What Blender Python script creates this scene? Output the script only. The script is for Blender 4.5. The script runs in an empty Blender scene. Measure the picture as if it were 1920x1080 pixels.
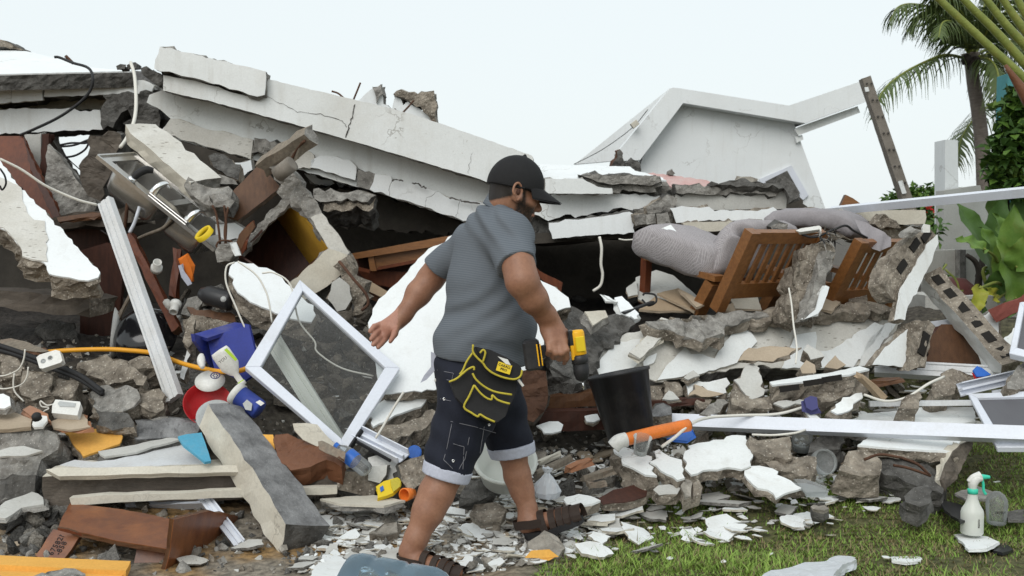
import bpy, bmesh, math, random
import numpy as np
from mathutils import Vector, Matrix, noise
random.seed(7); np.random.seed(7)
scn = bpy.context.scene
COL = scn.collection
# ------------------------------------------------------------------ camera
CAMZ = 1.30
FPX = 35.0/36.0*1920.0
PITCH = math.atan((540-440)/FPX)
cam_d = bpy.data.cameras.new('camera'); cam_d.lens = 35; cam_d.sensor_width = 36; cam_d.clip_end = 2000; cam_d.clip_start = .05
cam = bpy.data.objects.new('camera', cam_d); COL.objects.link(cam)
cam.location = (0, 0, CAMZ); cam.rotation_euler = (math.pi/2 - PITCH, 0, 0)
cam_d.dof.use_dof = True; cam_d.dof.focus_distance = 4.3; cam_d.dof.aperture_fstop = 6.3
scn.camera = cam
# ------------------------------------------------------------------ overcast sky, soft sun
SUN_EL, SUN_AZ = math.radians(42), math.radians(200)
w = bpy.data.worlds.new('World'); scn.world = w; w.use_nodes = True
nt = w.node_tree; nt.nodes.clear()
sky = nt.nodes.new('ShaderNodeTexSky'); sky.sky_type = 'NISHITA'; sky.sun_disc = False
sky.sun_elevation = SUN_EL; sky.sun_rotation = SUN_AZ; sky.dust_density = 4; sky.air_density = 1.2
mixw = nt.nodes.new('ShaderNodeMixRGB'); mixw.inputs[0].default_value = .84
mixw.inputs[2].default_value = (8.9, 9.55, 9.65, 1)          # bright cloud cover
bg = nt.nodes.new('ShaderNodeBackground'); bg.inputs[1].default_value = .1
wo = nt.nodes.new('ShaderNodeOutputWorld')
nt.links.new(sky.outputs[0], mixw.inputs[1]); nt.links.new(mixw.outputs[0], bg.inputs[0]); nt.links.new(bg.outputs[0], wo.inputs[0])
sl = bpy.data.lights.new('sun', 'SUN'); sl.energy = 1.35; sl.angle = math.radians(45); sl.color = (1, .985, .96)
so = bpy.data.objects.new('sun', sl); COL.objects.link(so)
sd = Vector((math.sin(SUN_AZ)*math.cos(SUN_EL), math.cos(SUN_AZ)*math.cos(SUN_EL), math.sin(SUN_EL)))
so.rotation_euler = sd.to_track_quat('Z', 'Y').to_euler(); so.location = sd*30
scn.view_settings.view_transform = 'Standard'; scn.view_settings.look = 'None'
scn.view_settings.gamma = 1; scn.view_settings.exposure = 0.14
scn.render.resolution_x = 1024; scn.render.resolution_y = 576

# ------------------------------------------------------------------ helpers
_fw = Vector((0, math.cos(PITCH), -math.sin(PITCH))); _up = Vector((0, math.sin(PITCH), math.cos(PITCH)))
def ray(px, py):
    return _fw + Vector((1, 0, 0))*((px-960)/FPX) + _up*((540-py)/FPX)
def P(px, py, d):
    r = ray(px, py); return Vector((0, 0, CAMZ)) + r*(d/r.y)
def tag(o, label=None, cat=None, group=None, kind=None):
    if label: o['label'] = label
    if cat: o['category'] = cat
    if group: o['group'] = group
    if kind or cat: o['kind'] = kind or 'thing'
    return o
def M(m): return MAT[m] if isinstance(m, str) else m
def mobj(name, verts, faces, mats, parent=None, fm=None, smooth=False, origin=None):
    """one mesh object; verts in world coordinates, its origin at the foot of the thing"""
    vs = [Vector(v) for v in verts]
    if origin is None:
        if parent is not None: origin = root_loc(parent)
        else:
            xs = [v.x for v in vs]; ys = [v.y for v in vs]; zs = [v.z for v in vs]
            origin = Vector(((min(xs)+max(xs))/2, (min(ys)+max(ys))/2, min(zs)))
    origin = Vector(origin)
    me = bpy.data.meshes.new(name); me.from_pydata([tuple(v-origin) for v in vs], [], faces)
    for m in (mats if isinstance(mats, (list, tuple)) else [mats]): me.materials.append(M(m))
    if fm: me.polygons.foreach_set('material_index', fm)
    if smooth: me.polygons.foreach_set('use_smooth', [True]*len(me.polygons))
    me.validate(); me.update()
    o = bpy.data.objects.new(name, me); COL.objects.link(o)
    if parent is not None:
        o.parent = parent
        r = root_loc(parent); o.location = origin - r
    else: o.location = origin
    return o
def root_loc(o):
    l = Vector((0, 0, 0))
    while o is not None: l += o.location; o = o.parent
    return l
def bmo(name, bm, mats, parent=None, smooth=False, origin=None):
    bmesh.ops.recalc_face_normals(bm, faces=bm.faces)
    bm.verts.index_update()
    vs = [v.co.copy() for v in bm.verts]; fs = [[v.index for v in f.verts] for f in bm.faces]; fm = [f.material_index for f in bm.faces]
    bm.free()
    return mobj(name, vs, fs, mats, parent, fm, smooth, origin)
def empty(name, loc, label=None, cat=None, group=None):
    o = bpy.data.objects.new(name, None); COL.objects.link(o); o.location = loc; o.empty_display_size = .1
    return tag(o, label, cat, group)
def rnd(a, b): return random.uniform(a, b)
def plane3(cx, cy, d, gx, gy):
    a = P(cx, cy, d); b = P(cx+100, cy, d+gx); c = P(cx, cy+100, d+gy)
    n = (b-a).cross(c-a).normalized()
    if n.dot(a-Vector((0, 0, CAMZ))) > 0: n = -n
    return a, n
def hit(px, py, pl):
    r = ray(px, py); o = Vector((0, 0, CAMZ)); t = (pl[0]-o).dot(pl[1])/r.dot(pl[1]); return o + r*t
def ring_jag(pts, step, jag, n, seed):
    rr = random.Random(seed); out = []
    for i, a in enumerate(pts):
        b = pts[(i+1) % len(pts)]; L = (b-a).length; k = max(1, int(L/step)); t = (b-a).normalized(); s = n.cross(t)
        for j in range(k):
            p = a.lerp(b, j/k)
            if j: p = p + s*rr.gauss(0, jag) + t*rr.uniform(-.25, .25)*step
            out.append(p)
    return out
PL = {}
ROUGH = ('conc', 'conc_brown', 'conc_dark', 'conc_wet', 'stone', 'rust', 'render_brown', 'brown_bag', 'bag_plastic')
def roughen(o, n, amt):
    """break the flat near face into small uneven facets"""
    bm = bmesh.new(); bm.from_mesh(o.data); bm.faces.ensure_lookup_table(); f0 = bm.faces[0]; rim = set(f0.verts)
    lay = bmesh.ops.triangulate(bm, faces=[f0])['faces']; mine = set(lay); per = math.sqrt(max(1e-4, sum(f.calc_area() for f in lay))); lim = max(.035, per/9)
    for _ in range(4):
        es = [e for e in {e for f in mine for e in f.edges} if e.calc_length() > lim and all(f in mine for f in e.link_faces)]
        if not es: break
        old = set(bm.faces)-mine; bmesh.ops.subdivide_edges(bm, edges=es, cuts=1); new = [f for f in bm.faces if f not in old]
        mine = set(bmesh.ops.triangulate(bm, faces=new)['faces'])
    L = o.location; sd = o.location.x*9.1
    for v in {v for f in mine for v in f.verts}:
        if v in rim: continue
        p = v.co+L
        v.co += n*(noise.noise(p*9+Vector((sd, 0, 0)))*amt*1.5+noise.noise(p*26)*amt*.8+random.gauss(0, amt*.12))
    bm.to_mesh(o.data); bm.free()
def slab(name, label, cat, poly, d, gx=0, gy=0, th=.1, face='plaster', side='conc', back=None, jag=.006, rough=.016, skin=.010,
         step=.035, parent=None, group=None, push=None, on=None, off=.015, kind=None, seed=None):
    """broken plate: poly traces the near face, the plane tilts by gx, gy metres of depth per 100 px; th is its thickness"""
    cx = sum(p[0] for p in poly)/len(poly); cy = sum(p[1] for p in poly)/len(poly)
    pl = plane3(cx, cy, d, gx, gy) if on is None else (PL[on.name][0]+PL[on.name][1]*off, PL[on.name][1])
    n = pl[1]
    pts = [hit(p[0], p[1], pl) for p in poly]
    seed = seed or int(cx*7+cy*13+d*100); rr = random.Random(seed)
    area = sum((pts[i].cross(pts[(i+1) % len(pts)])).dot(n) for i in range(len(pts)))
    if area < 0: pts = pts[::-1]
    R = ring_jag(pts, step, jag, n, seed); m = len(R); c = sum(R, Vector())/m
    back_dir = (-n if push is None else Vector(push).normalized())
    nr = max(2, min(6, int(th/.03))); depths = [0, skin] + [skin+(th-skin)*(f+1)/nr for f in range(nr)] if th > skin*1.8 else [0, th]
    verts = []; faces = []; fm = []
    for k, dp in enumerate(depths):
        for i, p in enumerate(R):
            q = p + back_dir*dp
            if k >= 2:
                t = (R[(i+1) % m]-R[i-1]).normalized(); s = n.cross(t)
                amt = rr.gauss(0, rough*.35) + (noise.noise(q*7)*rough*1.7) + (noise.noise(q*22)*rough*.9)
                q = q + s*amt + back_dir*rr.gauss(0, rough*.4)*(1 if k < len(depths)-1 else .4)
            verts.append(q)
    faces.append(list(range(m))); fm.append(0)
    for k in range(len(depths)-1):
        for i in range(m):
            j = (i+1) % m; faces.append([k*m+j, k*m+i, (k+1)*m+i, (k+1)*m+j]); fm.append(0 if k == 0 and skin > 0 else 1)
    faces.append(list(range((len(depths)-1)*m, len(depths)*m))[::-1]); fm.append(2 if back else 1)
    o = mobj(name, verts, faces, [face, side] + ([back] if back else []), parent, fm); PL[o.name] = pl
    if face in ROUGH and label is not None or face in ('conc_brown', 'conc', 'conc_dark') and th > .06: roughen(o, n, rough)
    return tag(o, label, cat, group, kind)
def bar(name, p0, p1, prof, mats, up=(0, 0, 1), parent=None, label=None, cat=None, group=None, cap=True, smooth=False, tw=0):
    """profile (list of (side, up) points) swept from p0 to p1"""
    p0 = Vector(p0); p1 = Vector(p1); t = (p1-p0).normalized(); s = t.cross(Vector(up)).normalized(); u = s.cross(t)
    m = len(prof); verts = [p0+s*a+u*b for a, b in prof] + [p1+s*a+u*b for a, b in prof]
    faces = [[i, (i+1) % m, m+(i+1) % m, m+i] for i in range(m)]
    if cap: faces += [list(range(m))[::-1], list(range(m, 2*m))]
    bm = bmesh.new(); vv = [bm.verts.new(v) for v in verts]
    for f in faces: bm.faces.new([vv[i] for i in f])
    o = bmo(name, bm, mats, parent, smooth)
    return tag(o, label, cat, group)
def rect(w, h): return [(-w/2, -h/2), (w/2, -h/2), (w/2, h/2), (-w/2, h/2)]
def chan(w, h, t=.006):   # U track with an inner rib, open upwards
    return [(-w/2, 0), (w/2, 0), (w/2, h), (w/2-t, h), (w/2-t, t), (t, t), (t, h*.7), (-t, h*.7), (-t, t), (-w/2+t, t), (-w/2+t, h), (-w/2, h)]
def flat_bar(w, h):       # smooth box profile with one shallow step
    return [(-w/2, 0), (w/2, 0), (w/2, h), (w*.30, h), (w*.30, h-.004), (-w/2, h-.004)]
def rib(w, h):            # window profile with grooves on the near face
    return [(-w/2, 0), (w/2, 0), (w/2, h), (w*.30, h), (w*.28, h-.006), (w*.12, h-.006), (w*.1, h), (-w*.2, h), (-w*.22, h-.008), (-w*.34, h-.008), (-w*.36, h), (-w/2, h)]
def beam(name, p0, p1, wd, ht, mats, up=(0, 0, 1), label=None, cat=None, parent=None, rough=.006, group=None, taper=1, segs=None, fsel=None):
    """rough concrete or wood beam: rectangular section, uneven edges"""
    p0 = Vector(p0); p1 = Vector(p1); t = (p1-p0); L = t.length; t.normalize(); s = t.cross(Vector(up)).normalized(); u = s.cross(t)
    k = segs or max(2, int(L/.07)); verts = []; faces = []; fm = []
    rr = random.Random(int(L*1000)+int(p0.x*777))
    sec = [(-.5, -.5), (0, -.5), (.5, -.5), (.5, 0), (.5, .5), (0, .5), (-.5, .5), (-.5, 0)]; m = 8
    for i in range(k+1):
        f = i/k; sc = 1+(taper-1)*f
        for a, b in sec:
            q = p0 + t*(L*f) + s*(a*wd*sc) + u*(b*ht*sc)
            e = rough*(2.0 if i in (0, k) else 1)
            q += Vector((rr.gauss(0, e), rr.gauss(0, e), rr.gauss(0, e))) * (1 if abs(a) == .5 and abs(b) == .5 else .5)
            verts.append(q)
    for i in range(k):
        for j in range(m):
            faces.append([i*m+j, i*m+(j+1) % m, (i+1)*m+(j+1) % m, (i+1)*m+j])
            fm.append(fsel[j//2] if fsel else 0)      # 0 under, 1 right, 2 top, 3 left
    faces += [list(range(m))[::-1], list(range(k*m, k*m+m))]; fm += [len(mats)-1 if isinstance(mats, (list, tuple)) else 0]*2
    o = mobj(name, verts, faces, mats, parent, fm)
    return tag(o, label, cat, group)
def catmull(pts, n=6):
    pts = [Vector(p) for p in pts]
    if len(pts) < 3: return [pts[0].lerp(pts[-1], i/n) for i in range(n+1)]
    q = [pts[0]*2-pts[1]] + pts + [pts[-1]*2-pts[-2]]; out = []
    for i in range(1, len(q)-2):
        a, b, c, e = q[i-1:i+3]
        for j in range(n):
            t = j/n; out.append(.5*((2*b)+(-a+c)*t+(2*a-5*b+4*c-e)*t*t+(-a+3*b-3*c+e)*t**3))
    out.append(pts[-1]); return out
def sweep(pts, rad, sides=7, closed_caps=True):
    """verts, faces of a tube; rad is a number or a function of 0..1"""
    verts = []; faces = []; n = len(pts); prev = None
    for i, p in enumerate(pts):
        t = (pts[min(i+1, n-1)]-pts[max(i-1, 0)]).normalized()
        if prev is None: s = t.orthogonal().normalized()
        else: s = (prev - t*prev.dot(t)).normalized()
        prev = s; u = t.cross(s); r = rad(i/(n-1)) if callable(rad) else rad
        for k in range(sides):
            a = 2*math.pi*k/sides; verts.append(p + s*(r*math.cos(a)) + u*(r*math.sin(a)))
    for i in range(n-1):
        for k in range(sides):
            faces.append([i*sides+k, i*sides+(k+1) % sides, (i+1)*sides+(k+1) % sides, (i+1)*sides+k])
    if closed_caps: faces += [list(range(sides))[::-1], list(range((n-1)*sides, n*sides))]
    return verts, faces
def tube(name, pts, rad, mat, parent=None, label=None, cat=None, n=6, sides=7, group=None):
    v, f = sweep(catmull(pts, n), rad, sides)
    return tag(mobj(name, v, f, mat, parent, smooth=True), label, cat, group)
def lathe(name, prof, p0, axis, mats, parent=None, segs=28, label=None, cat=None, fm=None, smooth=True, squash=1, group=None, jagtop=0, up=None):
    """prof: list of (radius, height) along axis from p0; fm(i) gives the material of band i"""
    ax = Vector(axis).normalized(); s = (ax.orthogonal() if up is None else (Vector(up)-ax*Vector(up).dot(ax))).normalized(); u = ax.cross(s); verts = []; faces = []; m = []
    for i, (r, h) in enumerate(prof):
        for k in range(segs):
            a = 2*math.pi*k/segs
            verts.append(Vector(p0)+ax*h+s*(r*math.cos(a))+u*(r*squash*math.sin(a)))
    for i in range(len(prof)-1):
        for k in range(segs):
            faces.append([i*segs+k, i*segs+(k+1) % segs, (i+1)*segs+(k+1) % segs, (i+1)*segs+k]); m.append(fm(i) if fm else 0)
    shut = prof[0] == prof[-1]
    if prof[0][0] > 1e-4 and not shut: faces.append(list(range(segs))[::-1]); m.append(fm(0) if fm else 0)
    if prof[-1][0] > 1e-4 and not jagtop and not shut: faces.append(list(range((len(prof)-1)*segs, len(prof)*segs))); m.append(fm(len(prof)-2) if fm else 0)
    return tag(mobj(name, verts, faces, mats, parent, m, smooth), label, cat, group)
def boxbm(bm, c, ax, sz, mi=0):
    """oriented box into bm: centre, (x,y,z) axes, full sizes"""
    vv = []
    for k in range(8):
        s = ((k & 1)-.5, ((k >> 1) & 1)-.5, ((k >> 2) & 1)-.5)
        vv.append(bm.verts.new(Vector(c)+sum((Vector(ax[i])*s[i]*sz[i] for i in range(3)), Vector())))
    for f in ((0, 1, 3, 2), (4, 6, 7, 5), (0, 4, 5, 1), (2, 3, 7, 6), (0, 2, 6, 4), (1, 5, 7, 3)):
        bm.faces.new([vv[i] for i in f]).material_index = mi
def obox(name, c, ax, sz, mat, parent=None, label=None, cat=None, bev=.003, group=None):
    bm = bmesh.new(); boxbm(bm, c, ax, sz)
    if bev: bmesh.ops.bevel(bm, geom=bm.edges[:], offset=bev, segments=1, affect='EDGES')
    return tag(bmo(name, bm, mat, parent), label, cat, group)
def frame_axes(o, u, v):
    """axes from three points: x towards u, y towards v, z the normal"""
    x = (Vector(u)-Vector(o)).normalized(); z = x.cross(Vector(v)-Vector(o)).normalized(); return x, z.cross(x), z
def textmesh(name, body, size, loc, ax, mat, parent=None, ext=.0006, align='CENTER', sx=1.0):
    cu = bpy.data.curves.new(name, 'FONT'); cu.body = body; cu.size = size; cu.align_x = align; cu.align_y = 'CENTER'; cu.extrude = ext
    cu.resolution_u = 2
    t = bpy.data.objects.new(name, cu); COL.objects.link(t)
    me = bpy.data.meshes.new_from_object(t); bpy.data.objects.remove(t); bpy.data.curves.remove(cu)
    vs = [Vector(loc)+ax[0]*v.co.x*sx+ax[1]*v.co.y+ax[2]*v.co.z for v in me.vertices]; fs = [list(p.vertices) for p in me.polygons]
    bpy.data.meshes.remove(me)
    return mobj(name, vs, fs, mat, parent)
def dup(o, loc=None, parent=None, **kw):
    c = o.copy(); COL.objects.link(c)
    if parent is not None: c.parent = parent
    if loc is not None: c.location = loc
    for k, v in kw.items():
        if v: c[k] = v
    for ch in list(o.children): dup(ch, None, c)
    return c

# ------------------------------------------------------------------ materials
MAT = {}
def mat(name, c1, c2=None, rough=.85, scale=6, bump=.25, bscale=40, stain=None, stain_amt=.35, speck=None, speck_scale=60, speck_size=.25,
        metal=0, spec=.3, stretch=(1, 1, 1), dash=None, coat=0, detail=6, bdist=.01, grime=.14):
    m = bpy.data.materials.new(name); m.use_nodes = True; MAT[name] = m
    n = m.node_tree.nodes; l = m.node_tree.links; b = n['Principled BSDF']
    b.inputs['Roughness'].default_value = rough; b.inputs['Metallic'].default_value = metal; b.inputs['Specular IOR Level'].default_value = spec
    b.inputs['Coat Weight'].default_value = coat
    tc = n.new('ShaderNodeTexCoord'); oi = n.new('ShaderNodeObjectInfo'); mu = n.new('ShaderNodeMath'); mu.operation = 'MULTIPLY'; mu.inputs[1].default_value = 43
    l.new(oi.outputs['Random'], mu.inputs[0])
    ad = n.new('ShaderNodeVectorMath'); ad.operation = 'ADD'; l.new(tc.outputs['Object'], ad.inputs[0]); l.new(mu.outputs[0], ad.inputs[1])
    vec = ad.outputs[0]
    if stretch != (1, 1, 1):
        mp = n.new('ShaderNodeMapping'); mp.inputs['Scale'].default_value = stretch; l.new(vec, mp.inputs[0]); vec2 = mp.outputs[0]
    else: vec2 = vec
    def nz(sc, det=detail, v=vec2, r=.6):
        t = n.new('ShaderNodeTexNoise'); t.inputs['Scale'].default_value = sc; t.inputs['Detail'].default_value = det; t.inputs['Roughness'].default_value = r
        l.new(v, t.inputs['Vector']); return t.outputs['Fac']
    def ramp(src, a, bb):
        r = n.new('ShaderNodeMapRange'); r.inputs['From Min'].default_value = a; r.inputs['From Max'].default_value = bb; l.new(src, r.inputs['Value']); return r.outputs[0]
    def mixc(f, a, c):
        x = n.new('ShaderNodeMixRGB'); l.new(f, x.inputs[0])
        if isinstance(a, tuple): x.inputs[1].default_value = a+(1,)
        else: l.new(a, x.inputs[1])
        x.inputs[2].default_value = c+(1,); return x.outputs[0]
    col = mixc(ramp(nz(scale), .3, .7), tuple(c1), tuple(c2 or c1))
    if stain:
        f = ramp(nz(scale*.45, 8, vec, .7), .52, .72); g = n.new('ShaderNodeMath'); g.operation = 'MULTIPLY'; g.inputs[1].default_value = stain_amt; l.new(f, g.inputs[0])
        col = mixc(g.outputs[0], col, tuple(stain))
    if speck:
        vo = n.new('ShaderNodeTexVoronoi'); vo.inputs['Scale'].default_value = speck_scale; l.new(vec, vo.inputs['Vector'])
        col = mixc(ramp(vo.outputs['Distance'], speck_size, speck_size*.6), col, tuple(speck))
    if dash:
        mp = n.new('ShaderNodeMapping'); mp.inputs['Scale'].default_value = (16, 16, 85); mp.inputs['Rotation'].default_value = (.3, .5, .2); l.new(vec, mp.inputs[0])
        vo = n.new('ShaderNodeTexVoronoi'); vo.inputs['Scale'].default_value = 1.0; l.new(mp.outputs[0], vo.inputs['Vector'])
        f0 = ramp(vo.outputs['Distance'], .24, .16); f1 = ramp(nz(5, 3, vec), .48, .56); mm = n.new('ShaderNodeMath'); mm.operation = 'MULTIPLY'; l.new(f0, mm.inputs[0]); l.new(f1, mm.inputs[1]); f = mm.outputs[0]; col = mixc(f, col, tuple(dash))
    if bump:          # grain and dirt at two scales
        mr = n.new('ShaderNodeMapRange'); mr.inputs['From Min'].default_value = .3; mr.inputs['From Max'].default_value = .7; mr.inputs['To Min'].default_value = 1-grime; mr.inputs['To Max'].default_value = 1+grime*.4; l.new(nz(90, 4, vec, .75), mr.inputs['Value'])
        mg = n.new('ShaderNodeMixRGB'); mg.blend_type = 'MULTIPLY'; mg.inputs[0].default_value = 1; l.new(col, mg.inputs[1]); l.new(mr.outputs[0], mg.inputs[2]); col = mg.outputs[0]
    l.new(col, b.inputs['Base Color'])
    if bump:
        bp = n.new('ShaderNodeBump'); bp.inputs['Strength'].default_value = bump; bp.inputs['Distance'].default_value = bdist
        if bump >= .8:
            b2 = n.new('ShaderNodeBump'); b2.inputs['Strength'].default_value = .7; b2.inputs['Distance'].default_value = .03; l.new(nz(bscale*.3, 6, vec), b2.inputs['Height']); l.new(b2.outputs[0], bp.inputs['Normal'])
        l.new(nz(bscale, 5), bp.inputs['Height']); l.new(bp.outputs[0], b.inputs['Normal'])
    return m
mat('plaster', (.77, .79, .785), (.70, .72, .71), scale=3, bump=.15, bscale=25, stain=(.48, .44, .37), stain_amt=.34, grime=.08)
mat('plaster_clean', (.77, .795, .80), (.72, .745, .75), scale=2, bump=.12, bscale=18, stain=(.58, .56, .52), stain_amt=.22, grime=.06)
mat('plaster_grey', (.54, .54, .51), (.44, .43, .40), scale=3, bump=.2, bscale=22, stain=(.30, .28, .24), stain_amt=.4)
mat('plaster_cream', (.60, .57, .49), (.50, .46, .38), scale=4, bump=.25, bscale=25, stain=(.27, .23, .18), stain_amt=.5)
mat('keyed', (.62, .61, .57), (.50, .48, .43), scale=4, bump=.5, bscale=20, dash=(.20, .18, .15), stain=(.3, .27, .22), stain_amt=.3)
mat('conc', (.38, .365, .335), (.13, .122, .11), scale=13, bump=.9, bscale=45, speck=(.52, .50, .46), speck_scale=70, speck_size=.17, stain=(.12, .11, .10), stain_amt=.5)
mat('conc_brown', (.40, .35, .285), (.12, .10, .078), scale=15, bump=1, bscale=42, bdist=.022, speck=(.50, .46, .39), speck_scale=48, speck_size=.24, stain=(.12, .10, .08), stain_amt=.5)
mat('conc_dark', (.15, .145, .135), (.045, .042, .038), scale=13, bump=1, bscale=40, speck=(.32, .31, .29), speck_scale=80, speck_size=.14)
mat('conc_wet', (.27, .27, .27), (.10, .10, .10), rough=.6, scale=10, bump=.8, bscale=30, stain=(.075, .075, .075), stain_amt=.8, speck=(.42, .42, .42), speck_scale=90, speck_size=.13)
mat('stone', (.40, .37, .32), (.14, .125, .105), scale=12, bump=.9, bscale=30, stain=(.10, .09, .08), stain_amt=.5)
mat('render_brown', (.12, .10, .082), (.065, .055, .045), scale=6, bump=.5, bscale=30, stain=(.30, .26, .21), stain_amt=.35, stretch=(1, 1, 3))
mat('tan', (.44, .36, .27), (.36, .29, .21), scale=4, bump=.15, stain=(.2, .16, .12), stain_amt=.3)
mat('cardboard', (.40, .31, .21), (.34, .25, .165), scale=3, bump=.1, stain=(.2, .15, .1), stain_amt=.3)
mat('pvc', (.67, .70, .77), (.63, .66, .72), rough=.3, scale=5, bump=.04, spec=.4, stain=(.42, .40, .36), stain_amt=.38, grime=.07)
mat('pvc_dirty', (.66, .68, .70), (.58, .58, .57), rough=.4, scale=3, bump=.05, stain=(.30, .26, .2), stain_amt=.45)
mat('alu', (.62, .63, .64), (.52, .53, .54), rough=.35, metal=.5, bump=.05)
mat('wood_orange', (.265, .115, .036), (.165, .066, .02), rough=.4, scale=9, stretch=(1, 6, 6), bump=.1, spec=.5, stain=(.13, .045, .015), stain_amt=.4)
mat('wood_red', (.16, .045, .017), (.095, .026, .011), rough=.45, scale=8, stretch=(6, 6, 1), bump=.1, stain=(.06, .02, .012), stain_amt=.5)
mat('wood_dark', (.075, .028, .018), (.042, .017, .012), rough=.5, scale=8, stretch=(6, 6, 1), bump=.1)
mat('wood_brown', (.125, .058, .026), (.075, .034, .016), rough=.5, scale=7, stretch=(7, 7, 1), bump=.15, stain=(.06, .03, .02), stain_amt=.5)
mat('wood_grey', (.28, .24, .19), (.17, .145, .115), scale=8, stretch=(7, 7, 1), bump=.4, stain=(.32, .14, .07), stain_amt=.4)
mat('laminate', (.24, .085, .028), (.13, .042, .018), rough=.38, scale=5, stretch=(3, 3, 1), bump=.08, spec=.5, stain=(.07, .025, .018), stain_amt=.7)
mat('rust', (.12, .06, .035), (.06, .03, .02), scale=12, bump=.5)
mat('yellow_paint', (.56, .33, .04), (.42, .23, .025), scale=4, bump=.1, stain=(.2, .11, .02), stain_amt=.4)
mat('ochre_paint', (.78, .42, .09), (.68, .35, .07), scale=4, bump=.12, stain=(.45, .25, .08), stain_amt=.35)
mat('steel', (.58, .57, .55), (.48, .47, .45), rough=.27, metal=.95, scale=5, bump=.03, stain=(.3, .27, .23), stain_amt=.35)
mat('chrome', (.8, .8, .8), rough=.08, metal=1, bump=0)
mat('black_plastic', (.016, .016, .018), (.024, .024, .026), rough=.4, bump=.08, spec=.4, scale=6, stain=(.10, .095, .085), stain_amt=.55)
mat('black_rubber', (.018, .018, .019), rough=.6, bump=.05)
mat('black_gloss', (.012, .012, .014), rough=.12, spec=.6, bump=0)
mat('cable_white', (.66, .64, .58), rough=.5, bump=0)
mat('cable_orange', (.72, .33, .025), rough=.4, bump=0)
mat('orange_pipe', (.80, .21, .035), (.74, .19, .03), rough=.35, scale=5, bump=.05, stain=(.3, .13, .06), stain_amt=.55)
mat('blue_plastic', (.016, .028, .20), (.022, .038, .27), rough=.45, bump=.05, spec=.4, scale=8, stain=(.17, .16, .20), stain_amt=.5)
mat('blue_lid', (.03, .13, .48), rough=.35, bump=.03)
mat('cyan_board', (.085, .36, .52), (.07, .31, .46), rough=.5, bump=.1, scale=10, stain=(.3, .36, .38), stain_amt=.5)
mat('red_plastic', (.50, .018, .022), (.40, .015, .018), rough=.4, bump=.05, spec=.4, scale=8, stain=(.30, .14, .12), stain_amt=.45)
mat('grey_plastic', (.46, .48, .48), (.38, .39, .38), rough=.45, bump=.06, scale=10, stain=(.26, .23, .19), stain_amt=.45)
mat('white_plastic', (.72, .72, .69), (.64, .63, .59), rough=.4, bump=.05, spec=.4, scale=12, stain=(.40, .36, .30), stain_amt=.45)
mat('lime', (.42, .62, .05), rough=.5, bump=0)
mat('teal_plastic', (.05, .55, .38), rough=.35, bump=0)
mat('teal_paint', (.10, .31, .33), (.07, .24, .26), bump=.1)
mat('label_blue', (.05, .08, .36), (.06, .10, .42), rough=.35, scale=12, bump=0, stain=(.35, .3, .5), stain_amt=.25)
mat('label_yellow', (.72, .52, .02), rough=.5, bump=0)
mat('ink', (.03, .025, .025), bump=0)
mat('ink_violet', (.06, .06, .16), bump=0)
mat('hole_shade', (.014, .012, .010), bump=.2)  # near black, paints the shade inside the hollow block cores
mat('void_shade', (.085, .075, .062), (.045, .04, .034), scale=5, bump=.6, bscale=20)  # dark tone painting the shade deep inside the crushed rooms
mat('crack', (.06, .055, .05), (.10, .09, .08), bump=.3)
mat('yellow_tape', (.55, .46, .05), (.46, .38, .04), rough=.6, bump=.1, bscale=120)
mat('drill_yellow', (.80, .42, .015), rough=.35, bump=0)
mat('nylon', (.014, .014, .015), (.022, .022, .023), rough=.8, bump=.3, bscale=200, bdist=.002)
mat('leather', (.028, .018, .014), (.045, .03, .022), rough=.55, bump=.2, bscale=120, bdist=.003)
mat('brown_bag', (.13, .052, .024), (.18, .078, .04), rough=.5, scale=7, bump=.4, bscale=14, bdist=.02)
mat('cap_cloth', (.012, .012, .013), (.017, .017, .018), rough=.85, bump=.25, bscale=250, bdist=.002)
mat('leaf', (.085, .165, .035), (.055, .115, .028), rough=.5, scale=7, bump=.25, bscale=30, stain=(.17, .15, .05), stain_amt=.45)
mat('leaf_dark', (.045, .10, .022), (.07, .14, .03), rough=.5, scale=5, bump=.1)
mat('leaf_light', (.15, .255, .045), (.09, .18, .03), rough=.45, scale=7, bump=.25, bscale=30, stain=(.24, .19, .05), stain_amt=.5)
mat('leaf_yellow', (.36, .33, .03), (.20, .25, .03), rough=.5, scale=7, bump=.1, stain=(.16, .08, .02), stain_amt=.5)
mat('frond', (.06, .10, .025), (.09, .12, .04), rough=.5, scale=6, bump=0, stain=(.13, .11, .07), stain_amt=.5)
mat('stalk', (.24, .27, .06), (.16, .20, .045), rough=.5, scale=14, bump=.5, bscale=60, stain=(.30, .20, .05), stain_amt=.6)
mat('bark', (.22, .19, .165), (.13, .11, .095), scale=10, stretch=(1, 1, 5), bump=.8, bscale=25)
mat('bark_dark', (.03, .024, .02), (.05, .04, .033), scale=10, bump=.6)
mat('flower_red', (.6, .03, .03), bump=0)
mat('terracotta', (.40, .19, .10), (.32, .15, .085), scale=5, bump=.2, stain=(.35, .3, .25), stain_amt=.4)
mat('maroon_pot', (.10, .028, .025), (.07, .02, .018), rough=.5, bump=.1)
mat('pole_conc', (.24, .215, .185), (.175, .155, .13), scale=7, bump=.4, bscale=30, stain=(.12, .10, .085), stain_amt=.5)
mat('red_beam', (.27, .085, .065), (.20, .06, .05), bump=.3, stain=(.3, .25, .2), stain_amt=.5)
mat('pink_tile', (.56, .36, .34), (.48, .30, .28), scale=8, bump=.2, stain=(.5, .48, .45), stain_amt=.6)
mat('cloth_orange', (.62, .16, .02), rough=.9, bump=.2)
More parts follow.
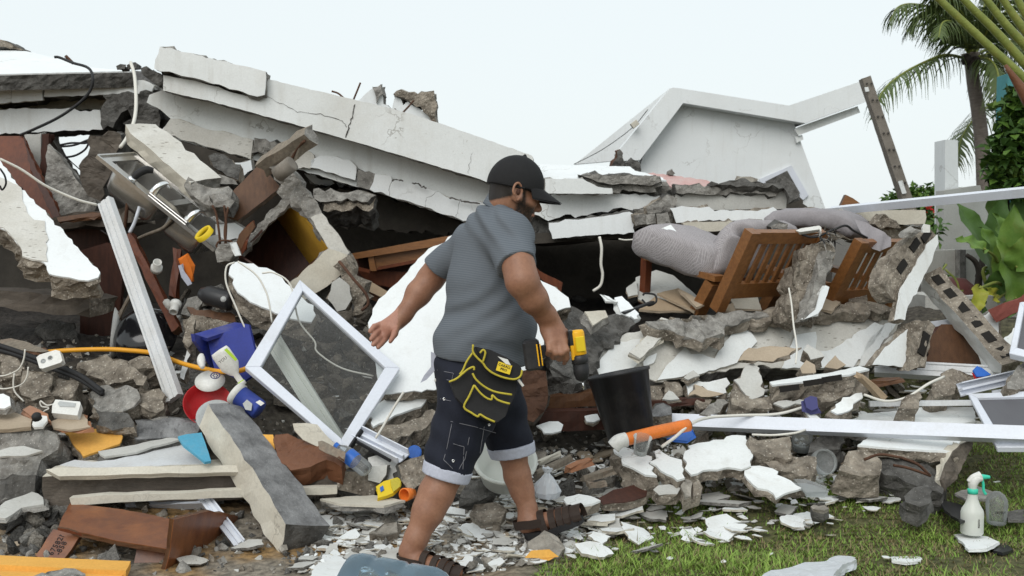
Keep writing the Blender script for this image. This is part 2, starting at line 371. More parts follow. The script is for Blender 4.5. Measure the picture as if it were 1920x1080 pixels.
mat('skin', (.325, .165, .10), (.235, .108, .064), rough=.48, scale=14, bump=.3, bscale=110, bdist=.003, spec=.4, stain=(.19, .085, .05), stain_amt=.45, speck=(.15, .07, .045), speck_scale=150, speck_size=.12)
mat('palm_skin', (.42, .215, .15), (.35, .165, .115), rough=.5, scale=20, bump=.15, bscale=90, bdist=.003, spec=.4)
mat('hair', (.012, .010, .009), (.022, .019, .017), rough=.7, scale=60, bump=.5, bscale=180, bdist=.004)
mat('denim', (.009, .011, .020), (.015, .018, .030), rough=.85, scale=7, bump=.3, bscale=160, bdist=.003)
mat('cuff_cloth', (.50, .52, .60), (.42, .44, .52), rough=.85, scale=8, bump=.2, bscale=60)
mat('stitch', (.20, .20, .22), bump=0)
mat('sofa_cloth_thin', (.30, .28, .29), (.25, .235, .245), rough=.9, bump=.2, bscale=30)

def special():
    # knitted grey sofa cover with a herringbone check
    m = mat('sofa_cloth', (.30, .28, .285), (.26, .24, .245), rough=.92, bump=.2, bscale=90); n = m.node_tree.nodes; l = m.node_tree.links
    b = n['Principled BSDF']; tc = n.new('ShaderNodeTexCoord')
    mp = n.new('ShaderNodeMapping'); mp.inputs['Rotation'].default_value = (.5, .3, .785); l.new(tc.outputs['Object'], mp.inputs[0])
    br = n.new('ShaderNodeTexBrick'); br.inputs['Scale'].default_value = 52; br.inputs['Mortar Size'].default_value = .045; br.inputs['Brick Width'].default_value = .9; br.inputs['Row Height'].default_value = .3
    br.inputs['Color1'].default_value = (.25, .232, .238, 1); br.inputs['Color2'].default_value = (.30, .278, .285, 1); br.inputs['Mortar'].default_value = (.37, .35, .355, 1)
    l.new(mp.outputs[0], br.inputs['Vector']); l.new(br.outputs['Color'], b.inputs['Base Color'])
    # polo shirt: fine horizontal stripes of two blue greys
    m = mat('shirt', (.10, .11, .125), (.10, .11, .125), rough=.9, bump=.3, bscale=30, bdist=.006); n = m.node_tree.nodes; l = m.node_tree.links
    b = n['Principled BSDF']; tc = n.new('ShaderNodeTexCoord')
    mp = n.new('ShaderNodeMapping'); mp.inputs['Rotation'].default_value = (0, .12, 0); l.new(tc.outputs['Object'], mp.inputs[0])
    wv = n.new('ShaderNodeTexWave'); wv.bands_direction = 'Z'; wv.inputs['Scale'].default_value = 46; wv.inputs['Distortion'].default_value = 1.6; wv.inputs['Detail'].default_value = 1; wv.inputs['Detail Scale'].default_value = .3
    l.new(mp.outputs[0], wv.inputs['Vector'])
    nz = n.new('ShaderNodeTexNoise'); nz.inputs['Scale'].default_value = 220; l.new(tc.outputs['Object'], nz.inputs['Vector'])
    ad = n.new('ShaderNodeMath'); ad.operation = 'MULTIPLY_ADD'; ad.inputs[1].default_value = .35; l.new(nz.outputs['Fac'], ad.inputs[0]); l.new(wv.outputs['Fac'], ad.inputs[2])
    x = n.new('ShaderNodeMixRGB'); x.inputs[1].default_value = (.076, .088, .104, 1); x.inputs[2].default_value = (.138, .156, .177, 1); l.new(ad.outputs[0], x.inputs[0])
    l.new(x.outputs[0], b.inputs['Base Color'])
    # glass sheets and clear plastic: see-through with a sheen and dust
    def clear(name, tint, alpha, dust, rough=.05, dscale=140, dcol=(.55, .55, .53), dth=.12):
        m = bpy.data.materials.new(name); m.use_nodes = True; MAT[name] = m; n = m.node_tree.nodes; l = m.node_tree.links; n.clear()
        out = n.new('ShaderNodeOutputMaterial'); tr = n.new('ShaderNodeBsdfTransparent'); tr.inputs[0].default_value = tint+(1,)
        pr = n.new('ShaderNodeBsdfPrincipled'); pr.inputs['Base Color'].default_value = dcol+(1,); pr.inputs['Roughness'].default_value = rough; pr.inputs['Specular IOR Level'].default_value = .5
        fr = n.new('ShaderNodeFresnel'); fr.inputs[0].default_value = 1.45
        a = n.new('ShaderNodeMath'); a.operation = 'ADD'; a.inputs[1].default_value = alpha; l.new(fr.outputs[0], a.inputs[0])
        tc = n.new('ShaderNodeTexCoord'); vo = n.new('ShaderNodeTexVoronoi'); vo.inputs['Scale'].default_value = dscale; l.new(tc.outputs['Object'], vo.inputs['Vector'])
        r = n.new('ShaderNodeMapRange'); r.inputs['From Min'].default_value = dth; r.inputs['From Max'].default_value = dth*.6; r.inputs['To Max'].default_value = dust; l.new(vo.outputs['Distance'], r.inputs['Value'])
        a2 = n.new('ShaderNodeMath'); a2.operation = 'MAXIMUM'; l.new(a.outputs[0], a2.inputs[0]); l.new(r.outputs[0], a2.inputs[1])
        mx = n.new('ShaderNodeMixShader'); l.new(a2.outputs[0], mx.inputs[0]); l.new(tr.outputs[0], mx.inputs[1]); l.new(pr.outputs[0], mx.inputs[2]); l.new(mx.outputs[0], out.inputs[0])
    clear('glass', (.78, .80, .80), .02, .7, dscale=75, dth=.12)
    clear('mesh_screen', (.22, .23, .25), .10, .5, rough=.5, dscale=160, dcol=(.10, .10, .11), dth=.3)
    clear('clear_plastic', (.80, .84, .86), .16, .2, rough=.12)
    clear('water_jug', (.62, .75, .84), .13, 0, rough=.06, dcol=(.45, .58, .68))
    clear('milky', (.75, .78, .72), .62, 0, rough=.3, dcol=(.84, .86, .80))
    clear('bag_plastic', (.9, .92, .94), .55, 0, rough=.25, dcol=(.72, .75, .78))
    # ground: colour of each spot comes from the point attribute, relief from noise
    m = mat('ground_mat', (.2, .18, .15), bump=.9, bscale=22, bdist=.02); n = m.node_tree.nodes; l = m.node_tree.links
    at = n.new('ShaderNodeAttribute'); at.attribute_name = 'col'; nz = n.new('ShaderNodeTexNoise'); nz.inputs['Scale'].default_value = 30; nz.inputs['Detail'].default_value = 8
    tc = n.new('ShaderNodeTexCoord'); l.new(tc.outputs['Object'], nz.inputs['Vector'])
    mr = n.new('ShaderNodeMapRange'); mr.inputs['To Min'].default_value = .45; mr.inputs['To Max'].default_value = 1.5; mr.inputs['From Min'].default_value = .3; mr.inputs['From Max'].default_value = .7; l.new(nz.outputs['Fac'], mr.inputs['Value'])
    mx = n.new('ShaderNodeMixRGB'); mx.blend_type = 'MULTIPLY'; mx.inputs[0].default_value = 1; l.new(at.outputs['Color'], mx.inputs[1]); l.new(mr.outputs[0], mx.inputs[2]); l.new(mx.outputs[0], n['Principled BSDF'].inputs['Base Color'])
    # grass: per-blade colour
    m = mat('grass_mat', (.07, .14, .03), rough=.6, bump=0); n = m.node_tree.nodes; l = m.node_tree.links
    at = n.new('ShaderNodeAttribute'); at.attribute_name = 'col'; l.new(at.outputs['Color'], n['Principled BSDF'].inputs['Base Color'])
special()
def face_hair():
    # skin darkens to stubble where the point attribute says so
    m = MAT['skin']; n = m.node_tree.nodes; l = m.node_tree.links; b = n['Principled BSDF']; old = b.inputs['Base Color'].links[0].from_socket
    at = n.new('ShaderNodeAttribute'); at.attribute_name = 'beard'; tc = n.new('ShaderNodeTexCoord'); nz = n.new('ShaderNodeTexNoise'); nz.inputs['Scale'].default_value = 140; nz.inputs['Detail'].default_value = 3; l.new(tc.outputs['Object'], nz.inputs['Vector'])
    a = n.new('ShaderNodeMath'); a.operation = 'MULTIPLY_ADD'; a.inputs[1].default_value = .7; a.inputs[2].default_value = -.35; l.new(nz.outputs['Fac'], a.inputs[0])
    c = n.new('ShaderNodeMath'); c.operation = 'ADD'; c.use_clamp = True; l.new(at.outputs['Fac'], c.inputs[0])
    g = n.new('ShaderNodeMath'); g.operation = 'MULTIPLY'; l.new(a.outputs[0], g.inputs[0]); l.new(at.outputs['Fac'], g.inputs[1]); l.new(g.outputs[0], c.inputs[1])
    x = n.new('ShaderNodeMixRGB'); l.new(c.outputs[0], x.inputs[0]); l.new(old, x.inputs[1]); x.inputs[2].default_value = (.014, .010, .008, 1); l.new(x.outputs[0], b.inputs['Base Color'])
face_hair()
def weathered(name, amt, csc):
    # hairline cracks and run marks on old wall paint
    m = MAT[name]; n = m.node_tree.nodes; l = m.node_tree.links; b = n['Principled BSDF']; col = b.inputs['Base Color'].links[0].from_socket
    tc = n.new('ShaderNodeTexCoord'); oi = n.new('ShaderNodeObjectInfo'); ad = n.new('ShaderNodeVectorMath'); ad.operation = 'MULTIPLY_ADD'; ad.inputs[1].default_value = (1, 1, 1)
    l.new(tc.outputs['Object'], ad.inputs[0]); l.new(oi.outputs['Random'], ad.inputs[2]); vec = ad.outputs[0]
    wz = n.new('ShaderNodeTexNoise'); wz.inputs['Scale'].default_value = 9; wz.inputs['Detail'].default_value = 6; l.new(vec, wz.inputs['Vector'])
    wa = n.new('ShaderNodeVectorMath'); wa.operation = 'MULTIPLY_ADD'; wa.inputs[1].default_value = (.22, .22, .22); l.new(wz.outputs['Color'], wa.inputs[0]); l.new(vec, wa.inputs[2])
    vo = n.new('ShaderNodeTexVoronoi'); vo.feature = 'DISTANCE_TO_EDGE'; vo.inputs['Scale'].default_value = csc; l.new(wa.outputs[0], vo.inputs['Vector'])
    mr = n.new('ShaderNodeMapRange'); mr.inputs['From Min'].default_value = .012; mr.inputs['From Max'].default_value = .003; l.new(vo.outputs['Distance'], mr.inputs['Value'])
    ms = n.new('ShaderNodeTexNoise'); ms.inputs['Scale'].default_value = 2.3; l.new(vec, ms.inputs['Vector']); mm = n.new('ShaderNodeMapRange'); mm.inputs['From Min'].default_value = .52; mm.inputs['From Max'].default_value = .62; mm.inputs['To Max'].default_value = amt; l.new(ms.outputs['Fac'], mm.inputs['Value'])
    f = n.new('ShaderNodeMath'); f.operation = 'MULTIPLY'; l.new(mr.outputs[0], f.inputs[0]); l.new(mm.outputs[0], f.inputs[1])
    x = n.new('ShaderNodeMixRGB'); l.new(f.outputs[0], x.inputs[0]); l.new(col, x.inputs[1]); x.inputs[2].default_value = (.22, .20, .17, 1)
    mp = n.new('ShaderNodeMapping'); mp.inputs['Scale'].default_value = (16, 16, 1.6); l.new(vec, mp.inputs[0]); st = n.new('ShaderNodeTexNoise'); st.inputs['Scale'].default_value = 1; st.inputs['Detail'].default_value = 5; l.new(mp.outputs[0], st.inputs['Vector'])
    sr = n.new('ShaderNodeMapRange'); sr.inputs['From Min'].default_value = .55; sr.inputs['From Max'].default_value = .8; sr.inputs['To Max'].default_value = amt*.55; l.new(st.outputs['Fac'], sr.inputs['Value'])
    y = n.new('ShaderNodeMixRGB'); l.new(sr.outputs[0], y.inputs[0]); l.new(x.outputs[0], y.inputs[1]); y.inputs[2].default_value = (.42, .40, .35, 1)
    dv = n.new('ShaderNodeTexVoronoi'); dv.inputs['Scale'].default_value = 30; l.new(wa.outputs[0], dv.inputs['Vector']); dr = n.new('ShaderNodeMapRange'); dr.inputs['From Min'].default_value = .10; dr.inputs['From Max'].default_value = .05; dr.inputs['To Max'].default_value = amt; l.new(dv.outputs['Distance'], dr.inputs['Value'])
    z = n.new('ShaderNodeMixRGB'); l.new(dr.outputs[0], z.inputs[0]); l.new(y.outputs[0], z.inputs[1]); z.inputs[2].default_value = (.36, .33, .28, 1); l.new(z.outputs[0], b.inputs['Base Color'])
weathered('plaster', .6, 2.6); weathered('plaster_clean', .38, 1.9); weathered('plaster_grey', .6, 4); weathered('plaster_cream', .6, 4)

# ------------------------------------------------------------------ terrain
def sst(a, b, x):
    t = min(1, max(0, (x-a)/(b-a))); return t*t*(3-2*t)
_hy = [0, 4.15, 4.75, 5.2, 5.65, 6.0, 6.4, 7.0, 9]; _hz = [0, 0, .07, .20, .42, .56, .66, .68, .70]
def H(x, y):
    ye = y - .95*sst(1.75, 2.35, x)*sst(8.5, 6.0, y) + .3*sst(-.9, -1.7, x)*sst(3.9, 4.6, y)
    z = float(np.interp(ye, _hy, _hz))
    if y > 12: z *= 1-sst(12, 40, y)*.9
    a = .02 + .09*min(1, z/.4) if y < 12 else .03
    return z + a*(noise.fractal(Vector((x*1.7, y*1.7, 3.1)), 1.0, 2.0, 4)-.1)
def ground_hit(px, py, dmin=3.0, dmax=12):
    d = dmin
    while d < dmax:
        p = P(px, py, d)
        if p.z <= H(p.x, p.y): return p
        d += .04
    return None
def build_ground():
    def axis(lo, hi, st, far):
        a = list(np.arange(lo, hi+1e-6, st)); g = st
        while a[-1] < far: g *= 1.35; a.append(a[-1]+g)
        g = st
        while a[0] > -far: g *= 1.35; a.insert(0, a[0]-g)
        return a
    xs = axis(-3.6, 3.8, .05, 400); ys = axis(2.4, 7.6, .05, 400); verts = []; cols = []
    for y in ys:
        for x in xs:
            verts.append((x, y, H(x, y) if abs(x) < 60 and 0 < y < 60 else -.06))
            f = noise.fractal(Vector((x*2.3, y*2.3, 9)), 1, 2, 3)
            gr = sst(.15, .8, x-.35*(y-4.3)+f*.5)*sst(6.6, 5.6, y-.9*sst(1.8, 2.4, x)); oc = sst(.1, -.35, x)*sst(4.75, 4.35, y)*sst(-.25, .25, f+.1)
            c = Vector((.20, .175, .14)).lerp(Vector((.075, .065, .052)), sst(4.5, 5.0, y+.2*f)).lerp(Vector((.035, .03, .026)), sst(5.5, 6.1, y+.25*f)*sst(2.0, 1.4, x)).lerp(Vector((.085, .085, .034)), gr).lerp(Vector((.27, .155, .05)), oc*.85)  # shade between the rubble and in the house void is painted into the earth
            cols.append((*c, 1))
    W = len(xs); faces = [[j*W+i, j*W+i+1, (j+1)*W+i+1, (j+1)*W+i] for j in range(len(ys)-1) for i in range(W-1)]
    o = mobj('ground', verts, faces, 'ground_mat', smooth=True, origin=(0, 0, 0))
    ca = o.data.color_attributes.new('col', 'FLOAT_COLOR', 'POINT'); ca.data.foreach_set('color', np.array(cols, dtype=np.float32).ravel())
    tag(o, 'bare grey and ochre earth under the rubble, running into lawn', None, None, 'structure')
build_ground()
# ================================================================== collapsed house: roof, beams, walls
def crack(parent, pts, d, w=.004, gx=0, gy=0, off=.004):
    """hairline crack: a thin dark ribbon of real depth on the face of its slab"""
    cx = sum(p[0] for p in pts)/len(pts); cy = sum(p[1] for p in pts)/len(pts)
    a, n = plane3(cx, cy, d, gx, gy); a = a + n*off; rr = random.Random(int(cx)); fine = []
    for i in range(len(pts)-1):
        for j in range(5):
            t = j/5; fine.append((pts[i][0]*(1-t)+pts[i+1][0]*t+rr.uniform(-1.6, 1.6), pts[i][1]*(1-t)+pts[i+1][1]*t+rr.uniform(-1.6, 1.6)))
    fine.append(pts[-1]); q = [hit(x, y, (a, n)) for x, y in fine]; v = []; f = []
    for i, p in enumerate(q):
        t = (q[min(i+1, len(q)-1)]-q[max(i-1, 0)]).normalized(); s = n.cross(t); ww = w*rr.uniform(.15, .55)
        v += [p+s*ww, p-s*ww]
    f = [[2*i, 2*i+1, 2*i+3, 2*i+2] for i in range(len(q)-1)]
    return mobj('crack', v, f, 'crack', parent)
s = slab
# --- left roof edge
o = s('roof_slab', 'white roof plane rising to the far left above the broken cornice', 'roof', [(-260, 30), (0, 87), (60, 98), (120, 113), (175, 127), (250, 133), (0, 139), (-260, 139)], 8.2, 0, -2.2, .12, 'plaster_clean', 'conc_dark', jag=.004, rough=.01)
s('ridge_fragment', 'weathered brown ridge piece on the far left white roof', 'roof tile', [(-60, 66), (0, 74), (14, 77), (30, 87), (45, 95), (0, 88), (-60, 80)], 8.6, 0, 0, .2, 'conc_brown', 'conc_dark', skin=.005)
le = s('roof_edge_beam', 'grey broken roof edge beam with peeling white plaster at upper left', 'roof beam', [(-300, 140), (0, 137), (60, 140), (150, 136), (230, 137), (272, 133), (286, 150), (290, 168), (266, 173), (82, 178), (0, 192), (-300, 196)], 7.6, 0, 0, .7, 'conc_wet', 'conc', jag=.006, push=(0, 1, 0.02))
for k, q in enumerate(([(-300, 150), (0, 145), (12, 160), (20, 166), (21, 190), (0, 194), (-300, 200)], [(22, 167), (40, 160), (60, 158), (81, 158), (80, 188), (22, 192)], [(82, 160), (98, 155), (170, 152), (268, 150), (289, 160), (284, 172), (258, 176), (82, 181)])):
    s('plaster_facing', None, None, q, 7.57, 0, 0, .028, 'plaster', 'plaster_cream', parent=le, jag=.003, rough=.003, step=.04)
lb = s('wall_beam', 'white wall beam under the broken roof edge at far left', 'beam', [(-300, 208), (0, 206), (40, 203), (75, 204), (138, 203), (150, 209), (186, 206), (192, 210), (193, 243), (110, 246), (0, 252), (-300, 262)], 7.65, 0, 0, .4, 'plaster', 'conc_dark', jag=.004, push=(0, 1, 0))
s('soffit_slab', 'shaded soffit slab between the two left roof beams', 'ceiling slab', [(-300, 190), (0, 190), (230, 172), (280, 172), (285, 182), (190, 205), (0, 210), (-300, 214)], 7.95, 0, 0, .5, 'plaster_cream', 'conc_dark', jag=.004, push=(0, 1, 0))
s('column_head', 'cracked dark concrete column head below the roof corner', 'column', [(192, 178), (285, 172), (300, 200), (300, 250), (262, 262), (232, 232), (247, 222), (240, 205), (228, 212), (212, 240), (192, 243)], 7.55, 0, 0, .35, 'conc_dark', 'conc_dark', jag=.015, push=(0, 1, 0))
s('concrete_block', 'blackened concrete lump wedged at the roof corner joint', 'concrete', [(264, 128), (275, 124), (286, 133), (300, 137), (308, 146), (306, 158), (296, 162), (280, 150), (268, 140)], 7.0, 0, 0, .2, 'conc_dark', 'conc_dark')
# --- long sloping middle beam
s('parapet_block', 'white parapet block broken loose on top of the long roof beam', 'parapet', [(300, 87), (330, 94), (498, 134), (498, 160), (496, 178), (482, 181), (455, 172), (430, 167), (410, 158), (390, 154), (365, 146), (340, 142), (318, 134), (300, 134), (289, 128), (291, 112), (297, 100)], 6.92, 0, 0, .16, 'plaster', 'conc', jag=.004, push=(0, 1, 0))
mb = s('roof_beam', 'long white roof beam sloping down from upper left to the man', 'roof beam', [(306, 141), (340, 147), (365, 151), (390, 159), (410, 163), (430, 172), (455, 178), (482, 187), (500, 183), (501, 148), (640, 181), (700, 195), (770, 213), (870, 247), (998, 292), (1000, 299), (990, 372), (918, 343), (900, 336), (800, 306), (700, 276), (580, 241), (400, 191), (306, 170)], 6.98, 0, 0, .2, 'plaster', 'conc', jag=.0015, push=(0, 1, 0), rough=.006)
crack(mb, [(665, 195), (660, 222), (654, 236), (648, 258)], 6.98, .010)
crack(mb, [(500, 181), (530, 195), (556, 209), (600, 214), (640, 226), (650, 238)], 6.98, .004)
crack(mb, [(884, 288), (880, 310), (878, 325)], 6.98, .003)
s('roof_slab', 'concrete roof slab running back behind the long white beam', 'roof', [(300, 150), (998, 302), (990, 330), (300, 165)], 7.2, 0, 0, 3.2, 'conc', 'conc', jag=.002, push=(0, 1, -.02), rough=.004, step=.2)
wb = s('wall_beam', 'cream shaded wall beam with spalled plaster under the long roof beam', 'beam', [(280, 178), (306, 168), (400, 188), (580, 238), (700, 273), (800, 303), (900, 333), (935, 345), (930, 432), (900, 425), (860, 412), (780, 385), (700, 360), (668, 350), (560, 318), (470, 300), (420, 285), (330, 262), (300, 248), (322, 224), (300, 205), (275, 192)], 7.22, 0, 0, .4, 'plaster', 'render_brown', jag=.003, push=(0, 1, 0), rough=.006)
for q, m in (([(320, 222), (350, 228), (380, 240), (440, 252), (474, 262), (472, 283), (470, 299), (420, 283), (340, 262), (302, 250)], 'keyed'), ([(540, 268), (588, 290), (590, 300), (582, 316), (560, 316), (545, 308), (530, 295)], 'keyed'),
             ([(583, 300), (600, 292), (630, 293), (655, 299), (668, 312), (666, 338), (640, 331), (610, 322), (583, 314)], 'plaster_clean'),
             ([(703, 326), (722, 328), (733, 329), (735, 338), (756, 342), (775, 346), (800, 352), (845, 372), (880, 376), (922, 384), (925, 428), (860, 410), (780, 383), (693, 355)], 'plaster_clean')):
    s('plaster_patch', None, None, q, 7.17, 0, 0, .035, m, 'plaster_cream', parent=wb, jag=.006, rough=.004, step=.04)
s('spalled_patch', None, None, [(672, 318), (703, 326), (693, 356), (668, 349)], 7.19, 0, 0, .05, 'conc', 'conc_dark', parent=wb, jag=.005)
s('spalled_patch', None, None, [(477, 258), (515, 265), (528, 274), (500, 290), (472, 288)], 7.15, 0, 0, .08, 'conc', 'conc_dark', parent=wb, jag=.006)
crack(wb, [(735, 336), (730, 352), (729, 370)], 7.135, .004); crack(wb, [(822, 358), (800, 372), (795, 392)], 7.135, .003); crack(wb, [(862, 378), (858, 400), (855, 408)], 7.135, .003)
crack(wb, [(735, 338), (745, 336), (756, 340)], 7.13, .012); crack(wb, [(772, 344), (783, 344), (792, 350), (800, 352)], 7.13, .014); crack(wb, [(842, 370), (856, 374), (872, 378), (900, 382)], 7.13, .014)
# --- wall stub on the roof
sw = s('broken_wall_stub', 'jagged white wall stub with bare concrete standing on the roof', 'wall', [(668, 192), (700, 164), (712, 160), (716, 172), (719, 195), (735, 205), (741, 181), (752, 186), (756, 197), (765, 190), (778, 200), (800, 213), (812, 222), (808, 236), (740, 222), (690, 204)], 8.3, 0, 0, .2, 'plaster_clean', 'conc', jag=.004, push=(0, 1, 0))
s('bare_concrete', None, None, [(738, 176), (752, 168), (765, 174), (776, 172), (783, 176), (800, 172), (814, 170), (820, 195), (818, 228), (808, 236), (800, 214), (780, 200), (768, 190), (756, 182), (741, 180)], 8.26, 0, 0, .25, 'conc_brown', 'stone', parent=sw, jag=.018, push=(0, 1, 0))
s('bare_concrete', None, None, [(698, 163), (714, 158), (719, 176), (712, 180), (706, 194), (704, 178)], 8.27, 0, 0, .22, 'conc', 'conc', parent=sw, jag=.008, push=(0, 1, 0))
for k, q in enumerate(([(622, 171), (634, 175), (645, 184)], [(663, 187), (670, 170), (676, 155)], [(752, 214), (764, 202), (776, 188)], [(735, 210), (742, 204)], [(790, 230), (800, 226), (815, 228)])):
    tube('rebar', [P(x, y, 8.1) for x, y in q], .008, 'rust', label='bent rebar sticking up from roof, ' + ['leftmost', 'left of the wall stub', 'in front of the white stub', 'shortest of them', 'at foot of the bare stub end'][k], cat='rebar', n=4, sides=5)
# --- right roof
s('roof_slab', 'white fallen roof sheet to the right of the black cap', 'roof', [(1010, 308), (1090, 310), (1180, 312), (1190, 320), (1240, 332), (1250, 338), (1090, 336), (1010, 340)], 7.3, 0, -1.6, .12, 'plaster_clean', 'conc', jag=.006)
s('slab_edge', 'rough grey concrete slab edge beside the fallen roof sheet', 'slab', [(1085, 328), (1160, 330), (1238, 332), (1242, 348), (1228, 352), (1230, 360), (1150, 361), (1120, 350)], 6.95, 0, 0, .5, 'conc', 'conc', jag=.008, push=(0, 1, 0.05), skin=0.004)
s('slab_edge', 'upper grey layer of the slab beside the fallen roof sheet', 'slab', [(1090, 329), (1160, 327), (1232, 330), (1240, 340), (1225, 347), (1140, 345)], 6.9, 0, 0, .3, 'conc', 'conc_dark', jag=.006, push=(0, 1, 0.05), skin=0.004)
s('plaster_fragment', 'white wedge of cornice plaster next to the cap brim', 'plaster', [(1022, 335), (1092, 335), (1120, 350), (1148, 353), (1149, 363), (1062, 363), (1022, 363)], 6.85, 0, 0, .1, 'plaster', 'conc', jag=.003, push=(0, 1, 0))
s('wall_beam', 'cream wall beam with ragged lower edge right of the cap', 'beam', [(985, 362), (1148, 363), (1240, 366), (1238, 375), (1225, 385), (1200, 395), (1182, 394), (1165, 389), (1140, 398), (1110, 400), (1090, 404), (1060, 402), (1040, 410), (1010, 404), (985, 400)], 7.0, 0, 0, .35, 'plaster', 'conc_dark', jag=.008, push=(0, 1, 0))
s('plaster_slab', 'white plaster slab with jagged top hanging right of the face', 'plaster', [(1029, 418), (1048, 417), (1060, 411), (1085, 412), (1110, 408), (1140, 404), (1160, 401), (1180, 397), (1189, 402), (1190, 436), (1110, 441), (1036, 448)], 6.75, 0, 0, .14, 'plaster_clean', 'conc_dark', jag=.004, push=(0, 1, 0))
s('lintel_core', 'dark ragged concrete core between the two white pieces right of the face', 'concrete', [(985, 400), (1100, 402), (1200, 392), (1195, 440), (1035, 450), (985, 440)], 7.12, 0, 0, .4, 'conc_dark', 'conc_dark', push=(0, 1, 0))
s('beam_joint', 'broken concrete beam joint with loose blocks above the grey cushion', 'concrete', [(1190, 392), (1225, 384), (1240, 372), (1270, 372), (1262, 395), (1258, 420), (1275, 428), (1200, 425), (1188, 432)], 6.8, 0, 0, .35, 'conc', 'conc_dark', jag=.014, push=(0, 1, 0), skin=.004)
for k, (q, lab) in enumerate((([(1188, 403), (1208, 400), (1212, 420), (1192, 424)], 'lower left'), ([(1208, 402), (1228, 400), (1230, 419), (1212, 421)], 'middle'), ([(1230, 400), (1252, 398), (1256, 418), (1232, 420)], 'right'), ([(1212, 388), (1240, 372), (1252, 385), (1240, 398), (1214, 400)], 'topmost'))):
    s('concrete_block', 'small grey block in the beam joint above the cushion, %s of four' % lab, 'concrete', q, 6.68, 0, 0, .12, 'conc', 'conc_brown', jag=.004, skin=.004)
rs = s('roof_slab', 'thick grey roof slab with stained plaster edge above the chairs', 'slab', [(1266, 352), (1330, 350), (1440, 351), (1468, 356), (1476, 370), (1474, 392), (1380, 393), (1268, 391)], 6.9, 0, 0, 1.6, 'plaster_grey', 'conc', jag=.006, push=(0, 1, 0.0))
s('rough_top', None, None, [(1266, 346), (1330, 349), (1440, 350), (1466, 356), (1455, 368), (1400, 362), (1330, 366), (1268, 362)], 6.87, 0, 0, .1, 'conc', 'conc_dark', parent=rs, jag=.008, skin=.004)
s('roof_tiling', 'faded pink tiled patch on the fallen roof before the rear house', 'roof', [(1190, 322), (1260, 328), (1330, 340), (1340, 350), (1270, 352), (1232, 346)], 7.6, 0, -1.0, .1, 'pink_tile', 'conc', jag=.01)
s('roof_sheet', 'dark torn roofing felt over the slab above the chairs', 'roofing', [(1325, 346), (1380, 338), (1440, 342), (1470, 330), (1490, 345), (1500, 368), (1480, 380), (1470, 352), (1400, 350)], 6.82, 0, -.2, .05, 'conc_dark', 'conc_dark', jag=.012, skin=.003)
s('plaster_slab', 'white ragged plaster slab just above the chair cushions', 'plaster', [(1256, 390), (1300, 388), (1380, 394), (1440, 392), (1482, 396), (1450, 412), (1400, 416), (1330, 412), (1268, 418)], 6.7, 0, 0, .12, 'plaster_clean', 'conc_brown', jag=.007, push=(0, 1, 0))
s('window_sill', 'cream sill strip behind the near chair cushion', 'sill', [(1280, 418), (1330, 416), (1420, 414), (1440, 420), (1440, 428), (1330, 434), (1290, 436)], 6.6, 0, 0, .12, 'plaster_cream', 'conc_brown', jag=.003, push=(0, 1, 0))
bm_ = [(1520, 392), (1735, 394), (1737, 408), (1734, 420), (1690, 421), (1600, 412), (1520, 410)]
s('cornice_moulding', 'cream cornice moulding lying behind the far chair', 'moulding', bm_, 6.75, 0, 0, .25, 'plaster_cream', 'conc_brown', jag=.002, push=(0, 1, 0))
s('plaster_fragment', 'triangular lump of concrete in front of the cream cornice', 'concrete', [(1640, 420), (1656, 401), (1685, 418), (1690, 428), (1650, 430)], 6.4, 0, 0, .12, 'conc_brown', 'conc_brown')
s('wall_slab', 'grey broken wall course under the cream cornice', 'wall', [(1520, 420), (1600, 415), (1680, 425), (1735, 422), (1740, 440), (1690, 455), (1600, 450), (1520, 450)], 6.85, 0, 0, .25, 'conc_brown', 'conc', jag=.01, push=(0, 1, 0))
# --- interior: back wall and floor pieces that close the dark void
s('interior_wall', 'dark inner wall at the back of the crushed room', 'wall', [(170, 185), (620, 240), (1000, 330), (1500, 370), (1560, 480), (1560, 640), (150, 640), (170, 400)], 9.4, 0, 0, .15, 'void_shade', 'void_shade', jag=.01)
s('interior_wall', 'dark inner wall behind the brown door at far left', 'wall', [(-300, 235), (90, 240), (112, 290), (150, 345), (190, 400), (190, 620), (-300, 620)], 8.9, 0, 0, .15, 'void_shade', 'void_shade', jag=.01)
s('ceiling_slab', 'sagging dark ceiling slab inside the crushed middle room', 'ceiling slab', [(590, 350), (700, 362), (860, 415), (1000, 430), (1000, 470), (860, 440), (640, 425), (585, 380)], 7.6, 0, 0, .3, 'void_shade', 'void_shade', jag=.01, push=(0, 1, .1))
s('ceiling_slab', 'dark ceiling slab over the room behind the chairs', 'ceiling slab', [(985, 438), (1200, 432), (1300, 430), (1520, 425), (1520, 440), (1200, 446), (985, 458)], 6.9, 0, 0, 2.4, 'void_shade', 'void_shade', push=(0, 1, 0), jag=.003, step=.15)
s('plaster_slab', 'pale plaster seen through the gap under the long beam', 'plaster', [(570, 325), (660, 350), (690, 362), (655, 352), (620, 356), (590, 345)], 7.9, 0, 0, .1, 'plaster', 'conc')
for k, (q, m, lab) in enumerate((([(588, 356), (620, 352), (650, 360), (680, 356), (705, 365), (690, 378), (640, 380), (600, 378)], 'conc', 'grey crumbled ledge at left end of the dark middle void'),
                              ([(600, 378), (660, 372), (705, 370), (700, 390), (650, 395), (606, 395)], 'conc_brown', 'brown crumbled ledge under the grey one in the middle void'))):
    s('concrete_ledge', lab, 'concrete', q, 7.0, 0, -.2, .25, m, 'conc_dark', jag=.014, skin=.004)
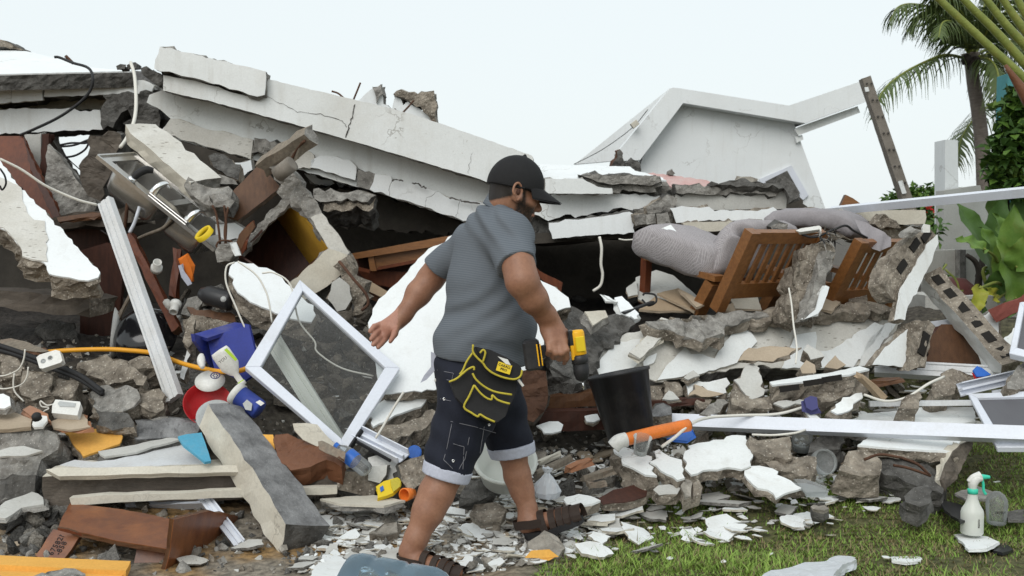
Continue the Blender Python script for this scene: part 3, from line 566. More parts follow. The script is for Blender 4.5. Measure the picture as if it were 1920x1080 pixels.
# --- rear white house (leaning gable)
rh = empty('rear_house', P(1360, 385, 13), 'white leaning rear house with gable and butterfly eave', 'house')
s('wall', None, None, [(1195, 330), (1205, 295), (1272, 190), (1486, 224), (1500, 262), (1560, 425), (1195, 425)], 12.72, 0, 0, 4, 'plaster_clean', 'plaster_clean', parent=rh, push=(0, 1, 0), jag=0, rough=0, step=1)
s('fascia', None, None, [(1255, 167), (1262, 164), (1278, 166), (1281, 193), (1200, 300), (1165, 302), (1159, 284)], 12.5, 0, 0, .5, 'plaster_clean', 'plaster_clean', parent=rh, push=(0, 1, 0), jag=0, rough=0, step=1)
s('fascia', None, None, [(1278, 166), (1479, 198), (1621, 150), (1628, 189), (1511, 231), (1281, 193)], 12.5, 0, 0, .5, 'plaster_clean', 'plaster_clean', parent=rh, push=(0, 1, 0), jag=0, rough=0, step=1)
s('eave_beam', None, None, [(1490, 242), (1511, 233), (1608, 199), (1613, 211), (1497, 254)], 12.62, 0, 0, .3, 'plaster', 'plaster', parent=rh, push=(0, 1, 0), jag=0, rough=0, step=1)
s('bracket', None, None, [(1491, 256), (1504, 253), (1507, 261), (1494, 268)], 12.66, 0, 0, .2, 'plaster', 'plaster', parent=rh, push=(0, 1, 0), jag=0, rough=0, step=1)
s('roof', None, None, [(1262, 165), (1479, 199), (1621, 151), (1623, 158), (1479, 207), (1262, 172)], 13.02, 0, 0, 3.5, 'plaster_clean', 'plaster_clean', parent=rh, push=(0, 1, 0), jag=0, rough=0, step=1)
s('roof', None, None, [(1255, 166), (1266, 166), (1172, 300), (1078, 308)], 13.4, -.55, 0, .12, 'plaster_clean', 'plaster_clean', parent=rh, jag=0, rough=0, step=1, push=(0, 1, 0))
wf = s('window', None, None, [(1424, 336), (1484, 310), (1516, 366), (1500, 380), (1440, 380)], 12.69, 0, 0, .06, 'pvc', 'pvc', parent=rh, jag=0, rough=0, step=1, push=(0, 1, 0), skin=.01)
s('pane', None, None, [(1436, 340), (1476, 320), (1500, 362), (1490, 378), (1446, 378)], 12.67, 0, 0, .02, 'conc_dark', 'conc_dark', parent=wf, jag=0, rough=0, step=1, push=(0, 1, 0), skin=.005)
obox('floodlight', P(1190, 233, 12.4), (Vector((.8, 0, .6)), Vector((0, 1, 0)), Vector((-.6, 0, .8))), (.09, .08, .07), 'plaster_cream', rh)
tube('wire', [P(1076, 308, 12.4), P(1130, 280, 12.4), P(1185, 240, 12.4), P(1215, 205, 12.4)], .006, 'black_rubber', rh, n=5, sides=4)
s('roof_fragment', 'dark torn rafter end at the foot of the rear gable', 'timber', [(1146, 312), (1158, 295), (1157, 283), (1163, 280), (1172, 305), (1170, 312)], 8.2, 0, 0, .15, 'conc_dark', 'rust', jag=.006)
s('concrete_block', 'round black rock on the roof at foot of the rear gable', 'rock', [(1172, 306), (1186, 299), (1200, 304), (1202, 318), (1190, 325), (1174, 315)], 8.1, 0, 0, .2, 'conc_dark', 'conc_dark', jag=.01)
s('concrete_block', 'small grey stone alone on the pink roof patch', 'rock', [(1253, 322), (1260, 319), (1266, 325), (1262, 329), (1253, 327)], 7.7, 0, 0, .07, 'conc', 'conc', skin=.003)
s('concrete_block', 'brown lump on top of the thick grey roof slab', 'rock', [(1380, 340), (1392, 333), (1410, 332), (1420, 338), (1418, 345), (1384, 346)], 6.95, 0, 0, .15, 'stone', 'stone', jag=.01)
s('wall_fragment', 'orange brown board tip poking up behind the cream cornice', 'board', [(1572, 395), (1586, 365), (1600, 372), (1628, 392), (1626, 400), (1572, 402)], 7.6, 0, 0, .05, 'wood_orange', 'wood_brown', jag=0, rough=0, skin=.003)
# --- leaning concrete pole
pb, pt = P(1704, 392, 11), P(1621, 146, 11); ax_ = (pt-pb).normalized()
pole = beam('utility_pole', pb-ax_*.9, pt, .115, .13, ['pole_conc', 'pole_conc'], up=(0, -1, 0), label='grey concrete pole leaning left against the white eave tip', cat='pole', rough=.0008, taper=.85)
for k in range(8):
    c = pt.lerp(pb, .05+k*.125)
    for sg in (-1, 1):
        lathe('bolt_hole', [(.012, 0), (.012, .01)], c+Vector((sg*.025, -.072, 0)), (0, -1, 0), 'crack', pole, segs=8)
s('sticker', None, None, [(1684, 340), (1692, 338), (1700, 362), (1692, 364)], 10.91, 0, 0, .008, 'plaster', 'plaster', parent=pole, jag=0, rough=0, skin=.003)
s('sticker', None, None, [(1621, 164), (1628, 163), (1630, 171), (1623, 172)], 10.91, 0, 0, .008, 'plaster', 'plaster', parent=pole, jag=0, rough=0, skin=.003)
# --- right background: boundary wall, planter
s('boundary_wall', 'white gate pillar standing before the palm trunk', 'pillar', [(1772, 262), (1796, 263), (1797, 360), (1797, 620), (1772, 620)], 9.6, 0, 0, .24, 'plaster_clean', 'plaster_clean', jag=0, rough=0, step=1, push=(0, 1, 0))
s('boundary_wall', 'pale grey garden wall behind the large leaves', 'wall', [(1770, 357), (1838, 347), (1842, 365), (1960, 360), (2250, 350), (2250, 660), (1770, 660)], 9.4, 0, 0, .18, 'plaster_grey', 'plaster_grey', jag=0, rough=0, step=1, push=(0, 1, 0))
s('low_wall', 'low grey garden wall with dark post behind the leaning slab', 'wall', [(1740, 470), (1800, 468), (1880, 466), (1960, 466), (1960, 600), (1740, 600)], 9.0, 0, 0, .15, 'plaster_grey', 'plaster_grey', jag=0, rough=0, step=1, push=(0, 1, 0))
s('fence_post', 'short dark grey post against the low garden wall', 'post', [(1800, 468), (1811, 468), (1813, 600), (1802, 600)], 8.9, 0, 0, .1, 'conc_dark', 'conc', jag=0, rough=0, push=(0, 1, 0))
s('planter_kerb', 'pale planter kerb at the foot of the large leaves', 'planter', [(1735, 554), (1900, 556), (2100, 556), (2100, 640), (1735, 640)], 7.6, 0, 0, .5, 'plaster_grey', 'plaster_grey', jag=0, rough=.003, push=(0, 1, 0))
s('parapet_joint_shade', 'dark filler strip painting the shade under the loose parapet block', 'joint', [(300, 128), (340, 138), (400, 156), (440, 168), (498, 176), (498, 190), (440, 180), (380, 160), (306, 146)], 7.04, 0, 0, .1, 'conc_dark', 'conc_dark', jag=.003, push=(0, 1, 0))  # dark filler behind the gap, painting the shade of the open joint
# ================================================================== plants
def leafcloud(name, blobs, n, size, mats, parent=None, seed=1, aspect=.55, droop=.3):
    """many small folded leaves through the volume of some ellipsoids (centre, radii)"""
    r = random.Random(seed); v = []; f = []; fm = []
    tot = sum(b[1][0]*b[1][1]*b[1][2] for b in blobs)
    for c, rad in blobs:
        for _ in range(int(n*rad[0]*rad[1]*rad[2]/tot)):
            q = Vector((r.gauss(0, 1), r.gauss(0, 1), r.gauss(0, 1))).normalized()*(r.random()**.28)
            p = Vector(c)+Vector((q.x*rad[0], q.y*rad[1], q.z*rad[2]))
            t = Vector((r.gauss(0, 1), r.gauss(0, 1)-.3, r.gauss(0, .7)-droop)).normalized(); L = size*r.uniform(.6, 1.3)
            s_ = t.cross(Vector((r.gauss(0, .5), r.gauss(0, .5), 1))).normalized(); u = s_.cross(t); b = len(v); w_ = L*aspect*.5
            v += [p, p+t*L*.35+s_*w_+u*w_*.4, p+t*L, p+t*L*.35-s_*w_+u*w_*.4, p+t*L*.5]
            f += [[b, b+1, b+4], [b+1, b+2, b+4], [b+2, b+3, b+4], [b+3, b, b+4]]; fm += [r.randrange(len(mats))]*4
    return mobj(name, v, f, mats, parent, fm)
# hedge with red flowers
hd = empty('hedge', P(1718, 440, 11.5), 'dark green hedge with red blooms behind the leaning pole', 'hedge')
leafcloud('crown', [(P(1735, 395, 11.6), (.55, .5, .3)), (P(1700, 405, 11.6), (.35, .4, .22)), (P(1770, 420, 11.6), (.4, .5, .45)), (P(1690, 430, 11.8), (.4, .4, .25))], 9000, .085, ['leaf', 'leaf_dark', 'leaf_light', 'leaf_light'], hd, 3)
for q in ((1732, 374), (1749, 374), (1755, 403), (1741, 392)):
    o = leafcloud('flower', [(P(q[0], q[1], 11.0), (.025, .02, .025))], 14, .05, ['flower_red'], hd, q[0], .9)
tube('trunk', [P(1730, 470, 11.6), P(1735, 420, 11.6), P(1738, 395, 11.6)], lambda t: .05*(1-.6*t), 'bark_dark', hd)
# coconut palm
pm = empty('palm_tree', P(1846, 400, 14.5), 'tall coconut palm with drooping fronds at upper right', 'palm tree')
tube('trunk', [P(1847, 420, 14.5), P(1845, 350, 14.5), P(1841, 270, 14.5), P(1833, 200, 14.5), P(1826, 160, 14.5), P(1821, 118, 14.5), P(1820, 100, 14.5)], lambda t: .105-.02*t+(.045*max(0, t-.86)/.14), 'bark', pm, sides=10)
def frond(parent, pts, L, seed, n=46, spread=.9, hang=.75, name='frond'):
    r = random.Random(seed); c = catmull(pts, 8); N = len(c); rv, rf = sweep(c, lambda t: .022*(1-.8*t)+.003, 5); v = list(rv); f = list(rf); fm = [1]*len(rf)
    for k in range(n):
        t = .1+.9*k/n; i = min(N-2, int(t*(N-1))); p = c[i].lerp(c[i+1], t*(N-1)-i); tg = (c[i+1]-c[i]).normalized()
        side = tg.cross(Vector((0, 0, 1))).normalized()
        ll = L*(math.sin(math.pi*min(1, .25+.75*t))**.6+.15)*r.uniform(.75, 1.1)
        for sg in (-1, 1):
            d0 = (tg*.55 + side*sg*spread*r.uniform(.7, 1.1) + Vector((0, 0, .15))).normalized(); a = p; w_ = tg*(.017+.01*r.random()); b = len(v); pr = [a-w_, a+w_]
            hh = hang*r.uniform(.6, 1.4)
            for j in (1, 2, 3):
                d0 = (d0+Vector((0, 0, -hh*.55*j))).normalized(); a = a+d0*ll/3; wj = w_*(1-j/3.3); pr += [a-wj, a+wj]
            v += pr; f += [[b, b+1, b+3, b+2], [b+2, b+3, b+5, b+4], [b+4, b+5, b+7, b+6]]; fm += [0]*3
    return mobj(name, v, f, ['frond', 'stalk'], parent, fm)
def Q(l, d): return [P(a, b, d+(c[0] if c else 0)) for a, b, *c in l]
FR = [([(1820, 112), (1775, 103, -.2), (1735, 116, -.4), (1690, 140, -.6), (1655, 172, -.7), (1636, 225, -.8)], .62, 1),
      ([(1818, 104), (1800, 60, -.2), (1765, 22, -.3), (1720, 8, -.4), (1686, 12, -.5), (1668, 40, -.5)], .55, 2),
      ([(1818, 104), (1808, 70, -.5), (1790, 44, -.8), (1768, 42, -1), (1760, 70, -1.1)], .5, 3),
      ([(1822, 102), (1820, 50, .2), (1800, 0, .2), (1770, -40, .2)], .7, 4), ([(1822, 102), (1836, 45), (1850, -10), (1850, -70)], .7, 5),
      ([(1824, 104), (1860, 60, .3), (1900, 30, .5), (1950, 30, .7)], .65, 6), ([(1824, 110), (1862, 100, -.2), (1890, 110, -.3), (1920, 150, -.5), (1930, 200, -.5)], .6, 7),
      ([(1824, 112), (1850, 110, -.4), (1868, 128, -.6), (1874, 170, -.7), (1868, 215, -.7)], .5, 8),
      ([(1824, 114, .5), (1860, 130, .8), (1890, 165, 1), (1895, 230, 1.1)], .6, 9), ([(1822, 103), (1850, 60, -.6), (1870, 10, -1), (1905, -30, -1.2)], .7, 10),
      ([(1820, 104), (1790, 62, .4), (1762, 30, .6), (1722, 30, .8), (1700, 60, .8)], .55, 11), ([(1822, 103), (1812, 40, -.4), (1784, 0, -.6), (1740, -14, -.7)], .6, 12), ([(1824, 106), (1868, 84, .2), (1905, 78, .4), (1935, 110, .5)], .6, 13), ([(1824, 103), (1842, 70, .6), (1876, 30, .9), (1915, 0, 1)], .65, 14)]
for q, L, sd_ in FR: frond(pm, Q(q, 14.5), L, sd_)
for a, b in ((1812, 112), (1829, 116), (1822, 122)): lathe('coconut', [(.0, -.09), (.06, -.06), (.08, 0), (.06, .06), (0, .09)], P(a, b, 14.3), (0, .2, 1), 'bark_dark', pm, segs=8)
# a second palm whose frond enters from the right behind the trunk
p2 = empty('palm_tree', P(2060, 420, 17), 'palm at far right whose frond hangs behind the trunk', 'palm tree')
tube('trunk', [P(2060, 420, 17), P(2050, 250, 17), P(2040, 120, 17)], .12, 'bark', p2)
frond(p2, [P(2040, 120, 17), P(1960, 140, 16.7), P(1890, 175, 16.4), P(1835, 215, 16), P(1805, 255, 15.8), P(1792, 310, 15.7)], .95, 21, 60)
frond(p2, [P(2040, 120, 17), P(1960, 190, 16.4), P(1900, 240, 16.2), P(1872, 300, 16), P(1868, 350, 15.8)], .8, 22)
def bigleaf(name, base, tip, width, nrm, m, parent, sag=.12, wav=.02, seed=1):
    base = Vector(base); tip = Vector(tip); t = (tip-base); L = t.length; t.normalize(); s_ = t.cross(Vector(nrm)).normalized(); n = s_.cross(t); r = random.Random(seed); v = []; f = []; NU, NV = 12, 8
    for i in range(NU+1):
        a = i/NU; w_ = width*.5*(math.sin(math.pi*a**.62)**.8)*(1 if a > .05 else .9)
        if i == 0: w_ = width*.06
        for j in range(NV+1):
            b = (j/NV-.5)*2
            p = base+t*(L*a - (abs(b)*.12*L if a < .4 else 0)) + s_*(w_*b) - n*(sag*L*(a-.3)**2*1.6) + n*(abs(b)*w_*.28) + n*(wav*math.sin(a*17+b*2+seed))*abs(b)
            v.append(p)
    for i in range(NU):
        for j in range(NV): f.append([i*(NV+1)+j, i*(NV+1)+j+1, (i+1)*(NV+1)+j+1, (i+1)*(NV+1)+j])
    o = mobj(name, v, f, m, parent, smooth=True)
    return o
# fan palm stalks, top right, nearer
fp = empty('fan_palm', P(2010, 600, 7), 'bundle of thick yellow green stalks fanning in at top right', 'fan palm')
for k, q in enumerate(([(1975, 210), (1920, 148), (1860, 92), (1760, -2), (1700, -60)], [(1985, 190), (1920, 118), (1866, 58), (1806, -2), (1760, -60)], [(2000, 180), (1930, 95), (1885, 45), (1848, -2), (1800, -60)], [(2010, 170), (1935, 75), (1905, 35), (1880, -2), (1850, -50)], [(2020, 150), (1950, 70), (1922, 25), (1908, -2), (1890, -50)])):
    tube('stalk', [P(a, b, 7+.1*k) for a, b in q], lambda t: .036-.014*t, 'stalk', fp, n=5)
tube('sheath', [P(2030, 420, 7), P(1990, 270, 6.95), P(1935, 195, 6.9), P(1885, 122, 6.9)], lambda t: .12*(1-t)+.012, 'brown_bag', fp)
tube('trunk', [P(2035, 640, 7), P(2035, 500, 7), P(2025, 380, 7)], .14, 'bark', fp)
for k in range(5):
    bigleaf('leaf', P([1702, 1762, 1802, 1852, 1892][k], -60, 7+.1*k), P([1560, 1650, 1720, 1800, 1870][k], -330, 7.1+.1*k), .38, (.3, -1, .4), 'leaf', fp, sag=.2, seed=k)
# teal post with creeper
tp = obox('gate_post', P(1889, 340, 8.8), (Vector((1, 0, 0)), Vector((0, 1, 0)), Vector((0, 0, 1))), (.14, .2, 1.85), 'teal_paint', label='teal painted post half hidden by the creeper', cat='post')
for kx in (0, 1): pass
cr = empty('creeper', P(1905, 580, 8.5), 'heart leaved green creeper climbing over the teal post', 'creeper')
leafcloud('foliage', [(P(1908, 230, 8.4), (.17, .2, .3)), (P(1895, 290, 8.35), (.2, .2, .22)), (P(1905, 335, 8.3), (.22, .2, .2)), (P(1925, 270, 8.4), (.2, .2, .45)), (P(1868, 300, 8.3), (.06, .1, .06)), (P(1862, 325, 8.3), (.05, .08, .06))], 1500, .105, ['leaf', 'leaf_light', 'leaf_dark'], cr, 8, .8)
for k in range(5):
    tube('stem', [P(1880+k*9, 600, 8.5), P(1885+k*7, 420, 8.45), P(1878+k*9, 310, 8.4), P(1890+k*6, 190, 8.45)], .012, 'bark_dark', cr, n=4, sides=5)
# elephant ear leaves
ee = empty('elephant_ear_plant', P(1895, 575, 7.9), 'elephant ear plant with huge glossy green leaves at right', 'plant')
EL = [((1862, 500), (1800, 372), 0.252, 'leaf', (.3, -1, .5), 7.8), ((1890, 520), (1905, 385), 0.266, 'leaf_light', (-.2, -1, .5), 7.5), ((1850, 470), (1888, 360), 0.222, 'leaf_dark', (.1, -1, .4), 8.2), ((1905, 560), (1880, 450), 0.222, 'leaf_light', (0, -1, .7), 7.4),
      ((1845, 466), (1796, 444), 0.118, 'leaf_light', (0, -1, .8), 7.3), ((1836, 540), (1832, 590), 0.118, 'leaf_yellow', (0, -1, .1), 7.2), ((1870, 560), (1850, 540), 0.104, 'leaf_yellow', (0, -1, .6), 7.4), ((1910, 470), (1950, 400), 0.222, 'leaf', (0, -1, .5), 7.6), ((1880, 590), (1915, 560), 0.118, 'leaf', (0, -1, .8), 7.3),
      ((1868, 430), (1856, 350), 0.192, 'leaf', (.2, -1, .3), 8.3), ((1900, 425), (1920, 345), 0.207, 'leaf_dark', (.2, -1, .3), 8.3)]
EL += [((1880, 500), (1846, 425), .2, 'leaf_light', (.2, -1, .6), 7.6), ((1905, 500), (1930, 440), .2, 'leaf_light', (-.2, -1, .6), 7.3), ((1850, 585), (1822, 560), .12, 'leaf', (0, -1, .8), 7.5), ((1895, 470), (1870, 400), .2, 'leaf_light', (.1, -1, .5), 7.7), ((1860, 545), (1890, 500), .16, 'leaf', (.1, -1, .7), 7.5)]
for k, (a, b, w_, m, nn, d) in enumerate(EL):
    bs = P(a[0], a[1], d+.05); bigleaf('leaf', bs, P(b[0], b[1], d-.05), w_, nn, m, ee, seed=k)
    root = P(1885+k*4-16, 585, 7.9); mid = root.lerp(bs, .55)+Vector((.03*(k-4), -.05, .12))
    tube('stalk', [root, mid, bs], lambda t: .018*(1-.5*t), 'stalk', ee, n=5, sides=6)
for k, q in enumerate(([(1836, 575), (1834, 540), (1836, 510), (1828, 490), (1812, 478)], [(1836, 520), (1842, 490), (1846, 465)], [(1870, 570), (1866, 500), (1856, 450), (1858, 415)], [(1862, 590), (1884, 520), (1890, 450)])):
    tube('bare_shrub_stem', [P(a, b, 8.2+.1*k) for a, b in q], lambda t: .035*(1-.5*t), 'bark_dark', label='bare dark shrub stem by the garden wall, ' + ['leftmost with a bent tip', 'short branch leaning right', 'tallest upright one', 'the one leaning right behind leaves'][k], cat='shrub', n=4)
leafcloud('ground_cover', [(P(1850, 560, 7.9), (.35, .2, .07)), (P(1770, 540, 8.2), (.12, .15, .14)), (P(1900, 530, 8), (.2, .2, .2)), (P(1752, 425, 8.4), (.09, .1, .14))], 700, .08, ['leaf', 'leaf_dark', 'leaf_light'], None, 33)
tag(bpy.data.objects['ground_cover'], 'low green weeds along the garden wall', 'weeds', None, 'stuff')
for k, q in enumerate(([(1735, 560), (1750, 530), (1775, 495)], [(1742, 560), (1770, 548), (1806, 545)], [(1800, 575), (1795, 530), (1772, 505)])):
    tube('reed', [P(a, b, 7.7) for a, b in q], .008, 'stalk', label='thin green reed arching near the planter, ' + ['steepest', 'lowest', 'rightmost'][k], cat='reed', n=4, sides=5)
lathe('plant_pot', [(.0, .28), (.09, .27), (.17, .2), (.2, .12), (.19, .04), (.15, 0)], P(1786, 585, 7.95), (0, 0, 1), 'maroon_pot', label='rounded maroon pot lying behind the planter kerb', cat='pot')
# ================================================================== chairs, right-hand slabs
def chair(loc, yaw, lab, catgroup, tilt=0):
    """wooden slat-back chair; local +x is the direction the sitter faces away from (back), built about loc"""
    T = Matrix.Translation(loc) @ Matrix.Rotation(yaw, 4, 'Z') @ Matrix.Rotation(tilt, 4, 'Y')
    def W(x, y, z): return T @ Vector((x, y, z))
    e = empty('slat_chair', loc, lab, 'chair', catgroup)
    U = (T.to_3x3() @ Vector((0, 1, 0)))
    wd, hb, rake, sd_ = .62, .46, .26, .58          # width, back height, rake of the posts, seat depth
    for y in (0, wd):
        bar('back_post', W(0, y, 0), W(rake, y, hb), rect(.065, .075), 'wood_orange', up=U, parent=e)
        bar('leg', W(-.03, y, .16), W(-.16, y, -.03), rect(.07, .08), 'wood_orange', up=U, parent=e)
        bar('side_rail', W(.02, y, .18), W(-sd_, y, .30), rect(.035, .09), 'wood_orange', up=U, parent=e)
        bar('front_leg', W(-sd_-.02, y, .30), W(-sd_-.04, y, .0), rect(.05, .05), 'wood_red', up=U, parent=e)
    n = (W(rake, 0, hb)-W(0, 0, 0)).normalized()
    def back(u_, f): return W(rake*f, u_, hb*f)
    bar('top_rail', back(.02, .93), back(wd-.02, .93), rect(.04, .075), 'wood_orange', up=n, parent=e)
    bar('bottom_rail', back(.03, .25), back(wd-.03, .25), rect(.035, .10), 'wood_orange', up=n, parent=e)
    for k in range(7):
        y = .075+k*(wd-.15)/6; bar('slat', back(y, .33), back(y, .88), rect(.016, .034), 'wood_orange', up=U, parent=e)
    return e, W, U
ch, W1, U1 = chair(P(1345, 580, 5.85), math.radians(-54), 'wooden slat back chair with grey cushion, nearer of the pair', 'slat chairs')
def cushion(name, label, rings, m, cat='cushion'):
    """padded form from closed rings"""
    v = []; f = []; k = len(rings[0])
    for r in rings: v += r
    for i in range(len(rings)-1):
        for j in range(k): f.append([i*k+j, i*k+(j+1) % k, (i+1)*k+(j+1) % k, (i+1)*k+j])
    f += [list(range(k))[::-1], list(range((len(rings)-1)*k, len(rings)*k))]
    o = mobj(name, v, f, m, smooth=True); tag(o, label, cat); return o
def pad(path, halfw, thick, wdir, nseg=16):
    """rings along a path of (point, up, thickness scale): rounded rectangle cross-sections"""
    rings = []
    for p, up, sc in path:
        up = Vector(up).normalized(); r = []
        for k in range(nseg):
            a = 2*math.pi*k/nseg; c, s_ = math.cos(a), math.sin(a); e = .45
            x = math.copysign(abs(c)**e, c); y = math.copysign(abs(s_)**e, s_)
            wv = .006*math.sin(k*1.9+p.x*40)
            r.append(Vector(p)+Vector(wdir)*(x*halfw*(.9+.1*sc)+wv)+up*(y*thick*.5*sc+wv))
        rings.append(r)
    return rings
def padpath(pix, wdir):
    q = [P(a, b, d) for a, b, d, *_ in pix]; out = []
    c = catmull(q, 4); n = len(c)
    for i, p in enumerate(c):
        t = (c[min(i+1, n-1)]-c[max(i-1, 0)]).normalized(); up = Vector(wdir).cross(t)
        if up.z < 0: up = -up
        e = i/(n-1); sc = min(1, .62+3.5*min(e, 1-e))
        out.append((p, up, sc))
    return out
wd_ = U1.normalized()
cushion('seat_cushion', 'grey herringbone seat cushion sliding off the nearer chair', pad(padpath([(1232, 450, 6.2), (1262, 458, 6.16), (1300, 472, 6.1), (1345, 488, 6.05), (1380, 492, 6.0)], wd_), .22, .23, wd_), 'sofa_cloth')
cushion('back_cushion', 'grey herringbone back cushion folded over the nearer chair back', pad(padpath([(1372, 512, 6.02), (1386, 468, 6.05), (1404, 438, 6.08), (1428, 430, 6.1), (1456, 440, 6.12)], wd_), .22, .12, wd_), 'sofa_cloth')
s('paper_scrap', 'white scrap of paper lying on the nearer seat cushion', 'paper', [(1243, 428), (1256, 426), (1268, 434), (1262, 436)], 6.02, 0, -.3, .004, 'plaster_clean', 'plaster', skin=.001)
ch2, W2, U2 = chair(P(1545, 590, 6.15), math.radians(-54), 'wooden slat back chair behind the upright slab, farther of the pair', 'slat chairs')
cushion('seat_cushion', 'smooth grey cushion lying flat over the farther chair', pad(padpath([(1455, 418, 6.5), (1490, 411, 6.48), (1540, 410, 6.45), (1590, 418, 6.42), (1615, 440, 6.4)], Vector((.55, .8, 0))), .22, .13, Vector((.55, .8, 0)).normalized()), 'sofa_cloth_thin')
# thin cloth hanging over the far chair back
v = []; f = []; top = [P(1602, 410, 6.15), P(1625, 418, 6.1), P(1652, 432, 6.05), P(1672, 446, 6.02)]; bot = [P(1618, 440, 6.02), P(1636, 466, 5.98), P(1650, 472, 5.96), P(1668, 462, 5.98)]
for i in range(9):
    for j in range(9):
        a = i/8*3; k = min(2, int(a)); t = top[k].lerp(top[k+1], a-k); b = bot[k].lerp(bot[k+1], a-k)
        v.append(t.lerp(b, j/8)+Vector((0, .018*math.sin(a*5+j*.3), 0))+Vector((0, 0, -.03*math.sin(math.pi*j/8)*0)))
f = [[i*9+j, i*9+j+1, (i+1)*9+j+1, (i+1)*9+j] for i in range(8) for j in range(8)]
tag(mobj('cloth', v, f, 'sofa_cloth_thin', smooth=True), 'thin grey cloth corner hanging over the farther chair back', 'cloth')
# slabs round the chairs
s('broken_wall_strip', 'upright strip of broken block wall between the two chairs', 'wall slab', [(1512, 470), (1528, 456), (1545, 452), (1566, 470), (1560, 498), (1548, 520), (1545, 545), (1522, 592), (1495, 604), (1478, 598), (1472, 570), (1488, 530), (1492, 500)], 5.75, .1, -.1, .16, 'conc_brown', 'conc_brown', jag=.012, skin=.004)
s('mortar_strip', 'pale mortar strip along the upright wall strip between chairs', 'mortar', [(1550, 470), (1567, 474), (1558, 505), (1548, 525), (1547, 548), (1520, 596), (1502, 602), (1522, 555), (1535, 510)], 5.66, .1, -.1, .07, 'conc', 'conc', jag=.006, skin=.003)
s('plaster_shard', 'curved white shard at the foot of the upright wall strip', 'plaster', [(1510, 598), (1530, 580), (1538, 548), (1548, 535), (1555, 538), (1548, 560), (1534, 588)], 5.6, .1, -.1, .03, 'plaster_clean', 'plaster', jag=.003)
def holes(parent, pts, d, w, h, ang, off=.002, onface=True):
    for x, y in pts:
        pl = PL[parent.name]; n = pl[1]; c = hit(x, y, pl) if onface else P(x, y, d); t = ((hit(x+30*math.cos(ang), y+30*math.sin(ang), pl) if onface else P(x+30*math.cos(ang), y+30*math.sin(ang), d))-c).normalized()
        if not onface: n = (Vector((0, 0, CAMZ))-c).normalized(); t = (t-n*t.dot(n)).normalized()
        u = n.cross(t); bm = bmesh.new(); boxbm(bm, c+n*off, (t, u, n), (w, h, .012)); bmo('core_shade', bm, 'hole_shade', parent)  # dark box on the face paints the shade of a core recess
o = s('wall_slab', 'tilted white wall slab with hollow block edge right of chairs', 'wall slab', [(1690, 540), (1702, 522), (1745, 452), (1758, 440), (1760, 456), (1742, 500), (1722, 540), (1702, 575), (1697, 600), (1679, 600), (1684, 570)], 5.7, .25, -.12, .05, 'plaster', 'conc_brown', jag=.004)
oe = s('hollow_block_edge', None, None, [(1654, 532), (1660, 510), (1672, 482), (1690, 462), (1705, 448), (1745, 430), (1756, 442), (1744, 454), (1702, 522), (1690, 542), (1682, 566), (1662, 548)], 5.74, .25, -.12, .1, 'conc_brown', 'conc_brown', parent=o, jag=.008, skin=.003, rough=.006)
holes(oe, [(1690, 500), (1714, 460), (1735, 442)], 5.69, .10, .045, -.95, .003)
s('wall_slab', 'white tilted wall piece below the hollow block slab', 'wall slab', [(1638, 684), (1662, 650), (1720, 604), (1728, 602), (1724, 640), (1712, 688)], 5.55, .2, -.1, .05, 'plaster', 'conc_brown', jag=.003)
o = s('hollow_block', 'broken hollow block standing against the lower white wall piece', 'block', [(1716, 690), (1722, 640), (1728, 602), (1742, 600), (1755, 612), (1744, 640), (1735, 690)], 5.5, .2, -.1, .14, 'conc_brown', 'conc_brown', jag=.007, skin=.003)
holes(o, [(1731, 645)], 5.5, .14, .05, -1.3, .003)
s('plywood_sheet', 'dark stained plywood behind the broken hollow block', 'board', [(1735, 690), (1745, 632), (1765, 608), (1800, 606), (1818, 618), (1832, 660), (1842, 692)], 5.75, 0, -.1, .03, 'wood_brown', 'wood_dark', jag=.006, skin=.003)
s('stucco_piece', 'grey plastered piece behind the plywood at right', 'plaster', [(1640, 676), (1660, 640), (1700, 608), (1720, 600), (1700, 640), (1665, 676)], 5.62, 0, -.1, .08, 'plaster_grey', 'conc', jag=.004)
# long hollow block strip
a, b = P(1745, 522, 6.0), P(1895, 692, 5.4); st = beam('hollow_block_strip', a, b, .12, .12, ['conc_brown', 'plaster', 'conc_brown'], up=(-.15, -.9, .4), label='long hollow block strip leaning down to the lower right', cat='block strip', rough=.004, fsel=[0, 1, 0, 0])
t = (b-a).normalized(); sx = t.cross(Vector((-.15, -.9, .4))).normalized(); ux = sx.cross(t)
for k in range(6):
    c = a.lerp(b, .1+k*.16); bm = bmesh.new(); boxbm(bm, c+ux*.056, (t, sx, ux), (.075, .05, .012)); bmo('core_shade', bm, 'hole_shade', st)  # dark boxes paint the shade of the core recesses along the strip
s('plaster_slab', 'white plaster sheet behind the long hollow block strip', 'plaster', [(1808, 612), (1850, 590), (1862, 578), (1872, 582), (1872, 640), (1868, 690), (1840, 690), (1818, 650)], 5.9, 0, -.1, .06, 'plaster_clean', 'conc', jag=.005)
s('plaster_slab', 'white slab edge poking in under the red beam at far right', 'plaster', [(1878, 640), (1900, 615), (1960, 590), (1960, 640), (1900, 655)], 5.7, 0, -.3, .06, 'plaster', 'conc', jag=.005)
beam('red_beam', P(1866, 592, 5.9), P(1990, 532, 5.7), .1, .07, ['red_beam', 'red_beam'], label='faded red timber beam at the right edge', cat='beam')
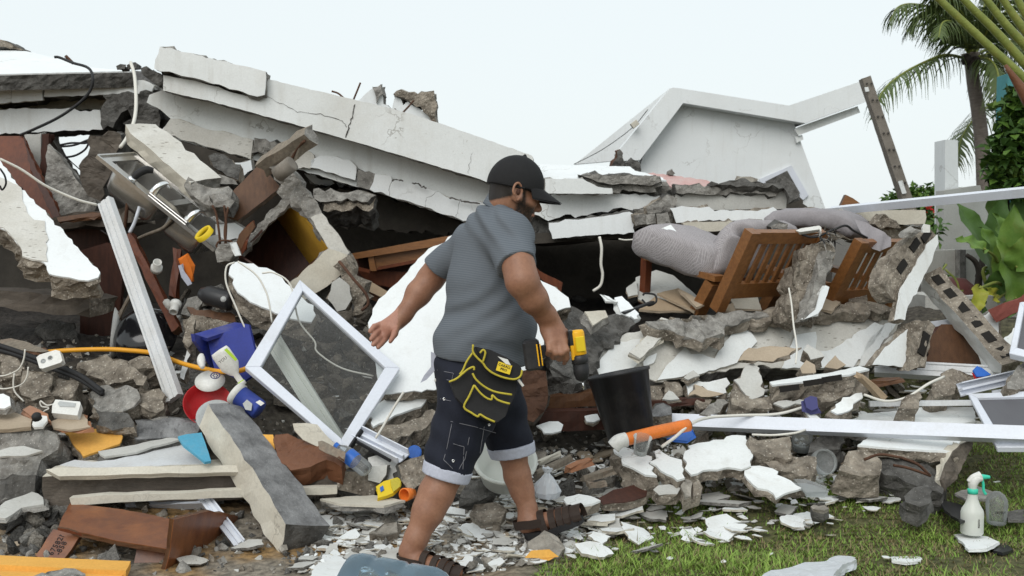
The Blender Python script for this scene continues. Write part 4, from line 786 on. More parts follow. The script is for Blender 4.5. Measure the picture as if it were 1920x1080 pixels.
# long white frame bars
bar('window_track', P(1560, 401, 6.9), P(1990, 361, 5.3), flat_bar(.055, .05), 'pvc', up=(0, -.7, .7), label='long white window track crossing in front of the big leaves', cat='window track')
bar('window_track', P(1096, 787, 5.35), P(2010, 822, 4.55), flat_bar(.07, .055), 'pvc', up=(0, -.85, .5), label='very long white frame bar lying across the rubble at right', cat='window track')
bar('window_track', P(1640, 694, 5.75), P(1885, 708, 5.5), rib(.09, .05), 'pvc_dirty', up=(0, -.8, .6), label='white sliding track lying below the hollow block strip', cat='window track')
bar('window_track', P(1797, 732, 5.2), P(1902, 708, 5.3), chan(.07, .05), 'pvc', up=(0, -.9, .3), label='short white track with open end above the right sash', cat='window track')
bar('window_track', P(1860, 736, 5.2), P(1990, 722, 5.1), rect(.03, .02), 'pvc', label='narrow white strip above the right sash', cat='window track')
bar('window_track', P(1630, 757, 5.15), P(1830, 755, 5.1), rect(.03, .025), 'pvc_dirty', label='thin dusty white strip left of the right sash', cat='window track')
bar('window_track', P(1358, 768, 5.3), P(1440, 786, 5.2), rib(.06, .03), 'alu', up=(0, -.8, .6), label='grey ribbed track end above the long white bar', cat='window track')
bar('window_track', P(1730, 610, 5.9), P(1786, 603, 5.9), rect(.03, .03), 'pvc', label='short white stick above the dark plywood', cat='window track')
def sash(name, label, q, d4, fw, ft, pane, cat='window', mats='pvc'):
    """window sash from four pixel corners with depths: four mitred bars and a pane"""
    c = [P(x, y, d) for (x, y), d in zip(q, d4)]; ctr = sum(c, Vector())/4; n = (c[1]-c[0]).cross(c[3]-c[0]).normalized()
    if n.y > 0: n = -n
    base = ctr.copy(); base.z = min(v.z for v in c); e = empty(name, base, label, cat)
    inn = [v+((ctr-v).normalized()*fw*1.45) for v in c]
    for i in range(4):
        j = (i+1) % 4; bm = bmesh.new()
        vs = [bm.verts.new(x) for x in (c[i], c[j], inn[j], inn[i], c[i]-n*ft, c[j]-n*ft, inn[j]-n*ft, inn[i]-n*ft)]
        for k in ((0, 1, 2, 3), (7, 6, 5, 4), (0, 4, 5, 1), (3, 2, 6, 7), (0, 3, 7, 4), (1, 5, 6, 2)): bm.faces.new([vs[m] for m in k])
        bmesh.ops.recalc_face_normals(bm, faces=bm.faces); bmesh.ops.bevel(bm, geom=bm.edges[:], offset=.003, segments=1, affect='EDGES')
        bmo('frame_bar', bm, mats, e)
    mobj('pane', [v-n*ft*.5 for v in inn], [[0, 1, 2, 3]], pane, e)
    return e, n, c
sash('screen_window', 'white sash with dark insect screen at the right edge', [(1815, 738), (2000, 730), (2020, 838), (1868, 838)], (5.15, 4.9, 4.5, 4.62), .045, .03, 'mesh_screen')
sash('casement', 'white empty frame corner at the right edge by the red beam', [(1912, 566), (1990, 560), (2010, 690), (1892, 662)], (5.4, 5.3, 4.9, 5.1), .04, .04, 'mesh_screen')
# fallen plaster wall along the middle right
fw_ = s('fallen_wall', 'fallen rendered wall lying back below the two chairs', 'wall slab', [(1098, 716), (1118, 672), (1150, 640), (1215, 612), (1290, 606), (1330, 602), (1400, 596), (1500, 586), (1600, 590), (1682, 592), (1690, 606), (1672, 640), (1640, 684), (1560, 690), (1500, 688), (1380, 690), (1290, 706), (1232, 716), (1180, 700)], 5.72, .10, -.24, .16, 'keyed', 'conc_dark', jag=.008)
for q, m in (([(1102, 714), (1122, 680), (1142, 655), (1160, 640), (1212, 634), (1210, 656), (1200, 676), (1186, 690), (1150, 700)], 'plaster'), ([(1216, 668), (1232, 662), (1226, 680), (1208, 690), (1206, 678)], 'plaster'), ([(1232, 713), (1255, 680), (1285, 648), (1296, 664), (1318, 664), (1340, 672), (1360, 640), (1392, 606), (1405, 618), (1420, 640), (1398, 668), (1370, 684), (1300, 704)], 'plaster'),
             ([(1466, 690), (1478, 660), (1492, 628), (1530, 622), (1530, 660), (1560, 655), (1600, 628), (1640, 604), (1660, 610), (1640, 640), (1600, 688), (1500, 690)], 'plaster'), ([(1610, 686), (1628, 640), (1660, 606), (1682, 604), (1660, 640), (1636, 686)], 'plaster')):
    s('plaster_patch', None, None, q, 5.7, th=.02, face=m, side='plaster_cream', parent=fw_, on=fw_, off=.018, jag=.004, rough=.004)
s('rough_core', 'dark rough concrete ridge above the fallen rendered wall', 'concrete', [(1400, 598), (1440, 578), (1500, 572), (1600, 568), (1640, 566), (1690, 584), (1600, 588), (1500, 594), (1420, 604)], 5.95, .1, -.5, .06, 'conc_brown', 'conc_brown', jag=.014, skin=.004)
s('rough_core', 'dark concrete mass behind the cordless drill', 'concrete', [(1040, 600), (1070, 576), (1110, 584), (1140, 590), (1190, 605), (1150, 645), (1130, 660), (1112, 700), (1080, 720), (1030, 690)], 5.45, .1, -.35, .25, 'conc_dark', 'conc_dark', jag=.02, rough=.03, skin=.004)
s('rough_core', 'dark broken concrete right of the drill under the chair', 'concrete', [(1210, 605), (1270, 596), (1340, 590), (1430, 585), (1450, 598), (1400, 602), (1360, 612), (1335, 632), (1300, 634), (1266, 622), (1236, 618)], 5.62, .1, -.5, .07, 'conc', 'conc_brown', jag=.02, rough=.03, skin=.004)
s('plaster_piece', 'dotted pale plaster wedge among the dark concrete under the chair', 'plaster', [(1180, 660), (1225, 620), (1240, 595), (1258, 600), (1250, 625), (1225, 650), (1200, 672)], 5.5, .1, -.4, .03, 'keyed', 'plaster_cream', jag=.005)
s('plaster_piece', 'tan flat stone in the dark concrete near the drill', 'plaster', [(1096, 584), (1135, 582), (1140, 594), (1112, 610)], 5.35, .1, -.4, .05, 'plaster_cream', 'conc', jag=.005)
for k, (q, d, m) in enumerate((([(1192, 520), (1230, 506), (1262, 516), (1330, 575), (1290, 585), (1228, 578), (1196, 560)], 6.35, 'plaster_grey'), ([(1232, 550), (1272, 540), (1318, 572), (1302, 584)], 6.1, 'cardboard'), ([(1228, 556), (1300, 582), (1238, 583), (1198, 580)], 6.05, 'cardboard'), ([(1272, 540), (1325, 568), (1306, 576), (1274, 544)], 6.0, 'tan'), ([(1174, 540), (1194, 525), (1196, 552), (1178, 556)], 6.3, 'plaster_grey'),
                           ([(1345, 574), (1375, 568), (1380, 584), (1350, 582)], 5.95, 'tan'), ([(1370, 560), (1420, 556), (1428, 580), (1378, 578)], 6.1, 'plaster_cream'), ([(1545, 556), (1576, 566), (1560, 584), (1538, 578)], 6.0, 'tan'), ([(1590, 552), (1626, 552), (1626, 566), (1592, 566)], 6.2, 'conc_brown'))):
    s('loose_board', ['large grey panel sliding out under the nearer chair', 'tan board fanned out under the nearer chair', 'lowest tan board under the nearer chair', 'narrow tan board against the chair leg', 'small grey panel left of the fanned boards', 'small tan tile right of the near chair leg', 'cream panel between the near chair legs', 'tan triangular board beside the upright wall strip', 'brown block under the farther chair'][k], 'board', q, d, .05, -.75, .015 if k != 8 else .06, m, 'tan', jag=.002, rough=.002, skin=.003)
s('plaster_prism', 'bright white plaster prism left of the fanned tan boards', 'plaster', [(1152, 558), (1166, 555), (1198, 588), (1190, 597), (1165, 588)], 5.75, 0, -.4, .05, 'plaster_clean', 'plaster', jag=.002)
s('plaster_shard', 'tiny white shard below the plaster prism', 'plaster', [(1182, 592), (1190, 586), (1196, 597), (1190, 598)], 5.65, 0, -.4, .02, 'plaster_clean', 'plaster', jag=.002)
s('plaster_shard', 'thin white sliver beside the plaster prism', 'plaster', [(1132, 553), (1142, 556), (1150, 564), (1140, 560)], 5.8, 0, -.4, .02, 'plaster_clean', 'plaster', jag=.002)
tube('wire_hook', [P(1205, 554, 5.9), P(1210, 550, 5.9), P(1228, 553, 5.9), P(1230, 566, 5.88), P(1216, 573, 5.85), P(1204, 562, 5.88)], .006, 'black_rubber', label='black wire loop in front of the fanned boards', cat='wire')
bar('black_strip', P(1168, 587, 5.7), P(1224, 566, 5.85), rect(.03, .012), 'black_plastic', label='flat black strip pointing at the fanned boards', cat='strip')
tube('hanging_cord', [P(1124, 444, 6.6), P(1128, 465, 6.58), P(1127, 495, 6.58), P(1130, 515, 6.58), P(1126, 535, 6.58), P(1112, 546, 6.58)], .010, 'cable_white', label='white cord hanging in the dark opening right of the man', cat='cord', n=6)
tube('cord', [P(1160, 448, 6.6), P(1172, 450, 6.6), P(1188, 449, 6.6)], .005, 'cable_white', label='short white cord loop above the left end of the cushion', cat='cord')
tube('cord', [P(1479, 540, 5.6), P(1484, 570, 5.55), P(1488, 610, 5.4), P(1494, 650, 5.3), P(1492, 682, 5.2)], .005, 'cable_white', label='thin pale cord hanging down from the near chair leg', cat='cord')
tube('cable', [P(1450, 430, 5.9), P(1490, 435, 5.9), P(1525, 445, 5.85), P(1560, 432, 5.85), P(1585, 423, 5.85), P(1600, 432, 5.9), P(1626, 446, 5.95)], .007, 'black_rubber', label='black cable draped over the two chair backs', cat='cable')
leafcloud('wire_tangle', [(P(1552, 442, 5.75), (.07, .05, .03))], 50, .08, ['conc', 'black_rubber'], None, 5, .12); tag(bpy.data.objects['wire_tangle'], 'frayed grey wire tangle on top of the upright wall strip', 'wire')
s('light_fitting', 'white angled light fitting lying on the near chair top rail', 'fitting', [(1492, 432), (1502, 428), (1536, 423), (1540, 426), (1540, 438), (1536, 430), (1500, 435)], 5.85, 0, -.2, .03, 'white_plastic', 'white_plastic', jag=0, rough=0, skin=.004)
s('socket_cover', 'small white switch cover on top of the hollow block slab', 'switch', [(1730, 428), (1734, 420), (1744, 422), (1744, 436), (1730, 436)], 5.6, 0, 0, .02, 'white_plastic', 'white_plastic', jag=0, rough=0, skin=.004)
s('concrete_block', 'grey stone on the far chair cushion end', 'rock', [(1445, 425), (1462, 417), (1478, 420), (1476, 434), (1450, 434)], 5.95, 0, 0, .1, 'conc', 'conc_dark', jag=.006)
s('concrete_block', 'curved grey stone by the hollow block slab top', 'rock', [(1690, 446), (1700, 436), (1718, 429), (1728, 432), (1712, 445)], 5.75, 0, 0, .08, 'conc', 'conc', jag=.005)
# big slabs lying lower right
o = s('hollow_slab', 'grey hollow slab with white top lying right of centre', 'slab', [(1443, 716), (1500, 706), (1560, 698), (1612, 686), (1630, 692), (1600, 700), (1560, 708), (1500, 716), (1448, 722)], 5.25, 0, -.8, .14, 'plaster', 'conc_brown', jag=.004)
holes(o, [(1480, 728), (1525, 717), (1560, 710)], 5.1, .10, .03, -.15, .02, False)
g = s('wall_slab', 'big white slab tipped on edge in the lower right grass', 'wall slab', [(1608, 834), (1640, 812), (1700, 808), (1760, 812), (1812, 818), (1824, 822), (1790, 846), (1700, 842), (1650, 838)], 4.85, .05, -.95, .05, 'plaster', 'conc_brown', jag=.003)
s('wall_slab', 'white tipped slab behind the long bar at right', 'wall slab', [(1560, 800), (1620, 776), (1680, 770), (1740, 762), (1825, 763), (1830, 790), (1760, 800), (1650, 806)], 5.15, .0, -.8, .06, 'plaster', 'conc', jag=.005)
s('slab_edge', 'raw broken front edge of the big tipped slab', 'concrete', [(1612, 836), (1650, 838), (1700, 842), (1790, 846), (1780, 870), (1745, 872), (1700, 856), (1660, 852), (1625, 850)], 4.72, .05, -.2, .2, 'plaster_cream', 'conc_brown', jag=.01)
s('concrete_slab', 'brown side of the big tipped slab facing the lawn', 'concrete', [(1790, 845), (1822, 822), (1820, 840), (1794, 890), (1772, 922), (1765, 900), (1775, 870)], 4.62, .3, -.1, .05, 'render_brown', 'plaster_cream', jag=.004)
s('concrete_block', 'dark crumbling concrete under the big tipped slab', 'concrete', [(1650, 860), (1700, 862), (1745, 878), (1772, 888), (1768, 925), (1740, 920), (1715, 908), (1660, 890), (1625, 880)], 4.6, 0, -.35, .2, 'conc_dark', 'conc_dark', jag=.015, skin=.004)
for k, q in enumerate(([(1620, 862), (1650, 852), (1690, 858)], [(1675, 872), (1705, 878), (1745, 892)], [(1690, 858), (1720, 870), (1742, 890)])):
    tube('rebar', [P(a, b, 4.45) for a, b in q], .007, 'rust', label='rusty rebar in the tipped slab edge, ' + ['left one', 'lower one', 'upper right one'][k], cat='rebar', n=4, sides=5)
s('rock', 'dark angular rock in the grass in front of the tipped slab', 'rock', [(1695, 928), (1706, 920), (1740, 910), (1748, 922), (1744, 944), (1725, 950), (1698, 940)], 4.25, 0, -.4, .09, 'conc_dark', 'conc_dark', jag=.006, skin=.003)
s('rock', 'small dark rock in the grass left of the tipped slab', 'rock', [(1520, 950), (1532, 942), (1546, 944), (1554, 958), (1545, 963), (1524, 958)], 4.2, 0, -.4, .05, 'stone', 'conc_dark', jag=.005, skin=.003)
# ================================================================== left ruin: sink, doors, beams, slabs
# --- stainless double sink lying tilted
def build_sink():
    O, Ue, Ve = P(184, 294, 5.85), P(402, 468, 5.75), P(209, 270, 6.12)
    x, y, z = frame_axes(O, Ue, Ve); L = (Ue-O).length; Wd = max(.36, (Ve-O).length)
    if z.y > 0: z = -z; 
    e = empty('kitchen_sink', O, 'stainless double bowl sink tipped over on the left ruin', 'sink')
    def pt(a, b, c): return O+x*a+y*b+z*c
    us = [0, .05, L*.50, L*.55, L*.88, L]; vs_ = [0, .07, Wd-.035, Wd]; bm = bmesh.new(); g = {}
    for i, a in enumerate(us):
        for j, b in enumerate(vs_): g[i, j] = bm.verts.new(pt(a, b, 0))
    for i in range(5):
        for j in range(3):
            if (i, j) in ((1, 1), (3, 1)): continue
            bm.faces.new([g[i, j], g[i+1, j], g[i+1, j+1], g[i, j+1]])
    bmo('deck', bm, 'steel', e)
    for (a0, a1, dp) in ((.05, L*.50, .19), (L*.55, L*.88, .17)):
        v = []; f = []; NS = 32; rings = [(1, 0), (.985, .012), (.95, dp*.45), (.9, dp*.85), (.78, dp), (.01, dp+.004)]
        cx, cy = (a0+a1)/2, (.07+Wd-.035)/2; hx, hy = (a1-a0)/2, (Wd-.105)/2
        for sc, dd in rings:
            for k in range(NS):
                t = 2*math.pi*k/NS; c, s_ = math.cos(t), math.sin(t); ee = .35
                v.append(pt(cx+math.copysign(abs(c)**ee, c)*hx*sc, cy+math.copysign(abs(s_)**ee, s_)*hy*sc, -dd))
        for i in range(len(rings)-1):
            for k in range(NS): f.append([i*NS+k, i*NS+(k+1) % NS, (i+1)*NS+(k+1) % NS, (i+1)*NS+k])
        mobj('bowl', v, f, 'steel', e, smooth=True)
    rim = [pt(-.006, -.006, .0), pt(L+.006, -.006, 0)]
    bar('rim', rim[0], rim[1], rect(.012, .022), 'steel', up=z, parent=e)
    bar('rim', pt(-.006, Wd+.006, 0), pt(L+.006, Wd+.006, 0), rect(.012, .022), 'steel', up=z, parent=e)
    bar('rim', pt(-.006, 0, 0), pt(-.006, Wd, 0), rect(.012, .022), 'steel', up=z, parent=e)
    mx = bar('mixer_base', pt(L*.42, .035, .015), pt(L*.74, .035, .015), rect(.045, .03), 'chrome', up=z, parent=e)
    for a in (.43, .73):
        tube('lever', [pt(L*a, .035, .02), pt(L*a+.005, .045, .07), pt(L*a+.02, .075, .1), pt(L*a+.05, .10, .085)], lambda t: .022*(1-t)+.008, 'chrome', mx)
    tube('spray_handle', [pt(L*.26, .035, .0), pt(L*.265, .055, .05), pt(L*.285, .08, .09), pt(L*.32, .10, .105)], lambda t: .016+.008*math.sin(t*3), 'black_rubber', e)
    lathe('spray_collar', [(.026, 0), (.026, .012), (.016, .02)], pt(L*.26, .033, .002), z, 'chrome', e, segs=16)
    return e
build_sink()
lathe('tape_roll', [(.055, 0), (.055, .03), (.042, .03), (.042, 0), (.055, 0)], P(386, 442, 5.7), (-.5, -.5, .7), 'label_yellow', label='roll of yellow tape at the low end of the sink', cat='tape')
tube('drain_hose', [P(322, 412, 5.85), P(305, 428, 5.9), P(275, 440, 6.0), P(250, 452, 6.1)], .011, 'wood_grey', label='grey drain hose under the tipped sink', cat='hose')
tube('supply_pipe', [P(264, 380, 5.95), P(258, 400, 5.9), P(252, 418, 5.9), P(243, 436, 5.9)], .011, 'pvc', label='white bent pipe hanging under the sink', cat='pipe')
tube('supply_pipe', [P(242, 350, 5.95), P(238, 390, 5.95), P(234, 430, 6.0)], .011, 'rust', label='straight rusty pipe hanging under the sink', cat='pipe')
# --- beam above the sink
bs0, bs1 = P(262, 246, 6.35), P(385, 352, 5.95)
beam('concrete_lintel', bs0, bs1, .20, .10, ['plaster_cream', 'keyed', 'conc'], up=(.25, -.55, .8), label='whitewashed concrete lintel lying above the tipped sink', cat='lintel', rough=.004, fsel=[0, 0, 1, 0])
s('concrete_lump', 'grey concrete lump clinging to the low end of the lintel', 'concrete', [(355, 335), (372, 345), (398, 352), (428, 348), (436, 368), (432, 382), (405, 384), (372, 376), (356, 360)], 5.85, 0, -.2, .12, 'conc', 'conc', jag=.012, skin=.003)
s('concrete_lump', 'second grey lump hanging right below the lintel end', 'concrete', [(392, 368), (420, 362), (440, 378), (430, 392), (400, 388)], 5.75, 0, -.2, .09, 'conc', 'conc_dark', jag=.01, skin=.003)
for k, q in enumerate(([(398, 385), (405, 400), (410, 430), (413, 460)], [(428, 388), (424, 410), (421, 440), (426, 465)], [(420, 385), (424, 420), (422, 462)])):
    tube('rebar', [P(a, b, 5.72) for a, b in q], .007, 'rust', label='rusty rebar dangling below the lintel lumps, ' + ['left', 'right', 'middle'][k] + ' one', cat='rebar', n=4, sides=5)
tube('rebar_ring', [P(405, 462, 5.7), P(412, 452, 5.7), P(432, 452, 5.7), P(436, 462, 5.7), P(420, 468, 5.7), P(405, 462, 5.7)], .006, 'rust', label='rusty wire ring below the dangling rebar', cat='rebar')
s('concrete_lump', 'round grey concrete lump under the wire ring', 'concrete', [(402, 470), (412, 458), (432, 460), (440, 476), (430, 490), (408, 492)], 5.65, 0, 0, .12, 'conc', 'conc', jag=.01, skin=.003)
s('plaster_piece', 'white plaster patch between the dangling rebars', 'plaster', [(404, 420), (440, 418), (456, 428), (452, 448), (418, 452), (405, 446)], 5.95, 0, 0, .05, 'plaster_clean', 'conc', jag=.006)
s('paper_scrap', 'small white paper by the round lump under the wire ring', 'paper', [(434, 456), (442, 455), (449, 478), (443, 478)], 5.6, 0, 0, .004, 'plaster_clean', 'plaster', jag=0, skin=.001)
s('timber_debris', 'dark splintered timber right of the sink lintel', 'timber', [(390, 292), (420, 288), (450, 320), (447, 338), (425, 330), (400, 312)], 6.5, 0, -.2, .12, 'conc_dark', 'wood_grey', jag=.012, skin=.003)
s('timber_debris', 'grey rough timber below the splintered one', 'timber', [(362, 302), (395, 318), (440, 336), (446, 346), (425, 345), (380, 325)], 6.35, 0, -.2, .1, 'conc', 'conc_dark', jag=.01, skin=.003)
s('plaster_piece', 'bright wall patch seen behind the splintered timber', 'plaster', [(440, 305), (470, 300), (473, 318), (455, 332), (446, 325)], 7.0, 0, 0, .05, 'plaster_clean', 'conc', jag=.006)
# --- doors and panels at far left
s('door_leaf', 'dark red brown door leaf leaning under the left beam', 'door', [(-200, 255), (43, 255), (52, 290), (75, 335), (112, 408), (88, 412), (40, 350), (-200, 350)], 6.9, 0, -.2, .05, 'wood_red', 'wood_dark', jag=0, rough=.003, skin=.004)
s('door_stile', 'splintered dark door stile beside the grey triangular slab', 'timber', [(44, 256), (56, 290), (66, 312), (82, 345), (100, 375), (112, 405), (100, 408), (72, 350), (52, 300)], 6.7, 0, -.2, .06, 'wood_dark', 'wood_red', jag=.004, skin=.003)
s('mauve_strip', 'pale mauve panel strip under the left beam', 'panel', [(45, 252), (77, 250), (76, 300), (74, 325), (60, 305)], 7.2, 0, 0, .06, 'plaster_grey', 'conc', jag=.002)
s('wall_slab', 'grey triangular slab standing left of the sink', 'slab', [(88, 272), (102, 282), (116, 298), (150, 345), (182, 382), (176, 398), (106, 405), (84, 340)], 6.8, 0, -.1, .12, 'conc', 'conc', jag=.004, skin=.004)
s('door_post', 'dark post standing between pale panel and grey slab', 'post', [(78, 252), (92, 250), (90, 280), (84, 330), (76, 320)], 7.1, 0, 0, .08, 'wood_dark', 'wood_dark', jag=.003, skin=.003)
s('cloth_bundle', 'dark brown column of debris left above the sink', 'debris', [(168, 252), (214, 246), (228, 262), (212, 300), (200, 340), (190, 378), (160, 358), (150, 335), (155, 300)], 6.6, 0, 0, .2, 'render_brown', 'conc_dark', jag=.014, skin=.004)
for k, q in enumerate(([(112, 272), (135, 268), (162, 268), (170, 258)], [(112, 296), (140, 292), (160, 280), (168, 264)], [(114, 275), (140, 272), (166, 262)], [(112, 280), (130, 300), (150, 318)])):
    tube('cable', [P(a, b, 7.4) for a, b in q], .008 if k < 3 else .004, 'black_rubber', label='black cable across the gap under the left beam, ' + ['upper', 'lowest sagging', 'middle', 'thinnest slanting'][k] + ' one', cat='cable', n=5, sides=5)
# --- big white plate on the left edge and dark counter
wp = s('wall_slab', 'huge white wall slab with chipped edge at the left border', 'wall slab', [(-120, 200), (0, 300), (30, 343), (100, 414), (150, 470), (188, 511), (184, 520), (165, 526), (130, 520), (92, 513), (82, 492), (60, 486), (42, 480), (38, 462), (12, 432), (-20, 415), (-120, 380)], 5.55, .05, -.35, .15, 'plaster_clean', 'conc_brown', jag=.005, rough=.025)
s('keyed_patch', None, None, [(-80, 290), (8, 335), (40, 352), (52, 400), (64, 412), (84, 414), (88, 440), (89, 490), (60, 486), (42, 480), (38, 462), (12, 432), (-80, 390)], 5.5, th=.01, face='keyed', side='keyed', parent=wp, on=wp, off=.006, jag=.006, rough=.002, skin=.004)
tube('black_wire', [P(0, 316, 5.2), P(9, 330, 5.2), P(11, 345, 5.2), P(4, 356, 5.22), P(0, 348, 5.22)], .005, 'black_rubber', label='black wire loop on the huge white slab', cat='wire')
tube('cord', [P(0, 298, 5.2), P(40, 318, 5.25), P(80, 345, 5.3), P(110, 360, 5.35), P(150, 376, 5.4), P(182, 384, 5.45)], .007, 'cable_white', label='white cord running from the left edge to the white frame bar', cat='cord')
beam('counter_slab', P(-120, 548, 5.9), P(196, 572, 5.8), .3, .10, ['render_brown', 'conc_brown', 'conc_brown'], label='dark broken counter slab below the huge white slab', cat='counter', rough=.008)
beam('counter_slab', P(105, 420, 6.5), P(272, 404, 6.4), .3, .09, ['render_brown', 'conc_brown', 'conc_brown'], label='dark shelf slab behind the white frame bar', cat='counter', rough=.008)
s('wood_strip', 'splintered reddish veneer on the dark shelf slab', 'timber', [(106, 408), (150, 402), (196, 398), (198, 403), (150, 409), (110, 416)], 6.25, 0, -.5, .02, 'wood_brown', 'wood_brown', jag=.004, skin=.002)
s('plaster_piece', 'pale plaster block behind the pipes under the sink', 'plaster', [(236, 398), (262, 392), (274, 396), (270, 410), (240, 414)], 6.3, 0, 0, .08, 'plaster_grey', 'conc', jag=.004)
s('maroon_board', 'dark maroon cabinet side standing in the left void', 'cabinet', [(150, 470), (200, 455), (238, 470), (230, 520), (224, 590), (216, 660), (150, 640)], 6.2, 0, 0, .04, 'wood_dark', 'wood_dark', jag=0, rough=.002, skin=.003)
s('maroon_board', 'dark maroon board in the void above the counter slab', 'cabinet', [(110, 440), (170, 420), (200, 440), (190, 560), (100, 560)], 6.6, 0, 0, .04, 'wood_dark', 'wood_dark', jag=0, rough=.002, skin=.003)
s('curved_shard', 'grey curved shard in the void under the counter slab', 'debris', [(66, 618), (90, 600), (140, 605), (150, 650), (100, 655), (84, 640)], 6.0, 0, -.2, .04, 'conc_dark', 'conc_dark', jag=.004, skin=.003)
beam('wood_plank', P(244, 442, 6.0), P(334, 622, 5.6), .045, .06, ['wood_red', 'wood_brown'], up=(0, -1, .2), label='thin red brown plank right beside the white frame bar', cat='plank', rough=.003)
beam('wood_plank', P(335, 470, 5.95), P(326, 560, 5.85), .04, .05, ['wood_red', 'wood_brown'], up=(0, -1, .2), label='short upright red plank under the sink end', cat='plank', rough=.003)
beam('metal_rod', P(246, 548, 5.9), P(218, 605, 5.8), .02, .02, ['wood_grey', 'wood_grey'], up=(0, -1, .2), label='thin grey rod leaning in the left void', cat='rod', rough=.002)
bar('window_track', P(333, 748, 5.05), P(203, 379, 5.62), rib(.085, .04), 'pvc_dirty', up=(-.25, -.95, 0), label='tall white frame bar leaning upright on the left rubble', cat='window track')
for k, (q, ax_) in enumerate((((293, 498), (.3, -.6, .5)), ((330, 560), (.05, -.75, -.6)))):
    e = lathe('pipe_fitting', [(.028, 0), (.032, 0), (.032, .03), (.024, .032), (.024, .075), (.02, .078), (.02, .01)], P(q[0], q[1]+8, 5.6), ax_, 'white_plastic', label='white plastic pipe elbow, ' + ['upper one beside the thin plank', 'lower one below the upright plank'][k], cat='pipe fitting', segs=18)
tube('pipe_fitting', [P(312, 566, 5.62), P(316, 572, 5.6), P(322, 578, 5.6)], .022, 'plaster_grey', label='grey pipe stub next to the lower elbow', cat='pipe fitting')
# white dish, black pan
lathe('black_basin', [(.0, .11), (.06, .108), (.12, .09), (.165, .05), (.185, 0), (.19, -.005), (.18, .0), (.15, .04), (0, .09)], P(272, 632, 5.75), (-.1, -.85, .5), 'black_gloss', label='glossy black basin lying in the left void', cat='basin', segs=36)
lathe('white_plate', [(.0, 0), (.12, .005), (.16, .03), (.163, .032), (.12, .0), (0, -.006)], P(222, 628, 5.85), (-.93, -.3, .1), 'white_plastic', label='white plate rim beside the black basin', cat='plate', segs=28)
s('cloth', 'crumpled orange cloth under the sink end', 'cloth', [(338, 488), (348, 480), (358, 500), (360, 528), (350, 530), (342, 512)], 5.75, 0, 0, .03, 'cloth_orange', 'cloth_orange', jag=.004, skin=.003)
s('cloth', 'white and blue cloth strip beside the orange cloth', 'cloth', [(334, 498), (340, 496), (360, 532), (352, 536), (340, 520)], 5.72, 0, 0, .02, 'cuff_cloth', 'cuff_cloth', jag=.003, skin=.003)
o = lathe('dark_bottle', [(.03, 0), (.052, .005), (.055, .02), (.055, .15), (.045, .17), (.03, .2)], P(436, 566, 5.5), (-.9, .2, .22), 'black_plastic', label='dark cylinder bottle with round label by the keyed slab', cat='bottle')
lathe('round_label', [(.016, 0), (.016, .003)], P(419, 561, 5.42), (0, -1, .25), 'grey_plastic', o, segs=16)
for k, (q, d, m) in enumerate((([(340, 590), (352, 560), (380, 555), (370, 600)], 5.7, 'conc'), ([(350, 575), (440, 590), (442, 604), (360, 592)], 5.55, 'wood_brown'), ([(342, 600), (366, 592), (430, 606), (420, 622), (350, 620)], 5.5, 'conc_brown'), ([(350, 610), (362, 590), (368, 600), (364, 640), (352, 652), (342, 640)], 5.35, 'conc_brown'), ([(342, 685), (352, 650), (358, 640), (352, 690), (345, 712), (338, 708)], 5.3, 'plaster'))):
    s('debris_piece', ['grey rubble piece under the pipe elbow', 'splintered brown board below the dark bottle', 'brown concrete ledge behind the blue crate', 'upright concrete fragment beside the white frame bar', 'white plaster strip below the upright fragment'][k], ['rubble', 'board', 'concrete', 'concrete', 'plaster'][k], q, d, 0, -.2, .05, m, 'conc_brown', jag=.006, skin=.003)
# --- keyed slab behind the diamond window
s('wall_slab', 'white broken slab with cut edge behind the diamond window', 'wall slab', [(430, 506), (438, 492), (448, 490), (500, 502), (530, 522), (560, 552), (588, 572), (592, 590), (584, 604), (540, 596), (505, 580), (470, 566), (446, 548), (436, 530)], 5.45, .1, -.35, .14, 'plaster_clean', 'conc_brown', jag=.006)
for k, q in enumerate(([(492, 512), (515, 512), (545, 535), (560, 600), (590, 640), (595, 660), (640, 690), (700, 705)], [(440, 492), (425, 500), (424, 530), (440, 570), (462, 620), (485, 660), (488, 690)], [(446, 490), (480, 515), (498, 545), (505, 570), (510, 605)])):
    tube('cord', [P(a, b, 5.25-.1*(i/7)) for i, (a, b) in enumerate(q)], .005, 'cable_white', label='thin white cord draped over the broken slab, ' + ['longest running behind the window', 'left loop towards the blue crate', 'short inner one'][k], cat='cord', n=5, sides=5)
# --- yellow lined cabinet niche
nc = empty('wall_cupboard', P(540, 545, 5.85), 'overturned concrete cupboard with yellow lined inside', 'cupboard')
A, B, C_, D = P(547, 374, 5.85), P(614, 466, 5.75), P(540, 536, 5.7), P(452, 478, 5.8); bk = Vector((-.20, .46, -.10))
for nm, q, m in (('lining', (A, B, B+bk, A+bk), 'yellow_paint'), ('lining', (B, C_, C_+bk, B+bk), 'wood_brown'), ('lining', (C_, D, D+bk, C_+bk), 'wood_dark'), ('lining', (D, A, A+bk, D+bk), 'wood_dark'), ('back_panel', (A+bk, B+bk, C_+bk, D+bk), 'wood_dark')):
    n = (q[1]-q[0]).cross(q[3]-q[0]).normalized()*.012; ctr = (A+B+C_+D)/4+bk/2
    if n.dot(q[0]-ctr) < 0: n = -n
    mobj(nm, list(q)+[v+n for v in q], [[0, 1, 2, 3], [7, 6, 5, 4], [0, 4, 5, 1], [1, 5, 6, 2], [2, 6, 7, 3], [3, 7, 4, 0]], m, nc)
